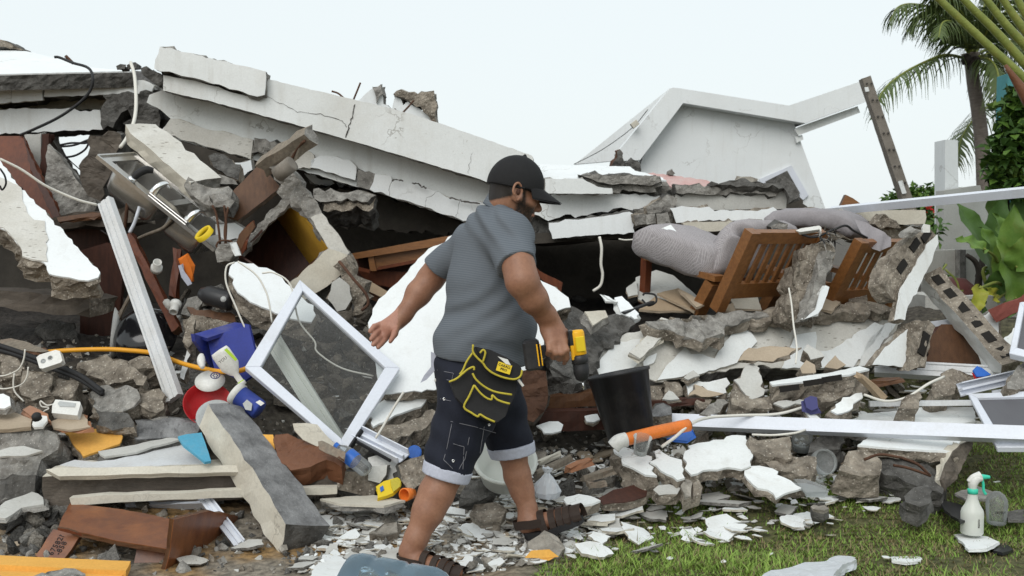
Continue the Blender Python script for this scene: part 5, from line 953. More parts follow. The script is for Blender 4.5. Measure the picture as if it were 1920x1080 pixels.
for q, m, dd in (([(550, 372), (560, 340), (572, 352), (600, 392), (640, 446), (656, 472), (662, 500), (645, 520), (616, 466)], 'conc', 5.78), ([(438, 474), (470, 440), (530, 374), (552, 370), (548, 378), (500, 428), (456, 482)], 'conc', 5.82), ([(615, 466), (652, 478), (642, 512), (600, 545), (572, 562), (545, 545), (540, 534)], 'plaster_cream', 5.68), ([(582, 408), (604, 400), (640, 448), (655, 474), (645, 484), (618, 468), (600, 438)], 'keyed', 5.72)):
    s('concrete_frame', None, None, q, dd, 0, 0, .10, m, 'conc', parent=nc, jag=.006, push=(-.3, .9, -.2))
s('grooved_board', 'brown grooved wood panel above the yellow cupboard', 'panel', [(424, 372), (450, 345), (488, 305), (526, 352), (500, 372), (446, 414), (428, 408)], 6.0, 0, -.1, .05, 'wood_brown', 'wood_grey', jag=.002, rough=.003, skin=.003)
beam('timber_beam', P(496, 312, 5.9), P(584, 256, 5.75), .09, .10, ['wood_grey', 'conc', 'conc'], up=(0, -.6, .8), label='grey broken timber sticking up against the long beam', cat='beam', rough=.006)
s('concrete_lump', 'concrete knuckle joining timber and yellow cupboard', 'concrete', [(500, 312), (530, 300), (545, 318), (566, 340), (560, 368), (530, 374), (518, 360), (526, 345)], 5.85, 0, 0, .16, 'conc', 'conc', jag=.012, skin=.003)
lathe('pipe_stub', [(.03, 0), (.045, .0), (.045, .12), (.03, .12)], P(520, 328, 5.7), (.75, -.3, .5), 'pole_conc', label='grey pipe stub on the concrete knuckle', cat='pipe')
tube('rebar', [P(546, 300, 5.8), P(560, 275, 5.75), P(572, 264, 5.7)], .009, 'rust', label='rebar below the tip of the grey broken timber', cat='rebar', n=4, sides=5)
s('veneer_strip', 'brown veneer board along the left cupboard edge', 'board', [(438, 472), (448, 440), (474, 414), (478, 425), (460, 450), (446, 478)], 5.75, 0, 0, .02, 'wood_brown', 'wood_red', jag=.003, skin=.002)
s('concrete_block', 'grey block piece at the lower right of the yellow cupboard', 'block', [(614, 560), (622, 530), (636, 520), (655, 536), (660, 560), (648, 580), (632, 584)], 5.55, 0, 0, .14, 'plaster_grey', 'conc_brown', jag=.006)
s('concrete_block', 'broken brown concrete side below the yellow cupboard', 'block', [(625, 500), (648, 482), (660, 505), (690, 560), (684, 585), (660, 592), (655, 560), (640, 520)], 5.6, 0, 0, .2, 'conc_brown', 'conc_brown', jag=.014, skin=.003)
tube('rebar', [P(636, 490, 5.45), P(660, 520, 5.4), P(685, 550, 5.4), (P(690, 570, 5.4)), P(678, 582, 5.4)], .009, 'rust', label='dark bent rebar down the side of the yellow cupboard', cat='rebar', n=4, sides=5)
s('concrete_chunk', 'dark shadowed concrete face under the yellow cupboard', 'concrete', [(575, 560), (612, 535), (628, 500), (622, 545), (612, 585), (590, 580)], 5.75, 0, 0, .1, 'conc_dark', 'conc_dark', jag=.006, skin=.003)
# --- wooden drawers behind the man
dr = empty('drawer_chest', P(745, 545, 6.6), 'crushed reddish wooden drawer chest behind the man', 'drawer chest')
def board(nm, q, d, m, par, th=.03, **k): return s(nm, None, None, q, d, 0, 0, th, m, 'wood_red', parent=par, jag=0, rough=.001, skin=.004, push=(0, 1, 0), **k)
board('top_rail', [(656, 476), (830, 444), (860, 440), (860, 455), (658, 487)], 6.5, 'wood_orange', dr, .3)
df = board('drawer_front', [(700, 480), (860, 452), (860, 478), (704, 506)], 6.55, 'wood_orange', dr)
board('moulding', [(710, 500), (860, 472), (860, 478), (704, 507)], 6.53, 'wood_red', df, .02)
board('stile', [(690, 482), (700, 480), (706, 508), (694, 508)], 6.52, 'wood_orange', dr)
board('side_panel', [(668, 505), (700, 508), (770, 510), (760, 545), (690, 530)], 6.62, 'wood_red', dr)
board('carcass', [(655, 485), (860, 455), (860, 560), (660, 560)], 6.75, 'wood_dark', dr)
board('rail', [(668, 500), (694, 506), (692, 512), (668, 506)], 6.5, 'wood_red', dr)
s('broken_brick', 'striped clay brick below the drawer chest', 'brick', [(674, 528), (690, 525), (730, 548), (728, 556), (712, 556), (680, 540)], 6.1, 0, -.2, .08, 'cardboard', 'terracotta', jag=.003, skin=.003)
# --- large white wall sheet behind the man
s('wall_slab', 'large clean white wall sheet leaning behind the man', 'wall slab', [(690, 605), (698, 590), (705, 570), (722, 552), (745, 530), (770, 500), (812, 462), (850, 440), (960, 470), (1005, 520), (1040, 538), (1066, 558), (1070, 576), (1046, 582), (1035, 600), (1020, 640), (1004, 690), (996, 735), (880, 728), (800, 730), (722, 738), (706, 700)], 5.3, .02, -.2, .12, 'plaster_clean', 'conc_brown', jag=.006)
s('red_timber', 'red painted timber end above the drill', 'timber', [(1000, 496), (1012, 508), (1055, 530), (1052, 548), (1040, 546), (1000, 510)], 6.1, 0, 0, .06, 'wood_red', 'wood_red', jag=.001, rough=.002, skin=.003)
s('rust_block', 'rusty brown block behind the man under the drill', 'block', [(968, 700), (1000, 690), (1024, 695), (1028, 740), (1022, 770), (1000, 792), (970, 790)], 4.95, 0, -.1, .2, 'rust', 'render_brown', jag=.006, skin=.003)
beam('wood_plank', P(1010, 756, 5.15), P(1135, 742, 5.2), .10, .07, ['wood_brown', 'wood_brown'], label='brown timber behind the black bucket, upper one', cat='timber', rough=.003)
beam('wood_plank', P(1010, 788, 5.05), P(1140, 784, 5.1), .10, .10, ['wood_dark', 'wood_dark'], label='dark timber behind the black bucket, lower one', cat='timber', rough=.003)
beam('wood_plank', P(1210, 758, 5.25), P(1320, 752, 5.3), .06, .04, ['wood_dark', 'wood_dark'], label='dark red timber right of the black bucket', cat='timber', rough=.003)
# --- loose cords on roof
tube('cord', [P(245, 117, 7.0), P(252, 140, 6.9), P(255, 180, 6.7), P(254, 212, 6.6), P(248, 238, 6.5), P(236, 262, 6.4), P(226, 276, 6.3)], .012, 'cable_white', label='white cord hanging from the roof down to the sink', cat='cord')
tube('cable', [P(102, 107, 7.3), P(112, 108, 7.3), P(137, 118, 7.2), P(165, 127, 7.1), P(174, 145, 7.0), P(170, 168, 7.0), P(150, 192, 7.0), P(110, 220, 7.0), P(60, 244, 7.0), P(38, 253, 7.05)], .010, 'black_rubber', label='black cable looping down over the left roof edge', cat='cable')
tube('rebar', [P(123, 105, 7.3), P(137, 119, 7.3)], .012, 'rust', label='short rod on the far left white roof', cat='rebar', n=3, sides=5)
for k, q in enumerate(([(218, 124), (226, 120), (236, 121), (234, 130), (220, 131)], [(238, 122), (250, 117), (257, 120), (256, 129), (240, 130)])):
    s('concrete_block', 'dark stone on the left roof edge by the white cord, ' + ['left', 'right'][k] + ' one', 'rock', q, 7.3, 0, 0, .1, 'conc_dark', 'conc_dark', jag=.006, skin=.003)
# ================================================================== foreground pieces
# --- left
s('concrete_block', 'large grey concrete block at the left border with rough top', 'block', [(-80, 806), (40, 804), (106, 810), (112, 828), (108, 842), (78, 862), (68, 900), (66, 930), (-80, 942)], 4.55, 0, -.15, .35, 'conc', 'conc', jag=.012, rough=.02, skin=.004)
s('plaster_flake', 'pale grey flake lying against the large left block', 'plaster', [(-20, 848), (20, 838), (45, 836), (80, 845), (50, 854), (0, 856)], 4.4, 0, -.3, .02, 'plaster_grey', 'conc', jag=.003)
s('concrete_block', 'dark lower half of the left border block', 'block', [(-80, 895), (40, 892), (70, 892), (68, 935), (40, 940), (-80, 946)], 4.45, 0, -.1, .3, 'conc_dark', 'conc_dark', jag=.008, skin=.004)
s('painted_plaster', 'ochre painted plaster piece on the left rubble', 'plaster', [(118, 803), (160, 803), (218, 804), (230, 818), (224, 832), (196, 842), (184, 846), (156, 856), (150, 846), (134, 828)], 4.72, 0, -.45, .05, 'ochre_paint', 'conc_brown', jag=.004)
s('concrete_block', 'grey flat block behind the diagonal concrete post', 'block', [(252, 786), (300, 780), (372, 786), (380, 800), (368, 818), (300, 822), (256, 826)], 4.85, 0, -.3, .12, 'conc_wet', 'conc', jag=.008, skin=.004)
s('concrete_plank', 'thin pale concrete plank above the brown lintel', 'slab', [(184, 846), (240, 836), (328, 818), (336, 824), (300, 834), (240, 850), (196, 856)], 4.68, 0, -.6, .05, 'plaster_grey', 'conc_dark', jag=.006)
s('white_board', 'white chipped board lying on the brown lintel', 'board', [(112, 872), (140, 862), (176, 866), (214, 862), (260, 848), (335, 830), (386, 862), (392, 868), (330, 871), (200, 878)], 4.55, 0, -.7, .02, 'pvc_dirty', 'plaster_cream', jag=.004, rough=.003, skin=.004)
s('cyan_board', 'cyan plastic sheet tucked under the diagonal post', 'board', [(334, 818), (350, 814), (378, 811), (396, 864), (384, 866), (360, 846), (344, 834)], 4.5, .1, -.5, .012, 'cyan_board', 'cyan_board', jag=.001, rough=.001, skin=.004)
lb_ = beam('concrete_lintel', P(96, 905, 4.45), P(632, 892, 4.62), .22, .135, ['render_brown', 'plaster_cream', 'conc_dark'], label='long brown concrete lintel lying flat in the left foreground', cat='lintel', rough=.006, fsel=[0, 0, 1, 0])
s('cream_strip', None, None, [(130, 934), (200, 928), (300, 926), (420, 920), (560, 916), (632, 914), (632, 926), (500, 932), (300, 938), (134, 947)], 4.32, .03, 0, .05, 'plaster_cream', 'plaster_cream', parent=lb_, jag=.0015, rough=.0015, step=.06)
s('cream_strip', None, None, [(86, 880), (104, 878), (430, 872), (560, 876), (560, 884), (400, 886), (110, 893)], 4.36, .03, -.2, .03, 'plaster_cream', 'plaster_cream', parent=lb_, jag=.0015, rough=.0015, step=.06)
s('concrete_block', 'broken dark block at the right end of the long lintel', 'block', [(632, 884), (660, 884), (704, 892), (706, 910), (700, 938), (660, 924), (632, 918)], 4.5, .05, -.05, .2, 'conc_brown', 'conc_dark', jag=.008, skin=.004)
a, b = P(414, 780, 4.80), P(570, 1012, 4.06)
beam('concrete_post', a, b, .18, .14, ['plaster_cream', 'plaster_cream', 'conc_wet', 'plaster_cream', 'conc_dark'], up=(.42, -.30, .86), label='heavy grey concrete post lying diagonally in the left foreground', cat='post', rough=.0038, fsel=[0, 1, 2, 3])
s('concrete_slab', 'cream strip stub under the diagonal post', 'slab', [(600, 935), (700, 928), (760, 938), (720, 948), (640, 945)], 4.35, 0, -.8, .03, 'plaster_cream', 'conc', jag=.004)
# brown laminate box
bx = empty('broken_cabinet', P(270, 1075, 4.0), 'broken brown laminate cabinet box in the left foreground', 'cabinet')
for nm, q, d, gx, gy, m in (('panel', [(110, 988), (116, 970), (132, 943), (230, 955), (326, 974), (320, 1030), (220, 1014)], 4.05, .02, -.5, 'laminate'), ('panel', [(326, 974), (392, 958), (447, 968), (432, 1012), (418, 1054), (376, 1052), (308, 1078), (320, 1030)], 4.05, .55, .12, 'laminate'),
                            ('leg', [(100, 992), (150, 1004), (134, 1030), (118, 1050), (90, 1051), (66, 1042)], 3.93, 0, -.15, 'laminate'), ('leg', [(258, 1018), (314, 1026), (304, 1077), (250, 1062)], 3.90, 0, -.1, 'laminate'), ('back_panel', [(130, 990), (320, 1000), (420, 985), (412, 1046), (300, 1040), (140, 1030)], 4.25, 0, -.1, 'wood_dark'), ('edge_strip', [(108, 990), (220, 1014), (320, 1030), (318, 1036), (220, 1022), (108, 994)], 3.985, .06, 0, 'wood_red')):
    o = s(nm, None, None, q, d, gx, gy, .02, m, 'wood_brown', parent=bx, jag=.0015, rough=.002, skin=.003)
    if nm == 'leg' and q[0][0] == 100:
        pl = PL[o.name]; xa = (hit(118, 1010, pl)-hit(98, 1042, pl)).normalized(); za = pl[1]; ya = za.cross(xa)
        textmesh('stamp', '67582?', .032, hit(106, 1022, pl)+za*.002, (xa, ya, za), 'ink', o); textmesh('stamp', '-858', .032, hit(115, 1028, pl)+za*.002, (xa, ya, za), 'ink', o)
for k, (q, lab) in enumerate((([(-60, 1038), (60, 1044), (245, 1052), (236, 1070), (60, 1062), (-60, 1056)], 'ochre painted board at the bottom left corner, rear one'), ([(-60, 1060), (60, 1066), (232, 1074), (222, 1092), (-60, 1092)], 'ochre painted board at the bottom left corner, front one'))):
    s('painted_board', lab, 'board', q, 3.75-.1*k, 0, -.6, .03, 'ochre_paint', 'ochre_paint', jag=.001, rough=.001, skin=.004)
s('concrete_slab', 'small grey slab on the ochre boards at the bottom left', 'slab', [(60, 1085), (90, 1070), (140, 1066), (160, 1074), (158, 1090)], 3.6, 0, -.5, .04, 'conc', 'conc', jag=.006, skin=.003)
s('grey_cloth', 'pale cracked mortar sheet on the left rubble slope', 'mortar', [(-20, 968), (10, 940), (60, 922), (80, 932), (82, 945), (40, 952), (10, 972)], 4.25, 0, -.5, .02, 'plaster_grey', 'conc', jag=.004)
bar('window_track', P(390, 945, 4.4), P(455, 1030, 4.1), rib(.05, .04), 'pvc', up=(.2, -.8, .5), label='short white frame piece behind the brown cabinet box', cat='window track')
bar('window_track', P(245, 948, 4.5), P(395, 944, 4.45), rib(.06, .04), 'pvc', up=(0, -.6, .8), label='white frame piece hidden behind the brown cabinet box top', cat='window track')
# cables, sockets
tube('cable', [P(60, 664, 5.4), P(113, 658, 5.35), P(190, 655, 5.35), P(240, 657, 5.35), P(290, 663, 5.3), P(340, 681, 5.2), P(380, 691, 5.12), P(420, 697, 5.08), P(462, 691, 5.05), P(500, 660, 5.2)], .013, 'cable_orange', label='orange yellow cable bowing across the left rubble', cat='cable', sides=8)
for k, dy in enumerate((0, 12)):
    tube('conduit', [P(-40, 636+dy, 5.3), P(30, 658+dy*.6, 5.25), P(100, 684+dy*.6, 5.15), P(150, 704+dy*.6, 5.05), P(192, 734+dy*.4, 4.95)], .014, 'black_rubber', label='thick black conduit on the left rubble, ' + ['upper', 'lower'][k] + ' of the two', cat='conduit', sides=8)
for k, q in enumerate(([(-20, 640), (20, 634), (60, 645), (92, 658), (80, 660), (-20, 652)], [(-20, 652), (40, 655), (70, 664), (50, 668), (-20, 664)])):
    s('wood_strip', 'thin grey wood strip above the black conduits, ' + ['upper', 'lower'][k] + ' one', 'timber', q, 5.35, 0, -.5, .015, 'wood_grey', 'wood_brown', jag=.003, skin=.003)
o = s('wall_outlet', 'white double outlet plate dangling on the left rubble', 'outlet', [(68, 670), (74, 665), (104, 656), (112, 658), (117, 676), (113, 680), (80, 691), (74, 690)], 5.0, 0, -.15, .04, 'white_plastic', 'white_plastic', jag=0, rough=0, skin=.006)
for x, y in ((81, 677), (94, 671)):
    pl = PL[o.name]; lathe('socket', [(.013, -.001), (.013, .002), (.010, .002), (.010, .0)], hit(x, y, pl), pl[1], 'grey_plastic', o, segs=16)
o = s('outlet_box', 'white open outlet box with loose wires on left rubble', 'outlet', [(98, 760), (104, 749), (150, 753), (151, 757), (145, 779), (97, 774)], 4.75, 0, -.25, .04, 'white_plastic', 'white_plastic', jag=0, rough=0, skin=.006)
s('recess', None, None, [(108, 756), (112, 752), (142, 756), (140, 763), (112, 762)], 4.72, th=.004, face='grey_plastic', side='grey_plastic', parent=o, on=o, off=.003, jag=0, rough=0, skin=.002)
o = s('socket_plate', 'loose white socket plate with black plug at the left edge', 'outlet', [(60, 796), (64, 782), (70, 778), (88, 780), (89, 788), (80, 800), (64, 801)], 4.62, 0, -.4, .012, 'white_plastic', 'white_plastic', jag=0, rough=0, skin=.004)
lathe('plug', [(.022, 0), (.022, .02), (.012, .03)], P(70, 785, 4.55), (0, -.5, .8), 'black_rubber', o, segs=10)
for k, q in enumerate(([(47, 655), (44, 675), (34, 693), (10, 704), (-10, 705)], [(53, 688), (50, 708), (38, 722), (10, 729), (-10, 727)], [(27, 700), (25, 718), (28, 735), (45, 753)], [(100, 758), (88, 760), (76, 752), (78, 762), (92, 764)], [(92, 766), (82, 772), (76, 782)])):
    tube('rope', [P(a, b, 4.95-.04*k) for a, b in q], .004, 'cable_white', label='white braided cord on the left rubble, ' + ['top loop', 'second loop', 'short vertical end', 'knot at the outlet box', 'end towards the black plug'][k], cat='cord', n=5, sides=5)
s('cardboard_sheet', 'tan tile board at the left edge below the cords', 'board', [(-40, 752), (0, 762), (60, 786), (58, 800), (20, 804), (-40, 806)], 4.7, 0, -.5, .02, 'tan', 'tan', jag=.002, rough=.002, skin=.004)
s('terracotta_shard', 'terracotta shard beneath the white outlet box', 'shard', [(42, 768), (56, 760), (90, 776), (96, 790), (60, 782)], 4.72, 0, -.5, .02, 'terracotta', 'terracotta', jag=.004)
s('terracotta_shard', 'tan rounded shard right of the white outlet box', 'shard', [(96, 790), (120, 780), (156, 776), (170, 800), (130, 806), (100, 802)], 4.7, 0, -.5, .02, 'tan', 'terracotta', jag=.004)
s('white_shard', 'white shard at the left edge beside the braided cords', 'plaster', [(-20, 742), (6, 738), (18, 744), (20, 760), (8, 766), (-20, 762)], 4.7, 0, -.3, .04, 'plaster', 'conc', jag=.003)
for k, (q, m, d) in enumerate((([(150, 690), (176, 672), (200, 664), (226, 672), (250, 690), (276, 706), (268, 722), (230, 716), (200, 722), (160, 704)], 'conc_brown', 5.15), ([(240, 680), (262, 668), (284, 674), (290, 690), (262, 694)], 'conc_brown', 5.2), ([(168, 734), (186, 722), (236, 724), (262, 740), (264, 752), (230, 772), (196, 776), (174, 762)], 'conc', 4.95), ([(262, 736), (288, 730), (310, 740), (308, 768), (280, 775), (264, 764)], 'conc_brown', 4.98), ([(96, 700), (140, 712), (146, 730), (138, 748), (100, 744)], 'conc_brown', 5.05), ([(40, 690), (70, 696), (96, 700), (98, 740), (60, 752), (40, 740)], 'conc_brown', 5.05), ([(0, 655), (30, 665), (46, 690), (40, 705), (0, 706)], 'conc_brown', 5.2), ([(180, 770), (240, 776), (250, 800), (210, 806), (180, 796)], 'conc_dark', 4.8))):
    s('rubble_block', ['brown broken block with speckled top under the orange cable', 'small brown lump under the orange cable', 'grey faced lump at the tip of the black conduits', 'brown block right of the conduit tip', 'brown block below the dangling outlet', 'brown block left of the dangling outlet cords', 'brown lump at the left edge under the conduits', 'dark lump behind the ochre plaster piece'][k], 'rubble', q, d, 0, -.3, .2, m, 'conc_brown', jag=.012, rough=.02, skin=.003)
# blue crate and household things
cb = empty('blue_crate', P(430, 720, 5.2), 'dark blue plastic crate tipped over left of the diamond window', 'crate')
for q, d, gx, gy in (([(388, 634), (466, 608), (476, 650), (488, 694), (456, 716), (402, 692)], 5.15, -.1, -.1), ([(364, 626), (388, 634), (402, 692), (384, 664), (366, 640)], 5.2, .5, 0), ([(364, 626), (440, 604), (466, 608), (388, 634)], 5.25, 0, -.5)):
    s('wall', None, None, q, d, gx, gy, .02, 'blue_plastic', 'blue_plastic', parent=cb, jag=0, rough=0, skin=.006)
def bottle(name, label, p0, axis, prof, mats, fm=None, cat='bottle', squash=1, segs=24, up=None): return lathe(name, prof, p0, axis, mats, label=label, cat=cat, fm=fm, squash=squash, segs=segs, up=up)
bt = bottle('shampoo_bottle', 'white and green squeeze bottle upside down in front of the blue crate', P(410, 656, 4.95), P(455, 720, 4.95)-P(410, 656, 4.95), [(.0, 0), (.045, .003), (.05, .02), (.05, .10), (.03, .135), (.016, .15), (.016, .19), (.02, .195), (.02, .215), (.0, .217)], ['white_plastic', 'lime'], lambda i: 1 if i in (6,) else 0, squash=.5, up=(.7, .0, .7))
pc, tc_ = P(420, 665, 4.92), None
s('label_band', None, None, [(420, 656), (425, 653), (445, 674), (441, 677)], 4.90, .0, 0, .003, 'lime', 'lime', parent=bt, jag=0, rough=0, skin=.001)
ax3 = frame_axes(P(405, 680, 4.88), P(420, 668, 4.88), P(398, 668, 4.88)); textmesh('print', 'YOU', .022, P(418, 675, 4.885), ax3, 'ink', bt)
o = lathe('printed_plate', [(.0, 0), (.07, .0), (.075, .008), (.0, .006)], P(394, 716, 5.04), (.1, -.6, .78), 'white_plastic', label='white plate with violet cloud and flower print', cat='plate', segs=32)
pn = Vector((.1, -.6, .78)).normalized()
for c_, R in ((P(404, 706, 4.97), .022),):
    xx = pn.orthogonal().normalized(); yy = pn.cross(xx); tube('print_ring', [c_+pn*.008+(xx*math.cos(a*.785)+yy*math.sin(a*.785))*R for a in range(9)], .003, 'ink_violet', o, n=3, sides=4)
for k in range(6):
    c_ = P(400, 703, 4.965)+pn*.006+(Vector((1, 0, 0))*math.cos(k)+Vector((0, .55, .8))*math.sin(k*1.047))*.011 if False else P(404+4*math.cos(k*1.047), 706+3*math.sin(k*1.047), 4.97)+pn*.006
    lathe('print_dot', [(.004, 0), (.004, .002)], c_, pn, 'ink_violet', o, segs=8)
tube('spoon', [P(378, 664, 5.05), P(377, 676, 5.03), P(380, 690, 5.0)], lambda t: .022*math.sin(.5+2.2*t)**1, 'white_plastic', label='white serving spoon head by the blue crate', cat='spoon')
lathe('red_bowl', [(.0, 0), (.07, .004), (.10, .03), (.12, .06), (.124, .062), (.104, .022), (.07, -.004), (.0, -.008)], P(388, 768, 5.02), (.35, -.72, .6), 'red_plastic', label='red plastic bowl on edge above the diagonal post', cat='bowl', segs=36)
lathe('grey_plate', [(.0, .0), (.07, .004), (.095, .014), (.098, .012), (.07, -.002), (0, -.006)], P(406, 784, 4.84), (.25, -.72, .65), 'grey_plastic', label='pale grey plate leaning below the red bowl', cat='plate', segs=32)
tb = lathe('storage_tub', [(.056, 0), (.058, .004), (.058, .03), (.052, .032), (.052, .15), (.046, .16), (.0, .16)], P(440, 735, 4.9), P(490, 772, 4.87)-P(440, 735, 4.9), ['white_plastic', 'label_blue'], label='blue labelled tub with white lid left of the diamond window', cat='tub', fm=lambda i: 1 if i >= 3 else 0)
s('label_badge', None, None, [(455, 757), (463, 749), (473, 757), (471, 770), (460, 768)], 4.815, .0, -.1, .003, 'grey_plastic', 'grey_plastic', parent=tb, jag=0, rough=0, skin=.001)
s('barcode', None, None, [(479, 754), (487, 750), (496, 756), (489, 761)], 4.80, .0, -.1, .003, 'white_plastic', 'ink', parent=tb, jag=0, rough=0, skin=.001)
# diamond window
e, n_, c_ = sash('loose_window', 'white framed glass window standing on its corner beside the man', [(562, 524), (750, 690), (647, 848), (459, 688)], (5.25, 5.0, 4.62, 4.87), .052, .04, 'glass')
bar('gasket', P(679, 803, 4.69)-n_*.02, P(647, 850, 4.6)-n_*.02, rect(.012, .02), 'black_rubber', parent=e)
bar('window_track', P(515, 640, 5.15), P(648, 852, 4.85), rib(.085, .03), 'milky', up=(-.2, -.9, .3), label='white channel standing behind the diamond window glass', cat='window track')
s('cream_board', 'cream curled board at the foot of the diamond window', 'board', [(549, 794), (575, 793), (595, 796), (608, 812), (640, 846), (662, 872), (650, 878), (628, 860), (606, 842), (568, 824), (552, 806)], 4.55, .05, -.15, .01, 'plaster_cream', 'plaster_cream', jag=.001, rough=.001, skin=.004)
s('brown_bag', 'crumpled brown leather bag below the diamond window', 'bag', [(516, 818), (540, 816), (575, 824), (600, 834), (626, 850), (648, 862), (640, 874), (612, 864), (582, 876), (545, 880), (522, 866)], 4.5, .02, -.3, .1, 'brown_bag', 'brown_bag', jag=.006, rough=.01)
s('bag_flap', 'torn brown cardboard flap on the leather bag', 'cardboard', [(596, 828), (604, 826), (648, 848), (646, 866), (598, 842)], 4.42, .02, -.2, .01, 'wood_grey', 'wood_brown', jag=.003, skin=.003)
s('painted_plaster', 'small ochre board between diagonal post and brown bag', 'plaster', [(482, 814), (512, 815), (516, 835), (514, 852), (500, 842)], 4.6, 0, -.2, .03, 'ochre_paint', 'ochre_paint', jag=.001, skin=.004)
wb_ = bottle('water_bottle', 'clear water bottle with blue label below the window corner', P(690, 884, 4.42), P(634, 838, 4.5)-P(690, 884, 4.42), [(.0, 0), (.03, .003), (.036, .02), (.036, .075), (.037, .078), (.037, .125), (.036, .128), (.03, .16), (.014, .19), (.014, .21), (.0, .212)], ['clear_plastic', 'blue_lid'], lambda i: 1 if i in (4, 8) else 0)
bar('window_track', P(664, 814, 4.75), P(758, 862, 4.55), chan(.075, .04), 'pvc', up=(0, -.6, .8), label='white window track with black gasket right of the diamond window', cat='window track')
bar('gasket_strip', P(668, 828, 4.66), P(732, 864, 4.53), rect(.01, .012), 'black_rubber', label='black rubber strip along the short white track', cat='strip')
s('foam_box', 'white foam box behind the yellow snack bag', 'box', [(690, 858), (720, 850), (758, 868), (756, 886), (738, 902), (706, 900), (692, 880)], 4.6, 0, -.2, .12, 'white_plastic', 'white_plastic', jag=.001, rough=.002, skin=.006)
s('concrete_block', 'pale grey block left of the yellow snack bag', 'block', [(692, 874), (726, 872), (724, 890), (712, 906), (690, 900)], 4.5, 0, -.1, .1, 'plaster_grey', 'conc', jag=.004)
for k, (x, y, lab) in enumerate(((777, 848, 'blue ribbed bottle lid left of the shorts'), (732, 836, 'blue lid half hidden behind the short white track'))):
    lathe('lid', [(.0, .0), (.03, .0), (.035, -.004), (.035, -.02), (.03, -.02)], P(x, y, 4.75), (.1, -.9, .35), 'blue_lid', label=lab, cat='lid', segs=24, smooth=False)
sb = s('snack_bag', 'yellow snack bag open end right in front of white foam box', 'bag', [(705, 912), (720, 902), (745, 895), (753, 900), (752, 912), (738, 924), (708, 934)], 4.42, .05, -.3, .02, 'label_yellow', 'label_yellow', jag=.002, rough=.004, skin=.004)
s('bag_opening', None, None, [(732, 900), (745, 896), (752, 902), (750, 912), (738, 922), (734, 912)], 4.4, th=.006, face='yellow_tape', side='yellow_tape', parent=sb, on=sb, off=.008, jag=.001, rough=.001, skin=.002)
s('print_patch', None, None, [(712, 914), (718, 910), (720, 918), (714, 922)], 4.4, th=.003, face='blue_lid', side='blue_lid', parent=sb, on=sb, off=.005, jag=.001, rough=.001, skin=.001)
lathe('orange_cup', [(.026, .0), (.031, 0), (.024, .06), (.0, .062), (.0, .056), (.02, .054), (.026, .0)], P(758, 928, 4.38), (.5, .85, -.1), ['orange_pipe'], label='small orange cup next to the yellow snack bag', cat='cup', segs=20)
s('concrete_slab', 'white faced concrete slab lying left of the shorts', 'slab', [(690, 776), (716, 752), (742, 735), (782, 730), (800, 742), (790, 762), (740, 778), (700, 800)], 5.0, .05, -.5, .13, 'plaster', 'conc_brown', jag=.006, rough=.02)
s('concrete_slab', 'brown concrete slab edge below the white faced slab', 'slab', [(700, 802), (760, 790), (810, 770), (826, 776), (800, 800), (740, 822), (710, 820)], 4.85, .05, -.4, .1, 'conc_brown', 'conc_brown', jag=.01, skin=.003)
s('rock', 'dark angular rock left behind the near knee', 'rock', [(745, 868), (770, 860), (815, 850), (812, 880), (795, 905), (770, 925), (752, 890)], 4.5, .05, -.2, .16, 'conc_brown', 'conc_dark', jag=.008, skin=.003)
tube('cord', [P(757, 735, 4.7), P(735, 770, 4.68), P(718, 800, 4.66), P(704, 822, 4.64)], .006, 'cable_white', label='white cord slanting left of the shorts', cat='cord')
# --- centre right
lathe('bucket', [(.105, 0), (.108, .0), (.15, .34), (.157, .34), (.157, .355), (.146, .355), (.143, .33), (.100, .012), (.0, .012)], P(1186, 832, 4.78), Vector((-.2, .12, 1)), 'black_plastic', label='tall black bucket tilted behind the orange pipe', cat='bucket', segs=40)
op = tube('drain_pipe', [P(1166, 826, 4.55), P(1230, 810, 4.6), P(1292, 797, 4.65)], .030, 'orange_pipe', label='orange plastic pipe with white elbow in front of the bucket', cat='pipe', sides=16)
tube('elbow', [P(1174, 824, 4.55), P(1160, 828, 4.54), P(1150, 838, 4.54)], .034, 'white_plastic', op, sides=16)
lathe('pipe_mouth', [(.024, 0), (.024, .003)], P(1293, 797, 4.65), P(1292, 797, 4.65)-P(1230, 810, 4.6), 'rust', op, segs=16)
tube('cord', [P(1240, 838, 4.6), P(1265, 820, 4.6), P(1295, 795, 4.65), P(1330, 783, 4.9), P(1390, 779, 5.0), P(1460, 776, 5.05), P(1520, 760, 5.1), P(1570, 752, 5.1)], .008, 'cable_white', label='white cord running through the orange pipe over the rubble', cat='cord')
tube('cord', [P(1620, 740, 5.0), P(1660, 752, 5.0), P(1700, 745, 5.05), P(1740, 720, 5.1), P(1770, 706, 5.2)], .007, 'cable_white', label='white cord curling left of the right window tracks', cat='cord')
tube('cord', [P(1410, 815, 4.8), P(1450, 816, 4.8), P(1490, 812, 4.8), P(1510, 806, 4.85)], .006, 'cable_white', label='pale cord under the very long bar', cat='cord')
s('blue_shard', 'bright blue plastic shard right of the orange pipe', 'plastic', [(1250, 822), (1272, 815), (1296, 806), (1300, 816), (1288, 827)], 4.75, 0, -.4, .01, 'blue_lid', 'blue_lid', jag=.002, skin=.003)
lathe('clear_cup', [(.03, 0), (.04, .08), (.043, .085)], P(1200, 850, 4.5), (.1, -.3, .9), 'clear_plastic', label='crushed clear cup under the orange pipe', cat='cup', jagtop=1)
lathe('glass_jar', [(.0, 0), (.06, .002), (.062, .02), (.062, .045), (.055, .05), (.05, .05), (.048, .044), (.0, .042)], P(1540, 868, 4.75), (.1, -.9, .35), 'clear_plastic', label='round frosted glass jar end at right of the white slabs', cat='jar', segs=28)
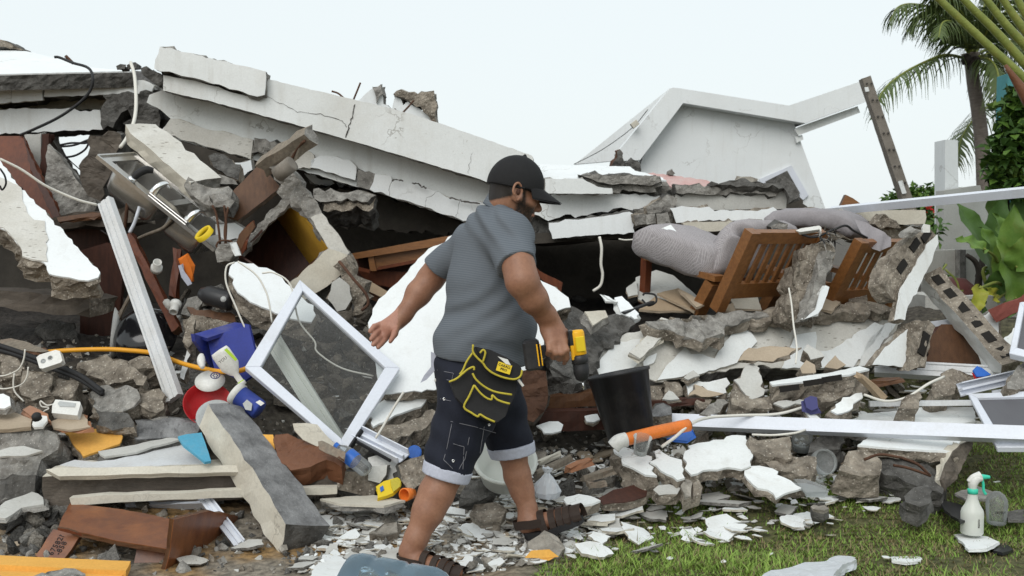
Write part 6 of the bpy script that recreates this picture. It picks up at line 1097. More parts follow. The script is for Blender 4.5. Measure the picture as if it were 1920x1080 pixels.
lathe('glass_jar', [(.0, 0), (.05, .002), (.052, .08), (.04, .1), (.04, .12)], P(1502, 842, 4.98), (0, -.3, .95), 'clear_plastic', label='small greenish jar under the very long bar', cat='jar', segs=20)
tb2 = lathe('water_tub', [(.10, 0), (.105, .005), (.135, .11), (.148, .115), (.148, .125), (.13, .12), (.1, .015), (.0, .012)], P(945, 896, 4.55), (.05, -.55, .8), 'milky', label='white translucent plastic tub behind the man legs', cat='tub', segs=40)
def crumpled_bag(p, label):
    v = []; f = []; r = random.Random(4); pr = [(.0, 0), (.05, .004), (.058, .03), (.048, .062), (.030, .09), (.010, .112), (.012, .118), (.024, .135), (.012, .128)]; N = 22
    for i, (rad, h) in enumerate(pr):
        for k in range(N):
            a = 2*math.pi*k/N; q = rad*(1+.22*noise.noise(Vector((math.cos(a)*2.4, math.sin(a)*2.4, h*22)))+.10*math.sin(a*7+h*30)); v.append(Vector(p)+Vector((q*math.cos(a), q*math.sin(a)*.8, h+r.gauss(0, .002))))
    for i in range(len(pr)-1):
        for k in range(N): f.append([i*N+k, i*N+(k+1) % N, (i+1)*N+(k+1) % N, (i+1)*N+k])
    return tag(mobj('plastic_bag', v, f, 'bag_plastic'), label, 'bag')
crumpled_bag(P(1026, 934, 4.36), 'white knotted plastic bag right of the front leg')
# white faced rubble plates in a row
rows = [('white topped slab left of the three big plates', [(1150, 842), (1172, 838), (1200, 850), (1222, 856), (1226, 876), (1232, 892), (1210, 890), (1185, 876), (1165, 862)], 4.55, .11), ('narrow white plate second of the big row', [(1227, 846), (1236, 842), (1256, 856), (1278, 862), (1282, 880), (1284, 896), (1270, 900), (1250, 888), (1230, 872)], 4.5, .06),
        ('largest bright white plate in the middle right rubble', [(1282, 852), (1290, 836), (1330, 828), (1372, 816), (1398, 817), (1404, 840), (1412, 856), (1408, 872), (1390, 880), (1365, 876), (1330, 880), (1296, 890), (1284, 878)], 4.62, .06), ('white plate tipped towards the lawn right of the largest plate', [(1396, 880), (1400, 874), (1424, 873), (1448, 878), (1470, 895), (1504, 915), (1480, 922), (1455, 934), (1440, 918), (1412, 908), (1400, 896)], 4.45, .035),
        ('flat white plate with stone edge near the raised sandal', [(1060, 932), (1085, 926), (1108, 930), (1126, 938), (1112, 944), (1080, 948), (1062, 944)], 4.32, .06), ('grey blank slab upright in the right rubble', [(1376, 712), (1395, 690), (1412, 681), (1424, 690), (1432, 740), (1420, 746), (1402, 750), (1390, 730)], 5.2, .10),
        ('white plate under a tan triangle in the right rubble', [(1286, 718), (1330, 716), (1362, 708), (1362, 736), (1345, 744), (1290, 740)], 5.4, .04), ('white split plate right of the hollow slab', [(1558, 770), (1580, 745), (1616, 736), (1618, 745), (1592, 770), (1570, 776)], 5.0, .06), ('white plate on grey block under the hollow slab', [(1450, 756), (1475, 750), (1508, 750), (1508, 758), (1470, 764)], 5.1, .07),
        ('white prism beside the long white bar', [(1508, 768), (1520, 765), (1540, 786), (1534, 790), (1520, 786)], 5.0, .03), ('flat white shard left end of the long bar', [(1006, 798), (1030, 790), (1056, 796), (1052, 808), (1020, 812)], 4.95, .04), ('small white shard beside the black bucket foot', [(1096, 780), (1120, 776), (1125, 786), (1100, 790)], 5.0, .03),
        ('white shard between the grey blocks right of the bucket', [(1242, 748), (1254, 732), (1262, 735), (1274, 748), (1256, 750)], 5.25, .03), ('cream flake by the middle grey blocks', [(1282, 708), (1300, 694), (1312, 704), (1290, 712)], 5.4, .03)]
for lab, q, d, th in rows: s('plaster_plate', lab, 'plaster', q, d, .02, -.45 if d < 4.9 else -.3, th, 'plaster' if 'grey' not in lab else 'plaster_grey', 'conc_brown', jag=.008, rough=.018, step=.03)
blk = [('brown hollow block with recess right of the largest plate', [(1405, 820), (1440, 822), (1480, 822), (1484, 850), (1488, 858), (1420, 858), (1410, 850)], 4.7, 'conc_brown', .15), ('brown block beam under the frosted jar', [(1420, 862), (1470, 858), (1530, 858), (1530, 885), (1500, 892), (1450, 880)], 4.62, 'conc_brown', .12), ('grey brown block behind the row of white shards', [(1214, 718), (1240, 714), (1244, 746), (1220, 752)], 5.4, 'conc_brown', .12), ('tan block second behind the row of white shards', [(1242, 716), (1272, 714), (1280, 740), (1262, 748), (1246, 740)], 5.38, 'conc_brown', .1),
       ('tan tile triangle lying on the white plate', [(1290, 742), (1302, 720), (1358, 738), (1330, 744)], 5.3, 'tan', .015), ('large flat tan tile below the fallen wall', [(1384, 676), (1404, 652), (1460, 650), (1500, 652), (1450, 678)], 5.35, 'tan', .015), ('concrete chunk under the upright grey blank slab', [(1368, 742), (1378, 718), (1396, 742), (1430, 748), (1444, 742), (1448, 766), (1400, 768), (1372, 758)], 5.1, 'conc_brown', .12), ('round grey stone beside the bucket', [(1218, 768), (1228, 756), (1244, 754), (1258, 764), (1260, 778), (1222, 780)], 5.1, 'conc_wet', .12),
       ('grey wedge left of the ribbed track', [(1312, 776), (1330, 760), (1358, 748), (1366, 756), (1350, 772), (1330, 782)], 5.15, 'conc', .08), ('brown lump behind the grey wedge', [(1302, 758), (1316, 744), (1336, 748), (1330, 764), (1312, 770)], 5.25, 'conc_brown', .1), ('grey cornered block on the fallen wall foot', [(1506, 656), (1514, 645), (1540, 660), (1546, 668), (1520, 674)], 5.4, 'plaster_grey', .08), ('tan block by the hollow slab top', [(1500, 690), (1512, 675), (1528, 684), (1530, 698), (1504, 700)], 5.3, 'tan', .08), ('brown block behind the hollow slab top', [(1546, 688), (1566, 666), (1586, 684), (1570, 692)], 5.4, 'tan', .08),
       ('round brown boulder under the right white tracks', [(1744, 734), (1764, 700), (1800, 694), (1828, 704), (1826, 716), (1794, 722), (1790, 738), (1752, 748)], 5.3, 'conc_brown', .12), ('brown triangular block left of the right sash', [(1684, 766), (1700, 740), (1724, 735), (1722, 768)], 5.0, 'conc_brown', .08), ('brown ragged block at the centre right', [(1532, 744), (1560, 734), (1600, 728), (1598, 740), (1560, 752), (1540, 756)], 5.1, 'conc_brown', .08),
       ('grey slab at the right edge above the sash', [(1888, 728), (1900, 700), (1920, 680), (1960, 678), (1960, 728)], 5.1, 'conc', .1), ('brown rubble block under the tipped slab left end', [(1572, 884), (1590, 850), (1630, 848), (1652, 868), (1650, 890), (1600, 890)], 4.6, 'conc_brown', .12), ('dark rubble behind the frosted jar', [(1515, 850), (1530, 825), (1570, 812), (1584, 830), (1560, 845)], 4.9, 'conc_dark', .12), ('yellow stained rock under the raised sandal', [(980, 1050), (990, 1015), (1020, 1000), (1046, 1006), (1060, 1030), (1046, 1046)], 3.95, 'stone', .12),
       ('flat dark timber end right of the sandal', [(1122, 934), (1150, 918), (1196, 908), (1214, 916), (1212, 930), (1170, 942), (1130, 946)], 4.4, 'wood_dark', .04), ('brown rock left of the sandal heel', [(880, 965), (890, 945), (930, 944), (950, 960), (940, 978), (900, 980)], 4.3, 'conc_brown', .1), ('dark rock behind the legs', [(860, 930), (880, 905), (905, 898), (926, 910), (930, 930), (900, 938)], 4.5, 'conc_dark', .12), ('grey flat rock left of the near shin', [(692, 1000), (720, 980), (744, 980), (746, 996), (720, 1002)], 4.15, 'stone', .07),
       ('upright brown stone in front of the big plates', [(1276, 912), (1284, 898), (1296, 902), (1296, 930), (1284, 936)], 4.35, 'stone', .06), ('reddish stone right of the upright stone', [(1298, 908), (1310, 902), (1318, 912), (1314, 928), (1300, 930)], 4.36, 'conc_brown', .06), ('white edged grey lump in the grass under the plates', [(1225, 918), (1255, 908), (1276, 915), (1270, 926), (1236, 928)], 4.35, 'plaster_grey', .05)]
for lab, q, d, m, th in blk: s('rubble_block', lab, 'rubble', q, d, .02, -.35, th, m, 'conc_brown' if m != 'conc_dark' else 'conc_dark', jag=.007, rough=.018, skin=.003)
s('stain_patch', 'ochre painted face on the rock under the raised sandal', 'plaster', [(984, 1046), (996, 1032), (1030, 1030), (1048, 1044)], 3.86, 0, -.1, .01, 'ochre_paint', 'ochre_paint', jag=.003, skin=.003)
for k, (a, b, d, w_, m) in enumerate((((1004, 888), (1072, 858), 4.65, .04, 'wood_grey'), ((1064, 880), (1108, 864), 4.6, .05, 'terracotta'), ((1092, 898), (1150, 884), 4.5, .04, 'wood_grey'), ((1610, 704), (1655, 745), 5.0, .05, 'cardboard'), ((1630, 720), (1690, 712), 5.1, .06, 'wood_brown'), ((1102, 912), (1136, 905), 4.45, .02, 'wood_grey'), ((1010, 868), (1050, 852), 4.7, .02, 'plaster_cream'))):
    beam('splinter', P(a[0], a[1], d), P(b[0], b[1], d+.05), w_, .025, [m, m], label=['grey splintered lath left of the bucket', 'terracotta brick piece left of the white plates', 'lower grey lath near the white plates', 'upright tan splinter in the right rubble', 'brown flat splinter beside the upright one', 'shortest lath near the sandal toe', 'cream lath behind the white tub'][k], cat='splinter', rough=.003)
s('blue_cloth', 'small violet ribbed plastic in the right rubble', 'plastic', [(1508, 748), (1520, 742), (1532, 745), (1534, 765), (1522, 770), (1512, 764)], 5.0, 0, -.2, .03, 'ink_violet', 'ink_violet', jag=.003)
s('plastic_packet', 'bright blue and pink plastic packet on the right white tracks', 'packet', [(1824, 694), (1832, 686), (1842, 690), (1858, 702), (1846, 706), (1832, 706)], 5.3, 0, -.2, .03, 'blue_lid', 'flower_red', jag=.002)
for k, q in enumerate(([(1425, 1078), (1470, 1066), (1510, 1056), (1545, 1054), (1572, 1042), (1604, 1042), (1606, 1048), (1580, 1062), (1560, 1084), (1500, 1100), (1420, 1100)],)):
    s('plastic_sheet', 'white crumpled plastic sheet on the lawn at the bottom', 'plastic', q, 3.55, 0, -.8, .03, 'bag_plastic', 'bag_plastic', jag=.006, rough=.008, skin=.01)
s('plaster_plate', 'large white plaster flake at the bottom beside the water jug', 'plaster', [(575, 1092), (592, 1060), (612, 1034), (640, 1044), (655, 1055), (650, 1095)], 3.7, 0, -.8, .03, 'plaster', 'conc', jag=.005)
s('plastic_film', 'clear plastic wrap right of the tipped white plate', 'plastic', [(1488, 898), (1510, 898), (1550, 912), (1548, 922), (1512, 924)], 4.4, 0, -.6, .02, 'clear_plastic', 'clear_plastic', jag=.003)
# water jug
def jug():
    pr = [(.0, .0), (.09, .002), (.125, .02), (.134, .05), (.134, .09), (.128, .10), (.128, .11), (.134, .12), (.134, .20), (.128, .21), (.128, .22), (.134, .23), (.134, .31), (.125, .34), (.09, .385), (.045, .42), (.030, .43), (.030, .46), (.034, .462), (.034, .475)]
    return lathe('water_jug', pr, P(640, 1108, 3.28), Vector((.93, -.24, -.10)), 'water_jug', label='big clear blue water jug lying at the bottom edge', cat='water jug', segs=40, jagtop=1)
jug()
# spray bottles
def spray(p, lab, full):
    e = empty('spray_bottle', p, lab, 'spray bottle', 'spray bottles') if full else None
    return e
sp = P(1822, 1000, 4.18); e = empty('spray_bottle', sp, 'white spray bottle with green trigger standing in the grass', 'spray bottle')
lathe('body', [(.0, .0), (.042, .0), (.046, .005), (.046, .09), (.042, .105), (.03, .125), (.021, .15), (.018, .175), (.018, .185)], sp, (0, 0, 1), 'milky', e, segs=28)
lathe('collar', [(.02, .172), (.021, .172), (.021, .192), (.014, .194)], sp, (0, 0, 1), 'teal_plastic', e, segs=20)
hx = Vector((1, 0, 0)); up_ = Vector((0, 0, 1))
tube('head', [sp+up_*.19, sp+up_*.215, sp+up_*.235+hx*.012, sp+up_*.24+hx*.035], lambda t: .015+.006*math.sin(3*t), 'white_plastic', e, sides=12)
tube('shroud', [sp+up_*.222-hx*.02, sp+up_*.24-hx*.0, sp+up_*.25+hx*.03], lambda t: .010+.008*t, 'white_plastic', e, sides=10)
tube('nozzle', [sp+up_*.243+hx*.03, sp+up_*.243+hx*.05, sp+up_*.242+hx*.07], lambda t: .013-.006*t, 'teal_plastic', e, sides=10)
tube('trigger', [sp+up_*.235+hx*.038, sp+up_*.21+hx*.044, sp+up_*.185+hx*.046, sp+up_*.168+hx*.056], .006, 'teal_plastic', e, sides=8)
fx = (Vector((0, 0, 1)), Vector((-1, 0, 0)), Vector((0, -1, 0)))
textmesh('print', 'BLEACH', .010, sp+Vector((.008, -.047, .055)), fx, 'ink', e)
b2 = P(1868, 982, 4.3); o = lathe('clear_bottle', [(.0, 0), (.036, .0), (.04, .006), (.044, .06), (.046, .09), (.043, .11), (.03, .13), (.014, .142), (.0, .143)], b2, (0, 0, 1), 'clear_plastic', label='clear upturned bottle standing behind the spray bottle', cat='bottle', segs=28)
textmesh('print', 'NIVELY', .014, b2+Vector((-.006, -.047, .062)), (Vector((1, 0, 0)), Vector((0, 0, 1)), Vector((0, -1, 0))), 'ink', o)
for k, (q, d, m) in enumerate((([(1788, 1002), (1808, 1000), (1852, 1006), (1874, 1016), (1850, 1028), (1816, 1030), (1806, 1018)], 4.1, 'plaster'), ([(1670, 1044), (1690, 1036), (1722, 1036), (1728, 1050), (1700, 1054), (1672, 1050)], 3.92, 'plaster'), ([(1860, 1020), (1886, 1018), (1900, 1030), (1880, 1036), (1862, 1032)], 4.05, 'black_plastic'), ([(1790, 925), (1830, 910), (1870, 925), (1850, 935), (1810, 935)], 4.5, 'conc'), ([(1760, 935), (1800, 945), (1830, 970), (1800, 978), (1770, 955)], 4.35, 'black_plastic'), ([(1880, 960), (1920, 955), (1920, 975), (1890, 975)], 4.35, 'conc_dark'))):
    s('flat_shard', ['white plaster shard in front of the spray bottle', 'white plaster shard alone on the right lawn', 'black plastic shard right of the white shard', 'grey roofing shard behind the spray bottle', 'black roofing strip left of the spray bottle', 'dark roofing shard at the right edge'][k], 'shard', q, d, 0, -.85, .012, m, m, jag=.003, rough=.002, skin=.004)
# ================================================================== the man
class Field:
    """signed distance grid, smooth unions, surface nets"""
    def __init__(f, lo, hi, h):
        f.lo = np.array(lo, dtype=np.float32); f.h = h; f.n = np.ceil((np.array(hi)-f.lo)/h).astype(int)+1; f.v = np.full(f.n, .2, dtype=np.float32)
    def sub(f, lo, hi):
        a = np.clip(np.floor((np.array(lo)-f.lo)/f.h).astype(int), 0, f.n-1); b = np.clip(np.ceil((np.array(hi)-f.lo)/f.h).astype(int)+1, 1, f.n)
        g = np.meshgrid(*[f.lo[i]+f.h*np.arange(a[i], b[i], dtype=np.float32) for i in range(3)], indexing='ij')
        return tuple(slice(a[i], b[i]) for i in range(3)), np.stack(g, -1)
    def put(f, sl, d, k, op='u'):
        a = f.v[sl]
        if op == 'u':
            if k <= 0: f.v[sl] = np.minimum(a, d)
            else:
                h = np.clip(.5+.5*(a-d)/k, 0, 1); f.v[sl] = a+(d-a)*h-k*h*(1-h)
        else:
            h = np.clip(.5+.5*(a+d)/k, 0, 1) if k > 0 else None
            f.v[sl] = np.maximum(a, -d) if k <= 0 else (a+(-d-a)*h+k*h*(1-h))*0+np.maximum(a, -d)
    def cone(f, a, b, r1, r2, k=.02, op='u', cut=None):
        a = np.array(a, dtype=np.float32); b = np.array(b, dtype=np.float32); m = max(r1, r2)+k+.02
        sl, p = f.sub(np.minimum(a, b)-m, np.maximum(a, b)+m); ba = b-a; t = np.clip(((p-a)@ba)/max(1e-9, float(ba@ba)), 0, 1)
        d = np.linalg.norm(p-a-t[..., None]*ba, axis=-1)-(r1+(r2-r1)*t)
        if cut is not None:
            for o, nn in cut: d = np.maximum(d, (p-np.array(o, dtype=np.float32))@np.array(nn, dtype=np.float32))
        f.put(sl, d, k, op)
    def ell(f, c, ax, r, k=.02, op='u', cut=None):
        c = np.array(c, dtype=np.float32); m = max(r)+k+.02; sl, p = f.sub(c-m, c+m); q = p-c
        L = [(q@np.array(ax[i], dtype=np.float32))/r[i] for i in range(3)]; k0 = np.sqrt(sum(x*x for x in L)); k1 = np.sqrt(sum((x/r[i])**2 for i, x in enumerate(L)))+1e-9
        d = k0*(k0-1)/k1
        if cut is not None:
            for o, nn in cut: d = np.maximum(d, (p-np.array(o, dtype=np.float32))@np.array(nn, dtype=np.float32))
        f.put(sl, d.astype(np.float32), k, op)
    def cutplane(f, o, nn):
        sl, p = f.sub(f.lo, f.lo+f.h*f.n); f.v[sl] = np.maximum(f.v[sl], (p-np.array(o, dtype=np.float32))@np.array(nn, dtype=np.float32))
    def chain(f, pts, k=.02):
        for (a, r1), (b, r2) in zip(pts, pts[1:]): f.cone(a, b, r1, r2, k)
    def warp(f, fn):
        sl, p = f.sub(f.lo, f.lo+f.h*f.n); near = np.abs(f.v[sl]) < .03; w = np.zeros(f.v.shape, dtype=np.float32); w[near] = fn(p[near]); f.v += w
    def mesh(f):
        v = f.v; s_ = v < 0; nx, ny, nz = v.shape
        c = [s_[i:nx-1+i, j:ny-1+j, k:nz-1+k] for i in (0, 1) for j in (0, 1) for k in (0, 1)]
        cnt = sum(x.astype(np.int8) for x in c); act = (cnt > 0) & (cnt < 8); ids = np.full(act.shape, -1, dtype=np.int64); idx = np.argwhere(act); ids[act] = np.arange(len(idx))
        acc = np.zeros((len(idx), 3), dtype=np.float64); num = np.zeros(len(idx)); co = [(i, j, k) for i in (0, 1) for j in (0, 1) for k in (0, 1)]
        for a in range(8):
            for b in range(a+1, 8):
                df = np.array(co[b])-np.array(co[a])
                if np.abs(df).sum() != 1: continue
                pa = idx+co[a]; pb = idx+co[b]; va = v[tuple(pa.T)]; vb = v[tuple(pb.T)]; x = (va < 0) != (vb < 0)
                t = np.where(x, va/(va-vb+1e-12), 0); acc += np.where(x[:, None], pa+t[:, None]*df, 0); num += x
        V = acc/np.maximum(num, 1)[:, None]*f.h+f.lo; F = []
        for axis in range(3):
            o = [0, 0, 0]; o[axis] = 1; A = s_[:nx-o[0], :ny-o[1], :nz-o[2]]; B = s_[o[0]:, o[1]:, o[2]:]; e = np.argwhere(A != B)
            u, w_ = (axis+1) % 3, (axis+2) % 3; e = e[(e[:, u] > 0) & (e[:, w_] > 0) & (e[:, u] < v.shape[u]-1) & (e[:, w_] < v.shape[w_]-1)]
            du = np.zeros(3, int); du[u] = 1; dw = np.zeros(3, int); dw[w_] = 1
            q = np.stack([ids[tuple((e-x).T)] for x in (0*du, du, du+dw, dw)], 1); flip = A[tuple(e.T)]; q[~flip] = q[~flip][:, ::-1]; F.append(q)
        return V, np.concatenate(F)
    def obj(f, name, mats, parent, fmfn=None, it=1):
        V, F = f.mesh()
        for _ in range(it):          # light smoothing
            E = np.concatenate([F[:, [0, 1]], F[:, [1, 2]], F[:, [2, 3]], F[:, [3, 0]]]); S = np.zeros_like(V); N = np.zeros(len(V))
            np.add.at(S, E[:, 0], V[E[:, 1]]); np.add.at(N, E[:, 0], 1); np.add.at(S, E[:, 1], V[E[:, 0]]); np.add.at(N, E[:, 1], 1); V = V*.5+.5*S/N[:, None]
        o0 = np.array(root_loc(parent)) if parent else np.zeros(3); me = bpy.data.meshes.new(name)
        me.vertices.add(len(V)); me.vertices.foreach_set('co', (V-o0).astype(np.float32).ravel()); me.loops.add(F.size); me.loops.foreach_set('vertex_index', F.astype(np.int32).ravel())
        me.polygons.add(len(F)); me.polygons.foreach_set('loop_start', np.arange(0, F.size, 4, dtype=np.int32)); me.polygons.foreach_set('use_smooth', np.ones(len(F), dtype=bool))
        for m in mats: me.materials.append(M(m))
        if fmfn is not None: me.polygons.foreach_set('material_index', fmfn(V[F].mean(1)).astype(np.int32))
        me.update(calc_edges=True); me.validate(); o = bpy.data.objects.new(name, me); COL.objects.link(o)
        if parent: o.parent = parent
        return o
def npv(*a): return [np.array(x) for x in a]
man = empty('person', P(800, 1062, 3.9), 'man in black cap, grey striped polo and dark shorts striding right with a drill', 'person')
hf = Vector((.95, .14, -.29)).normalized(); hr = hf.cross(Vector((0, 0, 1))).normalized(); hu = hr.cross(hf)      # head frame: forward, right, up
HC = P(966, 362, 4.10)
def hd_(f_, r_, u_): return HC+hf*f_+hr*r_+hu*u_
bf = Vector((.88, .47, 0)).normalized(); br = Vector((.47, -.88, 0)).normalized(); bu = Vector((.10, .05, 1)).normalized()
# ---- skin: head, arms, hands, legs, one surface
B = Field((-.72, 3.55, -.08), (.42, 4.6, 1.72), .0055)
B.ell(hd_(-.012, 0, .035), (hf, hr, hu), (.104, .082, .108), .01)
B.ell(hd_(.035, 0, -.045), (hf, hr, hu), (.062, .060, .078), .03)
B.ell(hd_(.062, 0, -.092), (hf, hr, hu), (.032, .036, .028), .03)          # chin
B.cone(hd_(.088, 0, .0), hd_(.112, 0, -.034), .010, .0155, .012)              # nose
B.ell(hd_(.104, .014, -.04), (hf, hr, hu), (.011, .010, .009), .008); B.ell(hd_(.104, -.014, -.04), (hf, hr, hu), (.011, .010, .009), .008)
B.cone(hd_(.084, -.04, .018), hd_(.084, .04, .018), .013, .013, .015)        # brow
B.ell(hd_(.062, .045, -.025), (hf, hr, hu), (.03, .022, .022), .02); B.ell(hd_(.062, -.045, -.025), (hf, hr, hu), (.03, .022, .022), .02)
B.ell(hd_(.088, .032, .002), (hf, hr, hu), (.008, .013, .010), .006); B.ell(hd_(.088, -.032, .002), (hf, hr, hu), (.008, .013, .010), .006)
B.cone(hd_(.094, -.02, -.066), hd_(.094, .02, -.066), .008, .008, .01)       # mouth
for sg in (1, -1):
    B.ell(hd_(-.004, sg*.083, -.006), (hf*.9+hu*.3, hr*sg+hf*-.35, hu), (.025, .013, .038), .006); B.ell(hd_(.001, sg*.099, .002), (hf, hr, hu), (.013, .010, .022), .0, 's')
nb = P(940, 418, 4.13); B.cone(hd_(-.035, 0, -.05), nb, .064, .075, .03); B.cone(hd_(.02, 0, -.09), P(958, 425, 4.16), .045, .06, .03)
def jt(*l): return [(P(x, y, d), r) for x, y, d, r in l]
B.chain(jt((952, 440, 3.94, .07), (972, 498, 3.80, .058), (979, 527, 3.77, .059), (1000, 560, 3.80, .052), (1024, 592, 3.86, .038), (1034, 608, 3.88, .036)), .03)   # right arm
B.chain(jt((880, 455, 4.27, .06), (826, 498, 4.34, .056), (808, 522, 4.36, .055), (785, 550, 4.33, .052), (757, 590, 4.28, .034), (748, 600, 4.27, .031)), .03)         # left arm
# left hand: palm turned to the camera
B.chain(jt((748, 600, 4.27, .030), (733, 612, 4.25, .034)), .02); B.chain(jt((744, 606, 4.26, .024), (722, 628, 4.24, .021)), .02); B.chain(jt((740, 598, 4.27, .022), (714, 612, 4.25, .019)), .02)
FL = (((714, 608, 4.25), (702, 612, 4.22), (694, 621, 4.19)), ((713, 618, 4.245), (703, 627, 4.20), (696, 636, 4.18)), ((717, 628, 4.24), (707, 638, 4.20), (700, 646, 4.18)), ((724, 634, 4.24), (715, 644, 4.21), (709, 651, 4.19)))
for k, (a, b, c) in enumerate(FL): B.chain(jt((*a, .0135), (*b, .0125), (*c, .0105)), .004)
B.chain(jt((745, 610, 4.24, .018), (740, 626, 4.20, .0135), (732, 640, 4.17, .010)), .01)
# right hand: fist round the drill grip
B.chain(jt((1033, 606, 3.88, .036), (1042, 626, 3.87, .040)), .02); B.chain(jt((1026, 620, 3.86, .028), (1036, 642, 3.83, .028)), .02); B.chain(jt((1046, 620, 3.88, .028), (1054, 640, 3.84, .024)), .02)
RF = (((1056, 640, 3.83), (1062, 656, 3.81), (1062, 672, 3.83), (1058, 681, 3.86)), ((1049, 646, 3.82), (1053, 662, 3.80), (1049, 673, 3.84), (1044, 670, 3.88)), ((1039, 647, 3.815), (1042, 662, 3.80), (1038, 670, 3.84), (1034, 666, 3.88)), ((1029, 644, 3.815), (1031, 656, 3.80), (1028, 663, 3.84), (1026, 658, 3.87)))
for k, q in enumerate(RF): B.chain(jt(*[(*p, r) for p, r in zip(q, (.0135, .0125, .0115, .0095))]), .005)
B.chain(jt((1046, 612, 3.90, .018), (1058, 622, 3.92, .014), (1062, 634, 3.93, .011)), .01)
# legs and feet
B.chain(jt((850, 830, 4.02, .080), (836, 888, 3.99, .066), (818, 925, 3.97, .068), (803, 958, 3.95, .061), (780, 1010, 3.92, .044), (770, 1036, 3.91, .040)), .03)
B.chain(jt((768, 1034, 3.91, .043), (770, 1050, 3.90, .036), (800, 1058, 3.86, .034), (835, 1066, 3.80, .030), (858, 1072, 3.76, .022)), .02)
B.chain(jt((955, 800, 4.24, .075), (962, 855, 4.24, .055), (970, 892, 4.24, .054), (979, 920, 4.235, .047), (990, 955, 4.22, .037), (990, 972, 4.21, .040)), .03)
B.chain(jt((990, 972, 4.21, .040), (988, 984, 4.2, .036), (1020, 978, 4.17, .034), (1052, 966, 4.14, .030), (1078, 958, 4.12, .024)), .02)
hcn, hfn, hrn, hun = npv(HC, hf, hr, hu)
def skinmat(c):
    q = c-hcn; f_, r_, u_ = q@hfn, q@hrn, q@hun; nz = .006*np.sin(c[:, 0]*190)*np.sin(c[:, 2]*170)
    head = np.linalg.norm(q, axis=1) < .17
    beard = head & (u_+nz < -.030-.25*(f_-.055)) & (f_ > .010+nz) & ~((f_ > .092) & (u_ > -.058)); beard |= head & (np.abs(f_-.022+.3*u_) < .011+nz) & (u_ < .02) & (u_ > -.08) & (np.abs(r_) > .055) & (np.abs(r_) < .09)
    hair = head & (f_ < -.018+nz) & (u_+nz > -.02+.55*(f_+.02)) & (np.abs(r_) < .088); hair |= head & (u_ > .02) & (f_ < .06)
    lip = head & (np.abs(u_+.066) < .006) & (f_ > .088); eye = head & (np.abs(u_-.001) < .006) & (np.abs(np.abs(r_)-.034) < .011) & (f_ > .07)
    m = np.zeros(len(c)); m[eye] = 1
    ear = head & (np.abs(r_) > .086); m[ear] = 0; m[lip] = 2
    pal = (c[:, 0] < P(746, 600, 4.25).x) & (c[:, 2] > .6) & (c[:, 2] < 1.0); m[pal] = 2
    return m
mat('beard', (.10, .045, .03), (.07, .03, .02), rough=.7, scale=120, bump=.4, bscale=260, bdist=.003)  # dark brown, colours the painted shade inside the ears
def stubble(c):
    q = c-hcn; f_, r_, u_ = q@hfn, q@hrn, q@hun; head = np.linalg.norm(q, axis=1) < .17
    def sm(a, b, x): t = np.clip((x-a)/(b-a), 0, 1); return t*t*(3-2*t)
    jaw = sm(-.020, -.045, u_+.25*(f_-.055))*sm(-.002, .018, f_)*(1-sm(.088, .1, f_)*sm(-.062, -.054, u_))
    burn = sm(.016, .006, np.abs(f_-.024+.3*u_))*sm(.03, .02, u_)*sm(.05, .06, np.abs(r_)); low = 1-sm(-.10, -.135, u_)*sm(.03, .0, f_)
    hair = sm(-.012, -.026, f_)*sm(-.030, -.014, u_-.55*(f_+.02))*sm(.092, .086, np.abs(r_)); top = sm(.012, .022, u_)*sm(.07, .06, f_)
    return np.where(head, np.clip(np.maximum(np.maximum(jaw*low, burn)*.9, np.maximum(hair, top)*1.15), 0, 1.2), 0)
bo = B.obj('body', ['skin', 'hair', 'palm_skin'], man, skinmat)
vv = np.empty(len(bo.data.vertices)*3, dtype=np.float32); bo.data.vertices.foreach_get('co', vv); vv = vv.reshape(-1, 3)+np.array(root_loc(man))
at_ = bo.data.attributes.new('beard', 'FLOAT', 'POINT'); at_.data.foreach_set('value', stubble(vv).astype(np.float32))
for sg in (1, -1):          # ear rim, and a dark disc painting the shade of its hollow
    ec = hd_(-.006, sg*.097, .0); ex = (hf*.95+hu*.25).normalized(); ey = (hu-ex*hu.dot(ex)).normalized(); out_ = hr*sg
    tube('ear_rim', [ec+ex*(.019*math.cos(a))*(1 if math.sin(a) > -.2 else .7)+ey*(.034*math.sin(a))+out_*(.004-.010*math.cos(a)) for a in np.linspace(-1.7, 3.6, 14) if True], lambda t: .0055-.002*abs(t-.5), 'skin', bo, n=3, sides=7)
    lathe('ear_shade', [(.0, 0), (.011, .0005), (.013, -.003)], ec+ex*.004+out_*.001, out_, 'beard', bo, segs=14, squash=.6, up=hu)
# ---- cap
K = Field(tuple(HC-Vector((.28, .28, .2))), tuple(HC+Vector((.32, .32, .24))), .005)
cu = (hu*.985-hf*.10).normalized(); cb_ = hd_(0, 0, .018)
K.ell(hd_(-.008, 0, .030), (hf, hr, hu), (.119, .098, .125), .005, cut=[(cb_, -cu)])
K.cone(hd_(-.005, 0, .150), hd_(-.005, 0, .158), .010, .008, .004)
K.obj('cap', ['cap_cloth'], man)
capo = bpy.data.objects['cap']; v = []; f = []; NA, NR = 20, 8
for i in range(NA+1):
    a = (i/NA-.5)*2*1.25
    for j in range(NR+1):
        t = j/NR; rr_ = 1+t*.86*math.cos(a*.62)**1.2; x = .100*math.cos(a)*rr_+.012; y = .090*math.sin(a)*(1+t*.10); z = .040-.030*t-.022*(math.sin(a)**2)*(.5+.5*t)
        v.append(hd_(x, y, z))
for i in range(NA):
    for j in range(NR): f.append([i*(NR+1)+j, i*(NR+1)+j+1, (i+1)*(NR+1)+j+1, (i+1)*(NR+1)+j])
n0 = len(v); v += [q+hu*.006 for q in v]; f += [[n0+x for x in q[::-1]] for q in f]
mobj('brim', v, f, 'cap_cloth', capo, smooth=True)
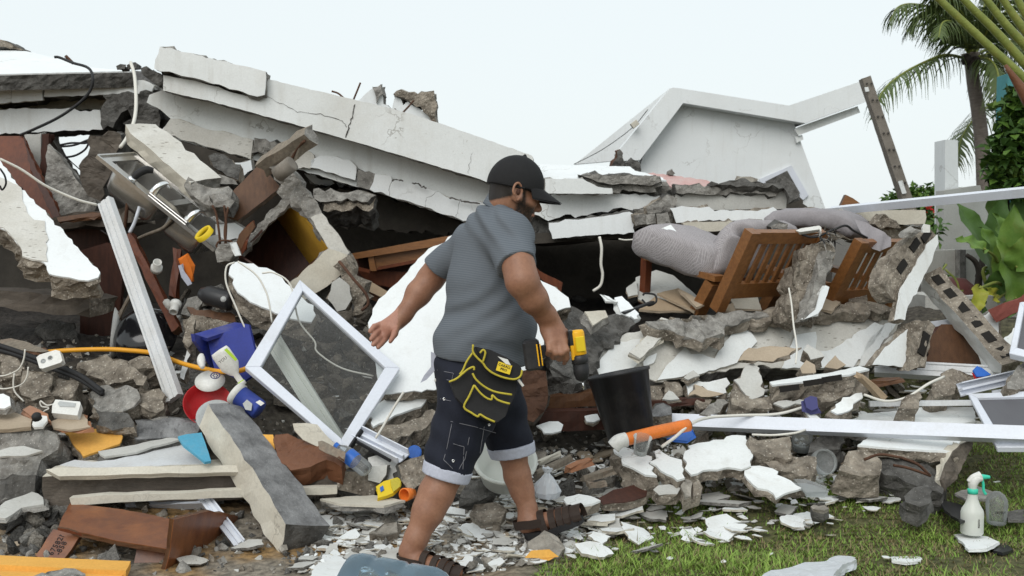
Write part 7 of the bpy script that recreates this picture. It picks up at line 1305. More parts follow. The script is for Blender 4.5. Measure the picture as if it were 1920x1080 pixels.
tube('strap', [hd_(.02, .095, .022), hd_(-.06, .082, .016), hd_(-.115, .03, .012), hd_(-.118, -.02, .012)], .006, 'cap_cloth', capo, sides=6)
# ---- polo shirt
S = Field((-.42, 3.55, .72), (.32, 4.65, 1.56), .006)
S.ell(P(932, 466, 4.12), (bf, br, bu), (.145, .185, .175), .02); S.ell(P(914, 482, 4.13), (bf, br, bu), (.130, .175, .155), .04)
S.ell(P(915, 548, 4.11), (bf, br, bu), (.170, .195, .20), .05); S.ell(P(922, 606, 4.10), (bf, br, bu), (.185, .20, .15), .05); S.ell(P(900, 655, 4.10), (bf, br, bu), (.195, .205, .16), .05)
S.cone(P(946, 412, 4.13), P(926, 455, 4.12), .074, .105, .04)
cutR = [(P(967, 498, 3.80), (P(972, 502, 3.80)-P(955, 455, 3.9)).normalized())]; cutL = [(P(818, 500, 4.34), (P(812, 512, 4.35)-P(850, 465, 4.3)).normalized())]
S.cone(P(950, 444, 3.96), P(972, 505, 3.79), .090, .080, .05, cut=cutR); S.cone(P(884, 455, 4.26), P(818, 505, 4.34), .076, .070, .05, cut=cutL)
S.cone(P(925, 425, 4.05), P(955, 440, 3.95), .08, .09, .05); S.cone(P(925, 432, 4.17), P(890, 455, 4.25), .066, .074, .05)
hem = P(890, 672, 4.1); S.cutplane(hem, Vector((-.10, .0, -1)).normalized())
def fold(p):
    x, y, z = p[:, 0], p[:, 1], p[:, 2]; low = np.clip((1.10-z)/.22, 0, 1); hi = np.clip((z-1.14)/.18, 0, 1)
    a = z*64+x*34+6.5*np.sin(x*6.1+z*4+.7)+3.2*np.sin(y*8+z*5); pa = np.clip(.40+.7*np.sin(x*14+z*9+1.5), .1, 1)
    b = x*58-z*43+4.2*np.sin(z*9+x*3+1.1)+2*np.sin(y*11); pb = np.clip(.3+.8*np.sin(z*13-x*8+6.6), 0, 1); c = x*26+z*52-y*22+3.5*np.sin(x*8+z*5)
    sa = np.sin(a); sc_ = np.sin(c)
    return .0085*np.sign(sa)*np.abs(sa)**.8*low*pa+.0050*np.sin(b)*pb*(1-.5*low)+.0075*sc_*hi*np.clip(np.sin(z*11+x*9), 0, 1)
S.warp(fold)
so_ = S.obj('shirt', ['shirt'], man, it=1)
K2 = Field((-.18, 3.93, 1.25), (.16, 4.33, 1.52), .005)      # collar
ca_, cb2 = P(918, 388, 4.13), P(980, 416, 4.12)
cc = P(951, 387, 4.12); cx_ = (P(982, 414, 4.12)-P(912, 368, 4.12)).normalized(); cy_ = Vector((0, 1, 0)); cn = cx_.cross(cy_).normalized(); cn = cn if cn.z > 0 else -cn
K2.ell(cc, (cx_, cy_, cn), (.094, .086, .3), .004, cut=[(cc+cn*.012, cn), (cc-cn*.045, -cn)]); K2.ell(cc, (cx_, cy_, cn), (.082, .074, .4), 0, 's')
K2.obj('collar', ['shirt'], so_)
# ---- shorts and cuffs
D = Field((-.45, 3.6, .28), (.32, 4.62, .88), .006)
D.ell(P(895, 695, 4.10), (bf, br, (0, 0, 1)), (.182, .195, .17), .03)
hA, hB = P(836, 893, 3.99), P(962, 850, 4.24); nA = (P(828, 915, 3.98)-P(856, 820, 4.0)).normalized(); nB = (P(968, 880, 4.24)-P(955, 800, 4.24)).normalized()
D.cone(P(890, 730, 4.02), P(848, 850, 4.0), .135, .108, .04); D.cone(P(848, 850, 4.0), P(832, 905, 3.98), .100, .086, .02, cut=[(hA, nA)])
D.cone(P(922, 730, 4.19), P(952, 812, 4.23), .132, .098, .05); D.cone(P(952, 812, 4.23), P(965, 862, 4.24), .098, .084, .02, cut=[(hB, nB)])
D.cutplane(P(890, 655, 4.1), (0, 0, 1))
D.warp(lambda p: .004*np.sin(p[:, 2]*50+p[:, 0]*30)+.003*np.sin(p[:, 0]*70-p[:, 2]*20))
sh = D.obj('shorts', ['denim'], man, it=1)
Cf = Field((-.45, 3.75, .28), (.15, 4.5, .62), .005)
for h0, nn, a, b, r1, r2 in ((hA, nA, P(848, 850, 4.0), P(832, 905, 3.98), .110, .096), (hB, nB, P(952, 812, 4.23), P(965, 862, 4.24), .110, .096)):
    Cf.cone(a, b, r1, r2, .0, cut=[(h0+nn*.006, nn), (h0-nn*.042, -nn)])
Cf.obj('cuff', ['cuff_cloth'], sh)
def on_field(fields, px, py, d0=3.5, d1=4.6, lift=.003):
    """first hit of the pixel ray on the modelled clothes"""
    d = d0
    while d < d1:
        p = P(px, py, d)
        for F_ in fields:
            i = ((np.array(p)-F_.lo)/F_.h).astype(int)
            if (i >= 0).all() and (i < F_.n).all() and F_.v[tuple(i)] < .0: return p-ray(px, py).normalized()*lift
        d += .004
    return None
def ribbon(name, pix, w_, m, parent, fields, th=.003, close=False):
    pix = [(a[0]+(b[0]-a[0])*k/5, a[1]+(b[1]-a[1])*k/5) for a, b in zip(pix, pix[1:]) for k in range(5)]+[pix[-1]]
    pts = [on_field(fields, x, y, lift=.006) for x, y in pix]; pts = [p for p in pts if p]
    if len(pts) > 1: return tube(name, pts, w_, m, parent, n=3, sides=6)
for q in ([(812, 692), (850, 700), (847, 714), (812, 706)], [(845, 790), (890, 800), (930, 812)], [(848, 790), (838, 840), (832, 862), (850, 880)], [(850, 832), (870, 838), (868, 880)], [(812, 745), (846, 752)], [(880, 820), (872, 860), (858, 884)], [(908, 800), (900, 850)]):
    ribbon('seam', q, .0012, 'stitch', sh, [D])
for x, y in ((833, 748), (850, 864), (917, 796)):
    p = on_field([D], x, y)
    if p: lathe('eyelet', [(.006, 0), (.006, .004), (.003, .004), (.003, 0)], p, (0, -1, .1), 'chrome', sh, segs=12)
p = on_field([D], 819, 713)
if p: obox('tab', p, (Vector((1, 0, -.2)).normalized(), Vector((0, 1, 0)), Vector((.2, 0, 1)).normalized()), (.022, .006, .014), 'white_plastic', sh)
s('undershirt_tail', None, None, [(808, 660), (834, 670), (820, 690), (800, 712), (788, 718), (795, 704), (808, 688)], 4.06, 0, 0, .006, 'cuff_cloth', 'cuff_cloth', parent=so_, jag=.002, rough=.001, skin=.002)
# ---- sandals
def sandal(cent, rad, parent, toe_up, right):
    """sole under the foot line cent (heel..toe) and straps over it"""
    e = empty('sandal', root_loc(parent)); e.parent = parent; e.location = (0, 0, 0)
    c = catmull(cent, 6); n = len(c); t = (c[-1]-c[0]).normalized(); side = t.cross(Vector((0, 0, 1))).normalized(); up = side.cross(t); v = []; f = []
    for i, p in enumerate(c):
        e_ = i/(n-1); w_ = rad*(.78+.35*math.sin(math.pi*min(1, .15+e_*.75)))*(1 if e_ < .9 else .8)*(1 if e_ > .05 else .8)
        for z in (-.058, -.030): v += [p+side*w_+up*z, p-side*w_+up*z]
    for i in range(n-1):
        a = i*4; b = a+4; f += [[a, a+1, b+1, b], [a+3, a+2, b+2, b+3], [a+2, a, b, b+2], [a+1, a+3, b+3, b+1]]
    f += [[0, 2, 3, 1], [(n-1)*4, (n-1)*4+1, (n-1)*4+3, (n-1)*4+2]]
    mobj('sole', v, f, 'black_rubber', e)
    def strap(e0, h0, wd_, tilt=0.0, r_=1.16):
        pts = []; i = e0*(n-1); k = min(n-2, int(i)); p = c[k].lerp(c[k+1], i-k)
        for a in np.linspace(-.25, math.pi+.25, 13):
            q = p+side*(rad*(r_-.22*e0)*math.cos(a))+up*(-.03+h0*max(-.1, math.sin(a))) + t*tilt*math.sin(a); pts.append(q)
        v = []; f = []
        for q in pts: v += [q-t*wd_/2, q+t*wd_/2]
        f = [[2*j, 2*j+1, 2*j+3, 2*j+2] for j in range(len(pts)-1)]; m0 = len(v); v += [q+(q-p).normalized()*.004 for q in v]; f += [[m0+x for x in q[::-1]] for q in f]
        mobj('strap', v, f, 'leather', e)
    strap(.38, .080, .030, -.01); strap(.54, .072, .028); strap(.68, .066, .028); strap(.94, .054, .06, r_=1.08); strap(.81, .060, .028)
    hp = c[0]; pts = [hp+side*rad*.95*math.sin(a)-t*rad*.85*math.cos(a)+up*(.010) for a in np.linspace(-1.7, 1.7, 12)]; kk = int(.36*(n-1)); pts = [c[kk]+side*-rad*1.05+up*.012, c[kk//2]+side*-rad*1.02+up*.010]+pts+[c[kk//2]+side*rad*1.02+up*.010, c[kk]+side*rad*1.05+up*.012]; v = []
    for q in pts: v += [q-up*.02, q+up*.014]
    f = [[2*j, 2*j+1, 2*j+3, 2*j+2] for j in range(len(pts)-1)]; m0 = len(v); v += [q+(q-hp).normalized()*.005 for q in v]; f += [[m0+x for x in q[::-1]] for q in f]
    mobj('heel_strap', v, f, 'leather', e)
sandal([P(982, 984, 4.20), P(1020, 979, 4.17), P(1052, 967, 4.14), P(1084, 956, 4.115)], .044, man, 1, 0)
sandal([P(764, 1050, 3.91), P(800, 1058, 3.86), P(835, 1066, 3.80), P(864, 1074, 3.755)], .044, man, 0, 1)
# ---- tool pouch on the hip
po = empty('tool_pouch', P(905, 795, 3.86), 'black tool pouch with yellow piping hanging on the near hip', 'tool pouch')
pk = s('main_pocket', None, None, [(890, 650), (912, 656), (940, 668), (965, 682), (972, 700), (966, 740), (948, 780), (932, 792), (905, 784), (872, 766), (848, 716), (868, 694), (880, 672)], 3.87, .03, -.05, .10, 'nylon', 'nylon', parent=po, jag=0, rough=.002, skin=.012)
fl = s('flap', None, None, [(892, 650), (920, 656), (950, 670), (976, 686), (980, 700), (970, 710), (948, 708), (925, 700), (910, 686), (905, 674)], 3.84, .03, -.05, .025, 'nylon', 'nylon', parent=po, jag=0, rough=.001, skin=.008)
fp_ = s('front_pocket', None, None, [(890, 722), (905, 738), (922, 748), (940, 748), (956, 756), (948, 780), (932, 792), (898, 782), (870, 764)], 3.835, .03, -.05, .035, 'nylon', 'nylon', parent=po, jag=0, rough=.001, skin=.008)
s('side_pocket', None, None, [(845, 715), (868, 700), (884, 688), (890, 700), (884, 730), (872, 762), (855, 745)], 3.85, .03, -.05, .06, 'nylon', 'nylon', parent=po, jag=0, rough=.002, skin=.008)
def piping(q, d, r_=.0042): tube('piping', [P(x, y, d) for x, y in q], r_, 'yellow_tape', po, n=4, sides=6)
piping([(887, 646), (887, 660), (896, 672), (905, 680), (912, 690), (925, 700), (945, 708), (965, 711), (976, 705), (979, 694)], 3.825)
piping([(905, 680), (910, 662), (906, 656), (900, 662)], 3.825); piping([(886, 662), (875, 678), (868, 694), (862, 702)], 3.835)
piping([(842, 716), (856, 710), (868, 700), (878, 692), (888, 688), (889, 694)], 3.83); piping([(886, 700), (893, 712), (910, 726), (930, 735), (960, 740)], 3.825)
piping([(889, 722), (880, 742), (870, 763), (884, 774), (896, 781), (900, 777), (912, 784), (928, 791)], 3.815); piping([(889, 722), (900, 736), (912, 746), (922, 749), (923, 741), (932, 749), (944, 754), (956, 757)], 3.815)
fa = plane3(935, 690, 3.82, .03, -.05); xa = (hit(955, 697, fa)-hit(933, 690, fa)).normalized(); ya = fa[1].cross(xa)
lab = obox('label', hit(945, 690, fa), (xa, fa[1].cross(xa), fa[1]), (.056, .036, .003), 'label_yellow', po, bev=0)
lp = hit(945, 690, fa)+fa[1]*.003
textmesh('print', 'CARALL', .014, lp+ya*.007, (xa, ya, fa[1]), 'ink', lab); textmesh('print', 'PRO', .014, lp-ya*.007, (xa, ya, fa[1]), 'ink', lab)
s('paper_tag', None, None, [(933, 668), (945, 672), (952, 674), (958, 685), (948, 682)], 3.825, .03, -.05, .003, 'white_plastic', 'white_plastic', parent=po, jag=.001, rough=0, skin=.001)
tube('zip_pull', [P(972, 712, 3.84), P(978, 720, 3.84), P(981, 724, 3.84)], .006, 'white_plastic', po, sides=6)
# ---- cordless drill in the right hand
dl = empty('cordless_drill', P(1088, 727, 3.86), 'yellow and black cordless drill held pointing down in the right hand', 'drill')
dax = (P(1092, 712, 3.86)-P(1080, 618, 3.86)).normalized(); gx_ = (P(1000, 655, 3.86)-P(1075, 640, 3.86)).normalized(); gx_ = (gx_-dax*gx_.dot(dax)).normalized(); gz = dax.cross(gx_)
top = P(1080, 618, 3.86)
lathe('motor_housing', [(.0, .0), (.026, .003), (.030, .012), (.030, .095), (.027, .10)], top, dax, 'drill_yellow', dl, segs=20)
obox('rating_plate', top+dax*.055-Vector((0, .031, 0))+gx_*-.008, (gx_, dax, gz), (.036, .06, .006), 'label_yellow', dl)
obox('rear_cap', top+gx_*.024+dax*.03, (gx_, dax, gz), (.02, .062, .05), 'black_plastic', dl, bev=.004)
lathe('gear_collar', [(.028, .098), (.034, .104), (.034, .128), (.031, .134)], top, dax, 'black_plastic', dl, segs=20)
lathe('chuck', [(.031, .134), (.031, .172), (.024, .195), (.012, .203)], top, dax, 'black_rubber', dl, segs=20)
lathe('bit', [(.003, .2), (.003, .235), (.0, .238)], top, dax, 'chrome', dl, segs=8)
bar('handle', top+dax*.055+gx_*.01, top+dax*.068+gx_*.145, rect(.036, .044), 'black_rubber', up=dax, parent=dl)
obox('trigger', top+dax*.092+gx_*.05, (gx_, dax, gz), (.022, .03, .018), 'drill_yellow', dl)
obox('trim', top+dax*.08+gx_*.024, (gx_, dax, gz), (.016, .07, .05), 'drill_yellow', dl)
bt_ = obox('battery', top+dax*.075+gx_*.182, (gx_, dax, gz), (.066, .118, .075), 'black_plastic', dl, bev=.01)
for k, off in enumerate((-.026, .0)):
    obox('stripe', top+dax*.075+gx_*(.160+off*.5)-gz*0+Vector((0, -.0395, 0)), (gx_, dax, gz), (.005 if k else .004, .085, .003), 'drill_yellow', dl, bev=0)
# ================================================================== scattered rubble, flakes, gravel, grass
def rockmesh(seed, m, flat=1.0, n=14):
    r = random.Random(seed); bm = bmesh.new()
    for _ in range(n):
        v = Vector((r.gauss(0, 1), r.gauss(0, 1), r.gauss(0, 1))).normalized()*r.uniform(.38, .55); v.z *= flat; v.x *= r.uniform(.9, 1.2); bm.verts.new(v)
    bmesh.ops.convex_hull(bm, input=bm.verts[:]); bmesh.ops.delete(bm, geom=[v for v in bm.verts if not v.link_faces], context='VERTS')
    bmesh.ops.subdivide_edges(bm, edges=bm.edges[:], cuts=1, use_grid_fill=True)
    for v in bm.verts:
        v.co += v.co.normalized()*(noise.noise(v.co*3.1+Vector((seed, 0, 0)))*.10+r.gauss(0, .012))
    bmesh.ops.triangulate(bm, faces=bm.faces[:]); me = bpy.data.meshes.new('rock_piece'); bm.to_mesh(me); bm.free(); me.materials.append(M(m)); return me
def flakemesh(seed, m, side, th=.06):
    r = random.Random(seed); n = r.randint(4, 7); pts = []; a0 = r.uniform(0, 6)
    for k in range(n):
        a = a0+2*math.pi*(k+r.uniform(-.3, .3))/n; pts.append(Vector((math.cos(a)*r.uniform(.3, .6), math.sin(a)*r.uniform(.25, .5), 0)))
    R = ring_jag(pts, .13, .022, Vector((0, 0, 1)), seed); k = len(R); vs = [p+Vector((0, 0, th*.5)) for p in R]+[p*r.uniform(.9, 1.02)-Vector((0, 0, th*.5)) for p in R]
    f = [list(range(k))]+[[(i+1) % k, i, k+i, k+(i+1) % k] for i in range(k)]+[list(range(k, 2*k))[::-1]]
    me = bpy.data.meshes.new('flake_piece'); me.from_pydata([tuple(v) for v in vs], [], f); me.materials.append(M(m)); me.materials.append(M(side)); me.polygons.foreach_set('material_index', [0]+[1]*(k+1)); me.update(); return me
ROCKS = {m: [rockmesh(k*7+i*100, m, .75 if k % 3 else .45) for k in range(7)] for i, m in enumerate(('conc', 'conc_brown', 'conc_dark', 'stone'))}
FLAKES = {m: [flakemesh(k+50*i, m, sd_) for k in range(10)] for i, (m, sd_) in enumerate((('plaster', 'plaster_cream'), ('plaster_grey', 'conc'), ('tan', 'tan'), ('keyed', 'conc_brown')))}
RS = random.Random(99)
def inpoly(x, y, q):
    c = False; j = len(q)-1
    for i in range(len(q)):
        if (q[i][1] > y) != (q[j][1] > y) and x < (q[j][0]-q[i][0])*(y-q[i][1])/(q[j][1]-q[i][1])+q[i][0]: c = not c
        j = i
    return c
LANDMARKS = [((50, 700), 'beside the braided cords at far left'), ((200, 690), 'under the orange cable'), ((300, 750), 'at the foot of the tall white frame bar'), ((430, 740), 'near the blue tub'), ((60, 900), 'by the large left border block'), ((30, 1000), 'below the pale mortar sheet at far left'), ((170, 830), 'by the ochre plaster piece'), ((300, 910), 'along the long brown lintel'), ((250, 1030), 'around the brown cabinet box'), ((480, 900), 'beside the diagonal concrete post'), ((560, 1040), 'at the lower end of the diagonal post'),
             ((560, 850), 'by the brown leather bag'), ((640, 760), 'behind the diamond window'), ((660, 950), 'right of the diagonal post'), ((730, 910), 'by the yellow snack bag'), ((700, 1020), 'left of the near shin'), ((760, 800), 'below the white faced slab'), ((860, 1040), 'in front of the near foot'), ((900, 950), 'between the man legs'), ((960, 1040), 'under the raised sandal'), ((1040, 880), 'right of the front knee'), ((1080, 1000), 'just ahead of the raised sandal'), ((1080, 820), 'left of the black bucket'), ((1180, 900), 'before the orange pipe elbow'),
             ((1250, 760), 'right of the black bucket'), ((1340, 900), 'below the largest white plate'), ((1340, 780), 'behind the orange pipe mouth'), ((1460, 800), 'under the very long white bar'), ((1460, 910), 'below the tipped white plate'), ((1530, 720), 'along the hollow slab'), ((1600, 860), 'by the frosted jar'), ((1660, 740), 'under the upright tan splinter'), ((1750, 720), 'by the right white tracks'), ((1850, 680), 'at the foot of the hollow block strip'), ((1120, 620), 'behind the drill'), ((1300, 620), 'under the near chair'), ((1560, 620), 'under the far chair'), ((1250, 560), 'by the fanned tan boards'),
             ((1200, 980), 'on the lawn edge before the pipe'), ((1330, 1000), 'on the lawn below the white plates'), ((1500, 960), 'on the lawn by the small dark rock'), ((1640, 960), 'on the lawn left of the dark angular rock'), ((1800, 1040), 'on the lawn by the spray bottle'), ((1450, 1040), 'on the lawn by the plastic sheet'), ((640, 560), 'below the yellow cupboard'), ((760, 470), 'on the drawer chest'), ((400, 600), 'behind the blue crate')]
POOL = {}
COLN = {'conc': 'grey', 'conc_brown': 'brown', 'conc_dark': 'dark', 'stone': 'earthy', 'plaster': 'white', 'plaster_grey': 'grey', 'tan': 'tan', 'keyed': 'pitted'}
def scatter(n, q, kinds, size, name, flat=False, lift=.25, dmin=3.0):
    """n pieces over the ground seen in polygon q; kinds: list of mesh lists; size: range in metres"""
    x0, x1 = min(p[0] for p in q), max(p[0] for p in q); y0, y1 = min(p[1] for p in q), max(p[1] for p in q); k = 0; tries = 0
    while k < n and tries < n*8:
        tries += 1; x, y = RS.uniform(x0, x1), RS.uniform(y0, y1)
        if not inpoly(x, y, q): continue
        p = ground_hit(x, y, dmin)
        if p is None: continue
        me = RS.choice(RS.choice(kinds)); sc = size[0]+(size[1]-size[0])*RS.random()**2.2
        S_ = Vector((sc*RS.uniform(.75, 1.25), sc*RS.uniform(.75, 1.25), sc*(RS.uniform(.6, 1.1) if not flat else RS.uniform(.7, 1.3))))
        if flat: R_ = (RS.gauss(0, .16), RS.gauss(0, .16), RS.uniform(0, 6.28)); p.z += .012+sc*.06+(.014 if lift > .3 else 0)
        else: R_ = (RS.uniform(0, 6.28), RS.gauss(0, .5), RS.uniform(0, 6.28)); p.z += sc*lift
        POOL.setdefault(name, []).append((sc/p.y, me, p, R_, S_, x, y)); k += 1
def settle():
    """the largest in view become things of their own, the remainder one mass"""
    for name, L in POOL.items():
        L.sort(key=lambda t: -t[0]); what = 'concrete chunk' if name == 'rubble_chunk' else 'plaster flake'; v = []; f = []; fm = []; mats = []; same = {}
        for i, (pr, me, p, R_, S_, x, y) in enumerate(L):
            if i < 285:
                o = bpy.data.objects.new(name, me); COL.objects.link(o); o.location = p; o.rotation_euler = R_; o.scale = S_
                lm = min(LANDMARKS, key=lambda t: (t[0][0]-x)**2+(t[0][1]-y)**2*1.6)[1]; sz = pr*FPX; size = 'large' if sz > 42 else 'medium' if sz > 27 else 'small'
                asp = S_.x/S_.y; shp = 'long ' if max(asp, 1/asp) > 1.4 else ''
                tag(o, '%s %s%s %s %s' % (size, shp, COLN[me.materials[0].name], what, lm), 'rubble' if name == 'rubble_chunk' else 'plaster', '%ss %s' % (what, lm)); same.setdefault(o['label'], []).append((x, o))
            else:
                T = Matrix.LocRotScale(p, __import__('mathutils').Euler(R_), S_); b = len(v); v += [T @ q.co for q in me.vertices]
                for pl in me.polygons:
                    m = me.materials[pl.material_index].name
                    if m not in mats: mats.append(m)
                    f.append([b+k for k in pl.vertices]); fm.append(mats.index(m))
        for lab, g in same.items():          # look-alikes at one spot: told apart by their order
            g.sort(key=lambda t: t[0])
            for i, (x, o) in enumerate(g):
                if len(g) > 1: o['label'] = lab + ', ' + (['left one', 'right one'][i] if len(g) == 2 else 'leftmost' if i == 0 else 'rightmost' if i == len(g)-1 else ['second', 'third', 'fourth', 'fifth', 'sixth', 'seventh', 'eighth', 'ninth', 'tenth', 'eleventh', 'twelfth', 'thirteenth', 'fourteenth', 'fifteenth', 'sixteenth', 'seventeenth', 'eighteenth', 'nineteenth', 'twentieth'][min(18, i-1)]+' from left')
        for g in same.values():
            for x, o in g:
                if len(o['label'].split()) > 16: o['label'] = o['label'].replace('concrete chunk', 'chunk').replace('plaster flake', 'flake').replace('long ', '', 1)
        if v: tag(mobj('small_rubble' if name == 'rubble_chunk' else 'small_flakes', v, f, mats, None, fm), 'the smaller concrete chunks filling the heaps' if name == 'rubble_chunk' else 'the smaller plaster flakes strewn over the ground', None, None, 'stuff')
Z_left = [(0, 640), (330, 650), (480, 760), (700, 850), (700, 1000), (560, 960), (460, 1060), (330, 1080), (0, 1080)]
Z_left_hi = [(0, 640), (340, 650), (420, 760), (250, 830), (0, 840)]
Z_mid = [(560, 640), (690, 600), (700, 760), (830, 780), (1130, 800), (1240, 840), (1200, 920), (1000, 960), (760, 960), (600, 870)]
Z_feet = [(600, 960), (760, 930), (1000, 930), (1130, 950), (1080, 1040), (900, 1080), (560, 1080)]
Z_right = [(1200, 700), (1650, 670), (1900, 700), (1900, 760), (1830, 800), (1650, 860), (1560, 890), (1280, 900), (1130, 900), (1120, 780)]
Z_under = [(1040, 530), (1200, 545), (1700, 580), (1900, 640), (1640, 700), (1100, 720), (1040, 640)]
Z_void = [(560, 470), (700, 455), (840, 440), (840, 480), (690, 560), (690, 600), (600, 640), (300, 640), (330, 560)]
Z_lawn = [(1050, 940), (1300, 920), (1560, 900), (1700, 910), (1640, 980), (1300, 1040), (1060, 1060)]
scatter(110, Z_left, [ROCKS['conc_brown'], ROCKS['conc_dark'], ROCKS['conc'], ROCKS['stone']], (.04, .17), 'rubble_chunk')
scatter(50, Z_left_hi, [ROCKS['conc_brown'], ROCKS['conc']], (.06, .2), 'rubble_chunk')
scatter(100, Z_mid, [ROCKS['conc_brown'], ROCKS['conc'], ROCKS['stone'], ROCKS['conc_dark']], (.05, .20), 'rubble_chunk')
scatter(120, Z_right, [ROCKS['conc_brown'], ROCKS['conc_brown'], ROCKS['stone'], ROCKS['conc']], (.05, .18), 'rubble_chunk')
scatter(60, Z_under, [ROCKS['conc_dark'], ROCKS['conc'], ROCKS['conc_brown']], (.06, .24), 'rubble_chunk')
scatter(60, Z_void, [ROCKS['conc_dark'], ROCKS['conc'], ROCKS['conc_brown']], (.06, .2), 'rubble_chunk')
scatter(70, Z_feet, [ROCKS['stone'], ROCKS['conc']], (.025, .10), 'rubble_chunk')
scatter(430, Z_feet, [FLAKES['plaster'], FLAKES['plaster'], FLAKES['plaster_grey']], (.035, .15), 'plaster_flake', True)
scatter(70, Z_right, [FLAKES['plaster'], FLAKES['plaster_grey'], FLAKES['tan'], FLAKES['keyed']], (.06, .24), 'plaster_flake', True)
scatter(45, Z_mid, [FLAKES['plaster'], FLAKES['plaster_grey'], FLAKES['tan']], (.05, .2), 'plaster_flake', True)
scatter(50, Z_left, [FLAKES['plaster_grey'], FLAKES['keyed'], FLAKES['tan'], FLAKES['plaster']], (.05, .18), 'plaster_flake', True)
scatter(30, Z_under, [FLAKES['plaster_grey'], FLAKES['tan'], FLAKES['plaster']], (.06, .2), 'plaster_flake', True)
scatter(90, Z_lawn, [FLAKES['plaster'], FLAKES['plaster'], FLAKES['plaster_grey']], (.05, .22), 'plaster_flake', True, .4)
scatter(14, [(1300, 960), (1900, 880), (1900, 1070), (1250, 1070)], [FLAKES['plaster']], (.03, .10), 'plaster_flake', True, .4)
scatter(150, Z_right, [FLAKES['plaster'], FLAKES['plaster_grey'], FLAKES['plaster'], FLAKES['keyed']], (.05, .17), 'plaster_flake', True, .2)
scatter(60, [(1130, 870), (1300, 890), (1500, 900), (1500, 930), (1200, 930), (1050, 940)], [ROCKS['stone'], ROCKS['conc'], ROCKS['conc_brown']], (.03, .09), 'rubble_chunk')
scatter(90, [(1000, 880), (1300, 890), (1560, 900), (1600, 920), (1250, 960), (1000, 960)], [FLAKES['plaster'], FLAKES['plaster_grey']], (.04, .13), 'plaster_flake', True, .4)
scatter(60, [(0, 930), (90, 930), (130, 945), (100, 1040), (0, 1045)], [ROCKS['conc'], ROCKS['stone'], ROCKS['conc_dark']], (.04, .14), 'rubble_chunk')
scatter(60, [(470, 640), (690, 600), (700, 760), (640, 830), (520, 760)], [ROCKS['conc_dark'], ROCKS['conc_brown']], (.07, .26), 'rubble_chunk')
scatter(40, [(330, 960), (760, 950), (700, 1070), (330, 1075)], [ROCKS['conc'], ROCKS['stone']], (.02, .07), 'rubble_chunk')
scatter(330, Z_right, [ROCKS['stone'], ROCKS['conc'], ROCKS['conc_brown']], (.025, .08), 'rubble_chunk')
scatter(260, Z_right, [FLAKES['plaster'], FLAKES['plaster_grey'], FLAKES['tan']], (.03, .09), 'plaster_flake', True, .2)
scatter(200, Z_mid, [ROCKS['stone'], ROCKS['conc'], ROCKS['conc_brown']], (.025, .08), 'rubble_chunk')
scatter(130, Z_mid, [FLAKES['plaster'], FLAKES['plaster_grey']], (.03, .09), 'plaster_flake', True, .2)
scatter(220, Z_left, [ROCKS['stone'], ROCKS['conc'], ROCKS['conc_brown'], ROCKS['conc_dark']], (.025, .08), 'rubble_chunk')
scatter(420, Z_feet, [FLAKES['plaster'], FLAKES['plaster'], FLAKES['plaster_grey'], FLAKES['tan']], (.02, .075), 'plaster_flake', True)
scatter(120, Z_lawn, [FLAKES['plaster'], FLAKES['plaster_grey']], (.025, .08), 'plaster_flake', True, .4)
scatter(90, Z_void, [ROCKS['conc'], ROCKS['stone'], ROCKS['conc_brown']], (.04, .16), 'rubble_chunk')
scatter(30, Z_void, [FLAKES['plaster'], FLAKES['plaster_grey'], FLAKES['tan']], (.06, .2), 'plaster_flake', True)
settle()
# fine gravel and crumbs, one mass
def gravel(n, q, size, name, label, mats, seed, off=0.0):
    r = random.Random(seed); v = []; f = []; fm = []; x0, x1 = min(p[0] for p in q), max(p[0] for p in q); y0, y1 = min(p[1] for p in q), max(p[1] for p in q); k = 0
    oc = [(1, 0, 0), (-1, 0, 0), (0, 1, 0), (0, -1, 0), (0, 0, 1), (0, 0, -1)]; of = [(0, 2, 4), (2, 1, 4), (1, 3, 4), (3, 0, 4), (2, 0, 5), (1, 2, 5), (3, 1, 5), (0, 3, 5)]
    while k < n:
        x, y = r.uniform(x0, x1), r.uniform(y0, y1)
        if not inpoly(x, y, q): continue
        k += 1; p = ground_hit(x, y, 3.2)
        if p is None: continue
        sc = size[0]+(size[1]-size[0])*r.random()**2; R = Matrix.Rotation(r.uniform(0, 6), 3, 'Z') @ Matrix.Rotation(r.uniform(0, 6), 3, 'X'); b = len(v)
        for c in oc: v.append(p+R @ Vector((c[0]*sc*r.uniform(.5, 1.1), c[1]*sc*r.uniform(.4, 1), c[2]*sc*r.uniform(.3, .8)))+Vector((0, 0, sc*.3+off)))
        f += [[b+i for i in t] for t in of]; fm += [r.randrange(len(mats))]*8
    tag(mobj(name, v, f, mats, None, fm), label, None, None, 'stuff')
gravel(4200, [(0, 640), (700, 600), (1150, 780), (1700, 660), (1900, 700), (1700, 880), (1130, 950), (1080, 1060), (900, 1080), (0, 1080)], (.006, .03), 'gravel', 'grey crumbs and grit between the rubble pieces', ['conc', 'conc_brown', 'stone', 'conc_dark', 'plaster_grey'], 5)
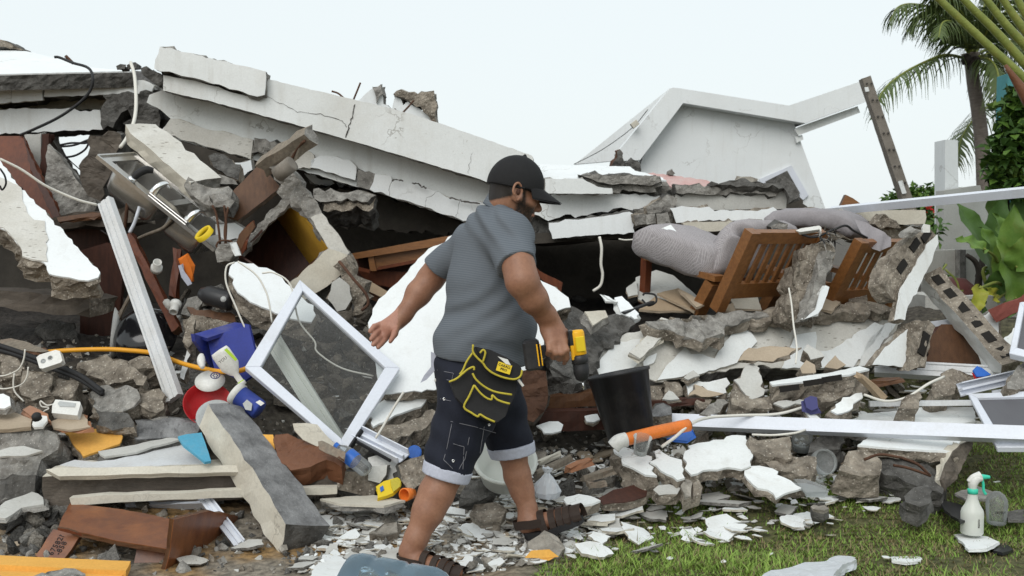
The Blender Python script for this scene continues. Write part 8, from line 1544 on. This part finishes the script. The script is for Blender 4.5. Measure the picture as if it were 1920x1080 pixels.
gravel(1500, [(1010, 850), (1240, 840), (1650, 780), (1800, 760), (1600, 900), (1130, 940)], (.006, .026), 'pale_grit', 'pale crumbs over the right hand rubble', ['plaster', 'plaster_grey', 'stone', 'conc_brown'], 9, .02)
gravel(3600, Z_feet, (.004, .026), 'plaster_crumbs', 'white plaster crumbs strewn round the feet', ['plaster', 'plaster_grey', 'conc', 'stone'], 6)
# grass
def grass():
    r = random.Random(11); v = []; f = []; cols = []
    area = [(1000, 1085), (1060, 1000), (1130, 950), (1300, 920), (1560, 900), (1660, 905), (1800, 840), (1940, 825), (2240, 825), (2240, 1085)]; k = 0
    while k < 62000:
        x, y = r.uniform(960, 2240), r.uniform(830, 1110); y0 = y
        if not inpoly(x, min(y, 1080), area): continue
        k += 1; p = ground_hit(x, y, 2.9)
        if p is None: continue
        cl = noise.noise(Vector((p.x*2.2, p.y*2.2, 4)))+.35*noise.noise(Vector((p.x*7, p.y*7, 1)))
        edge = sst(1.0, 1.9, x/640)  # thinner towards the rubble
        if cl < -.10-.2*edge and r.random() < .8: continue
        dry = r.random() < (.22 if cl > 0 else .5)
        h = r.uniform(.012, .034)*(1.25 if cl > .15 else .8)*(1.0 if r.random() > .03 else 1.9); a = r.uniform(0, 6.28); lean = Vector((math.cos(a), math.sin(a), 0))*h*r.uniform(.4, 1.6); sd_ = Vector((-math.sin(a), math.cos(a), 0))*r.uniform(.0016, .0036); b = len(v)
        v += [p-sd_, p+sd_, p+lean*.35+Vector((0, 0, h*.6))+sd_*.7, p+lean*.35+Vector((0, 0, h*.6))-sd_*.7, p+lean+Vector((0, 0, h))]; f += [[b, b+1, b+2, b+3], [b+3, b+2, b+4]]
        if dry: c = Vector((.26, .21, .10)).lerp(Vector((.14, .115, .055)), r.random())
        else: c = Vector((.15, .25, .04)).lerp(Vector((.31, .44, .09)), r.random()*max(.15, min(1, .5+cl)))
        cols += [(*c, 1)]*5
    o = mobj('grass', v, f, 'grass_mat', origin=(0, 0, 0)); ca = o.data.color_attributes.new('col', 'FLOAT_COLOR', 'POINT'); ca.data.foreach_set('color', np.array(cols, dtype=np.float32).ravel())
    tag(o, 'short patchy green lawn with dry blades at lower right', None, None, 'stuff')
grass()
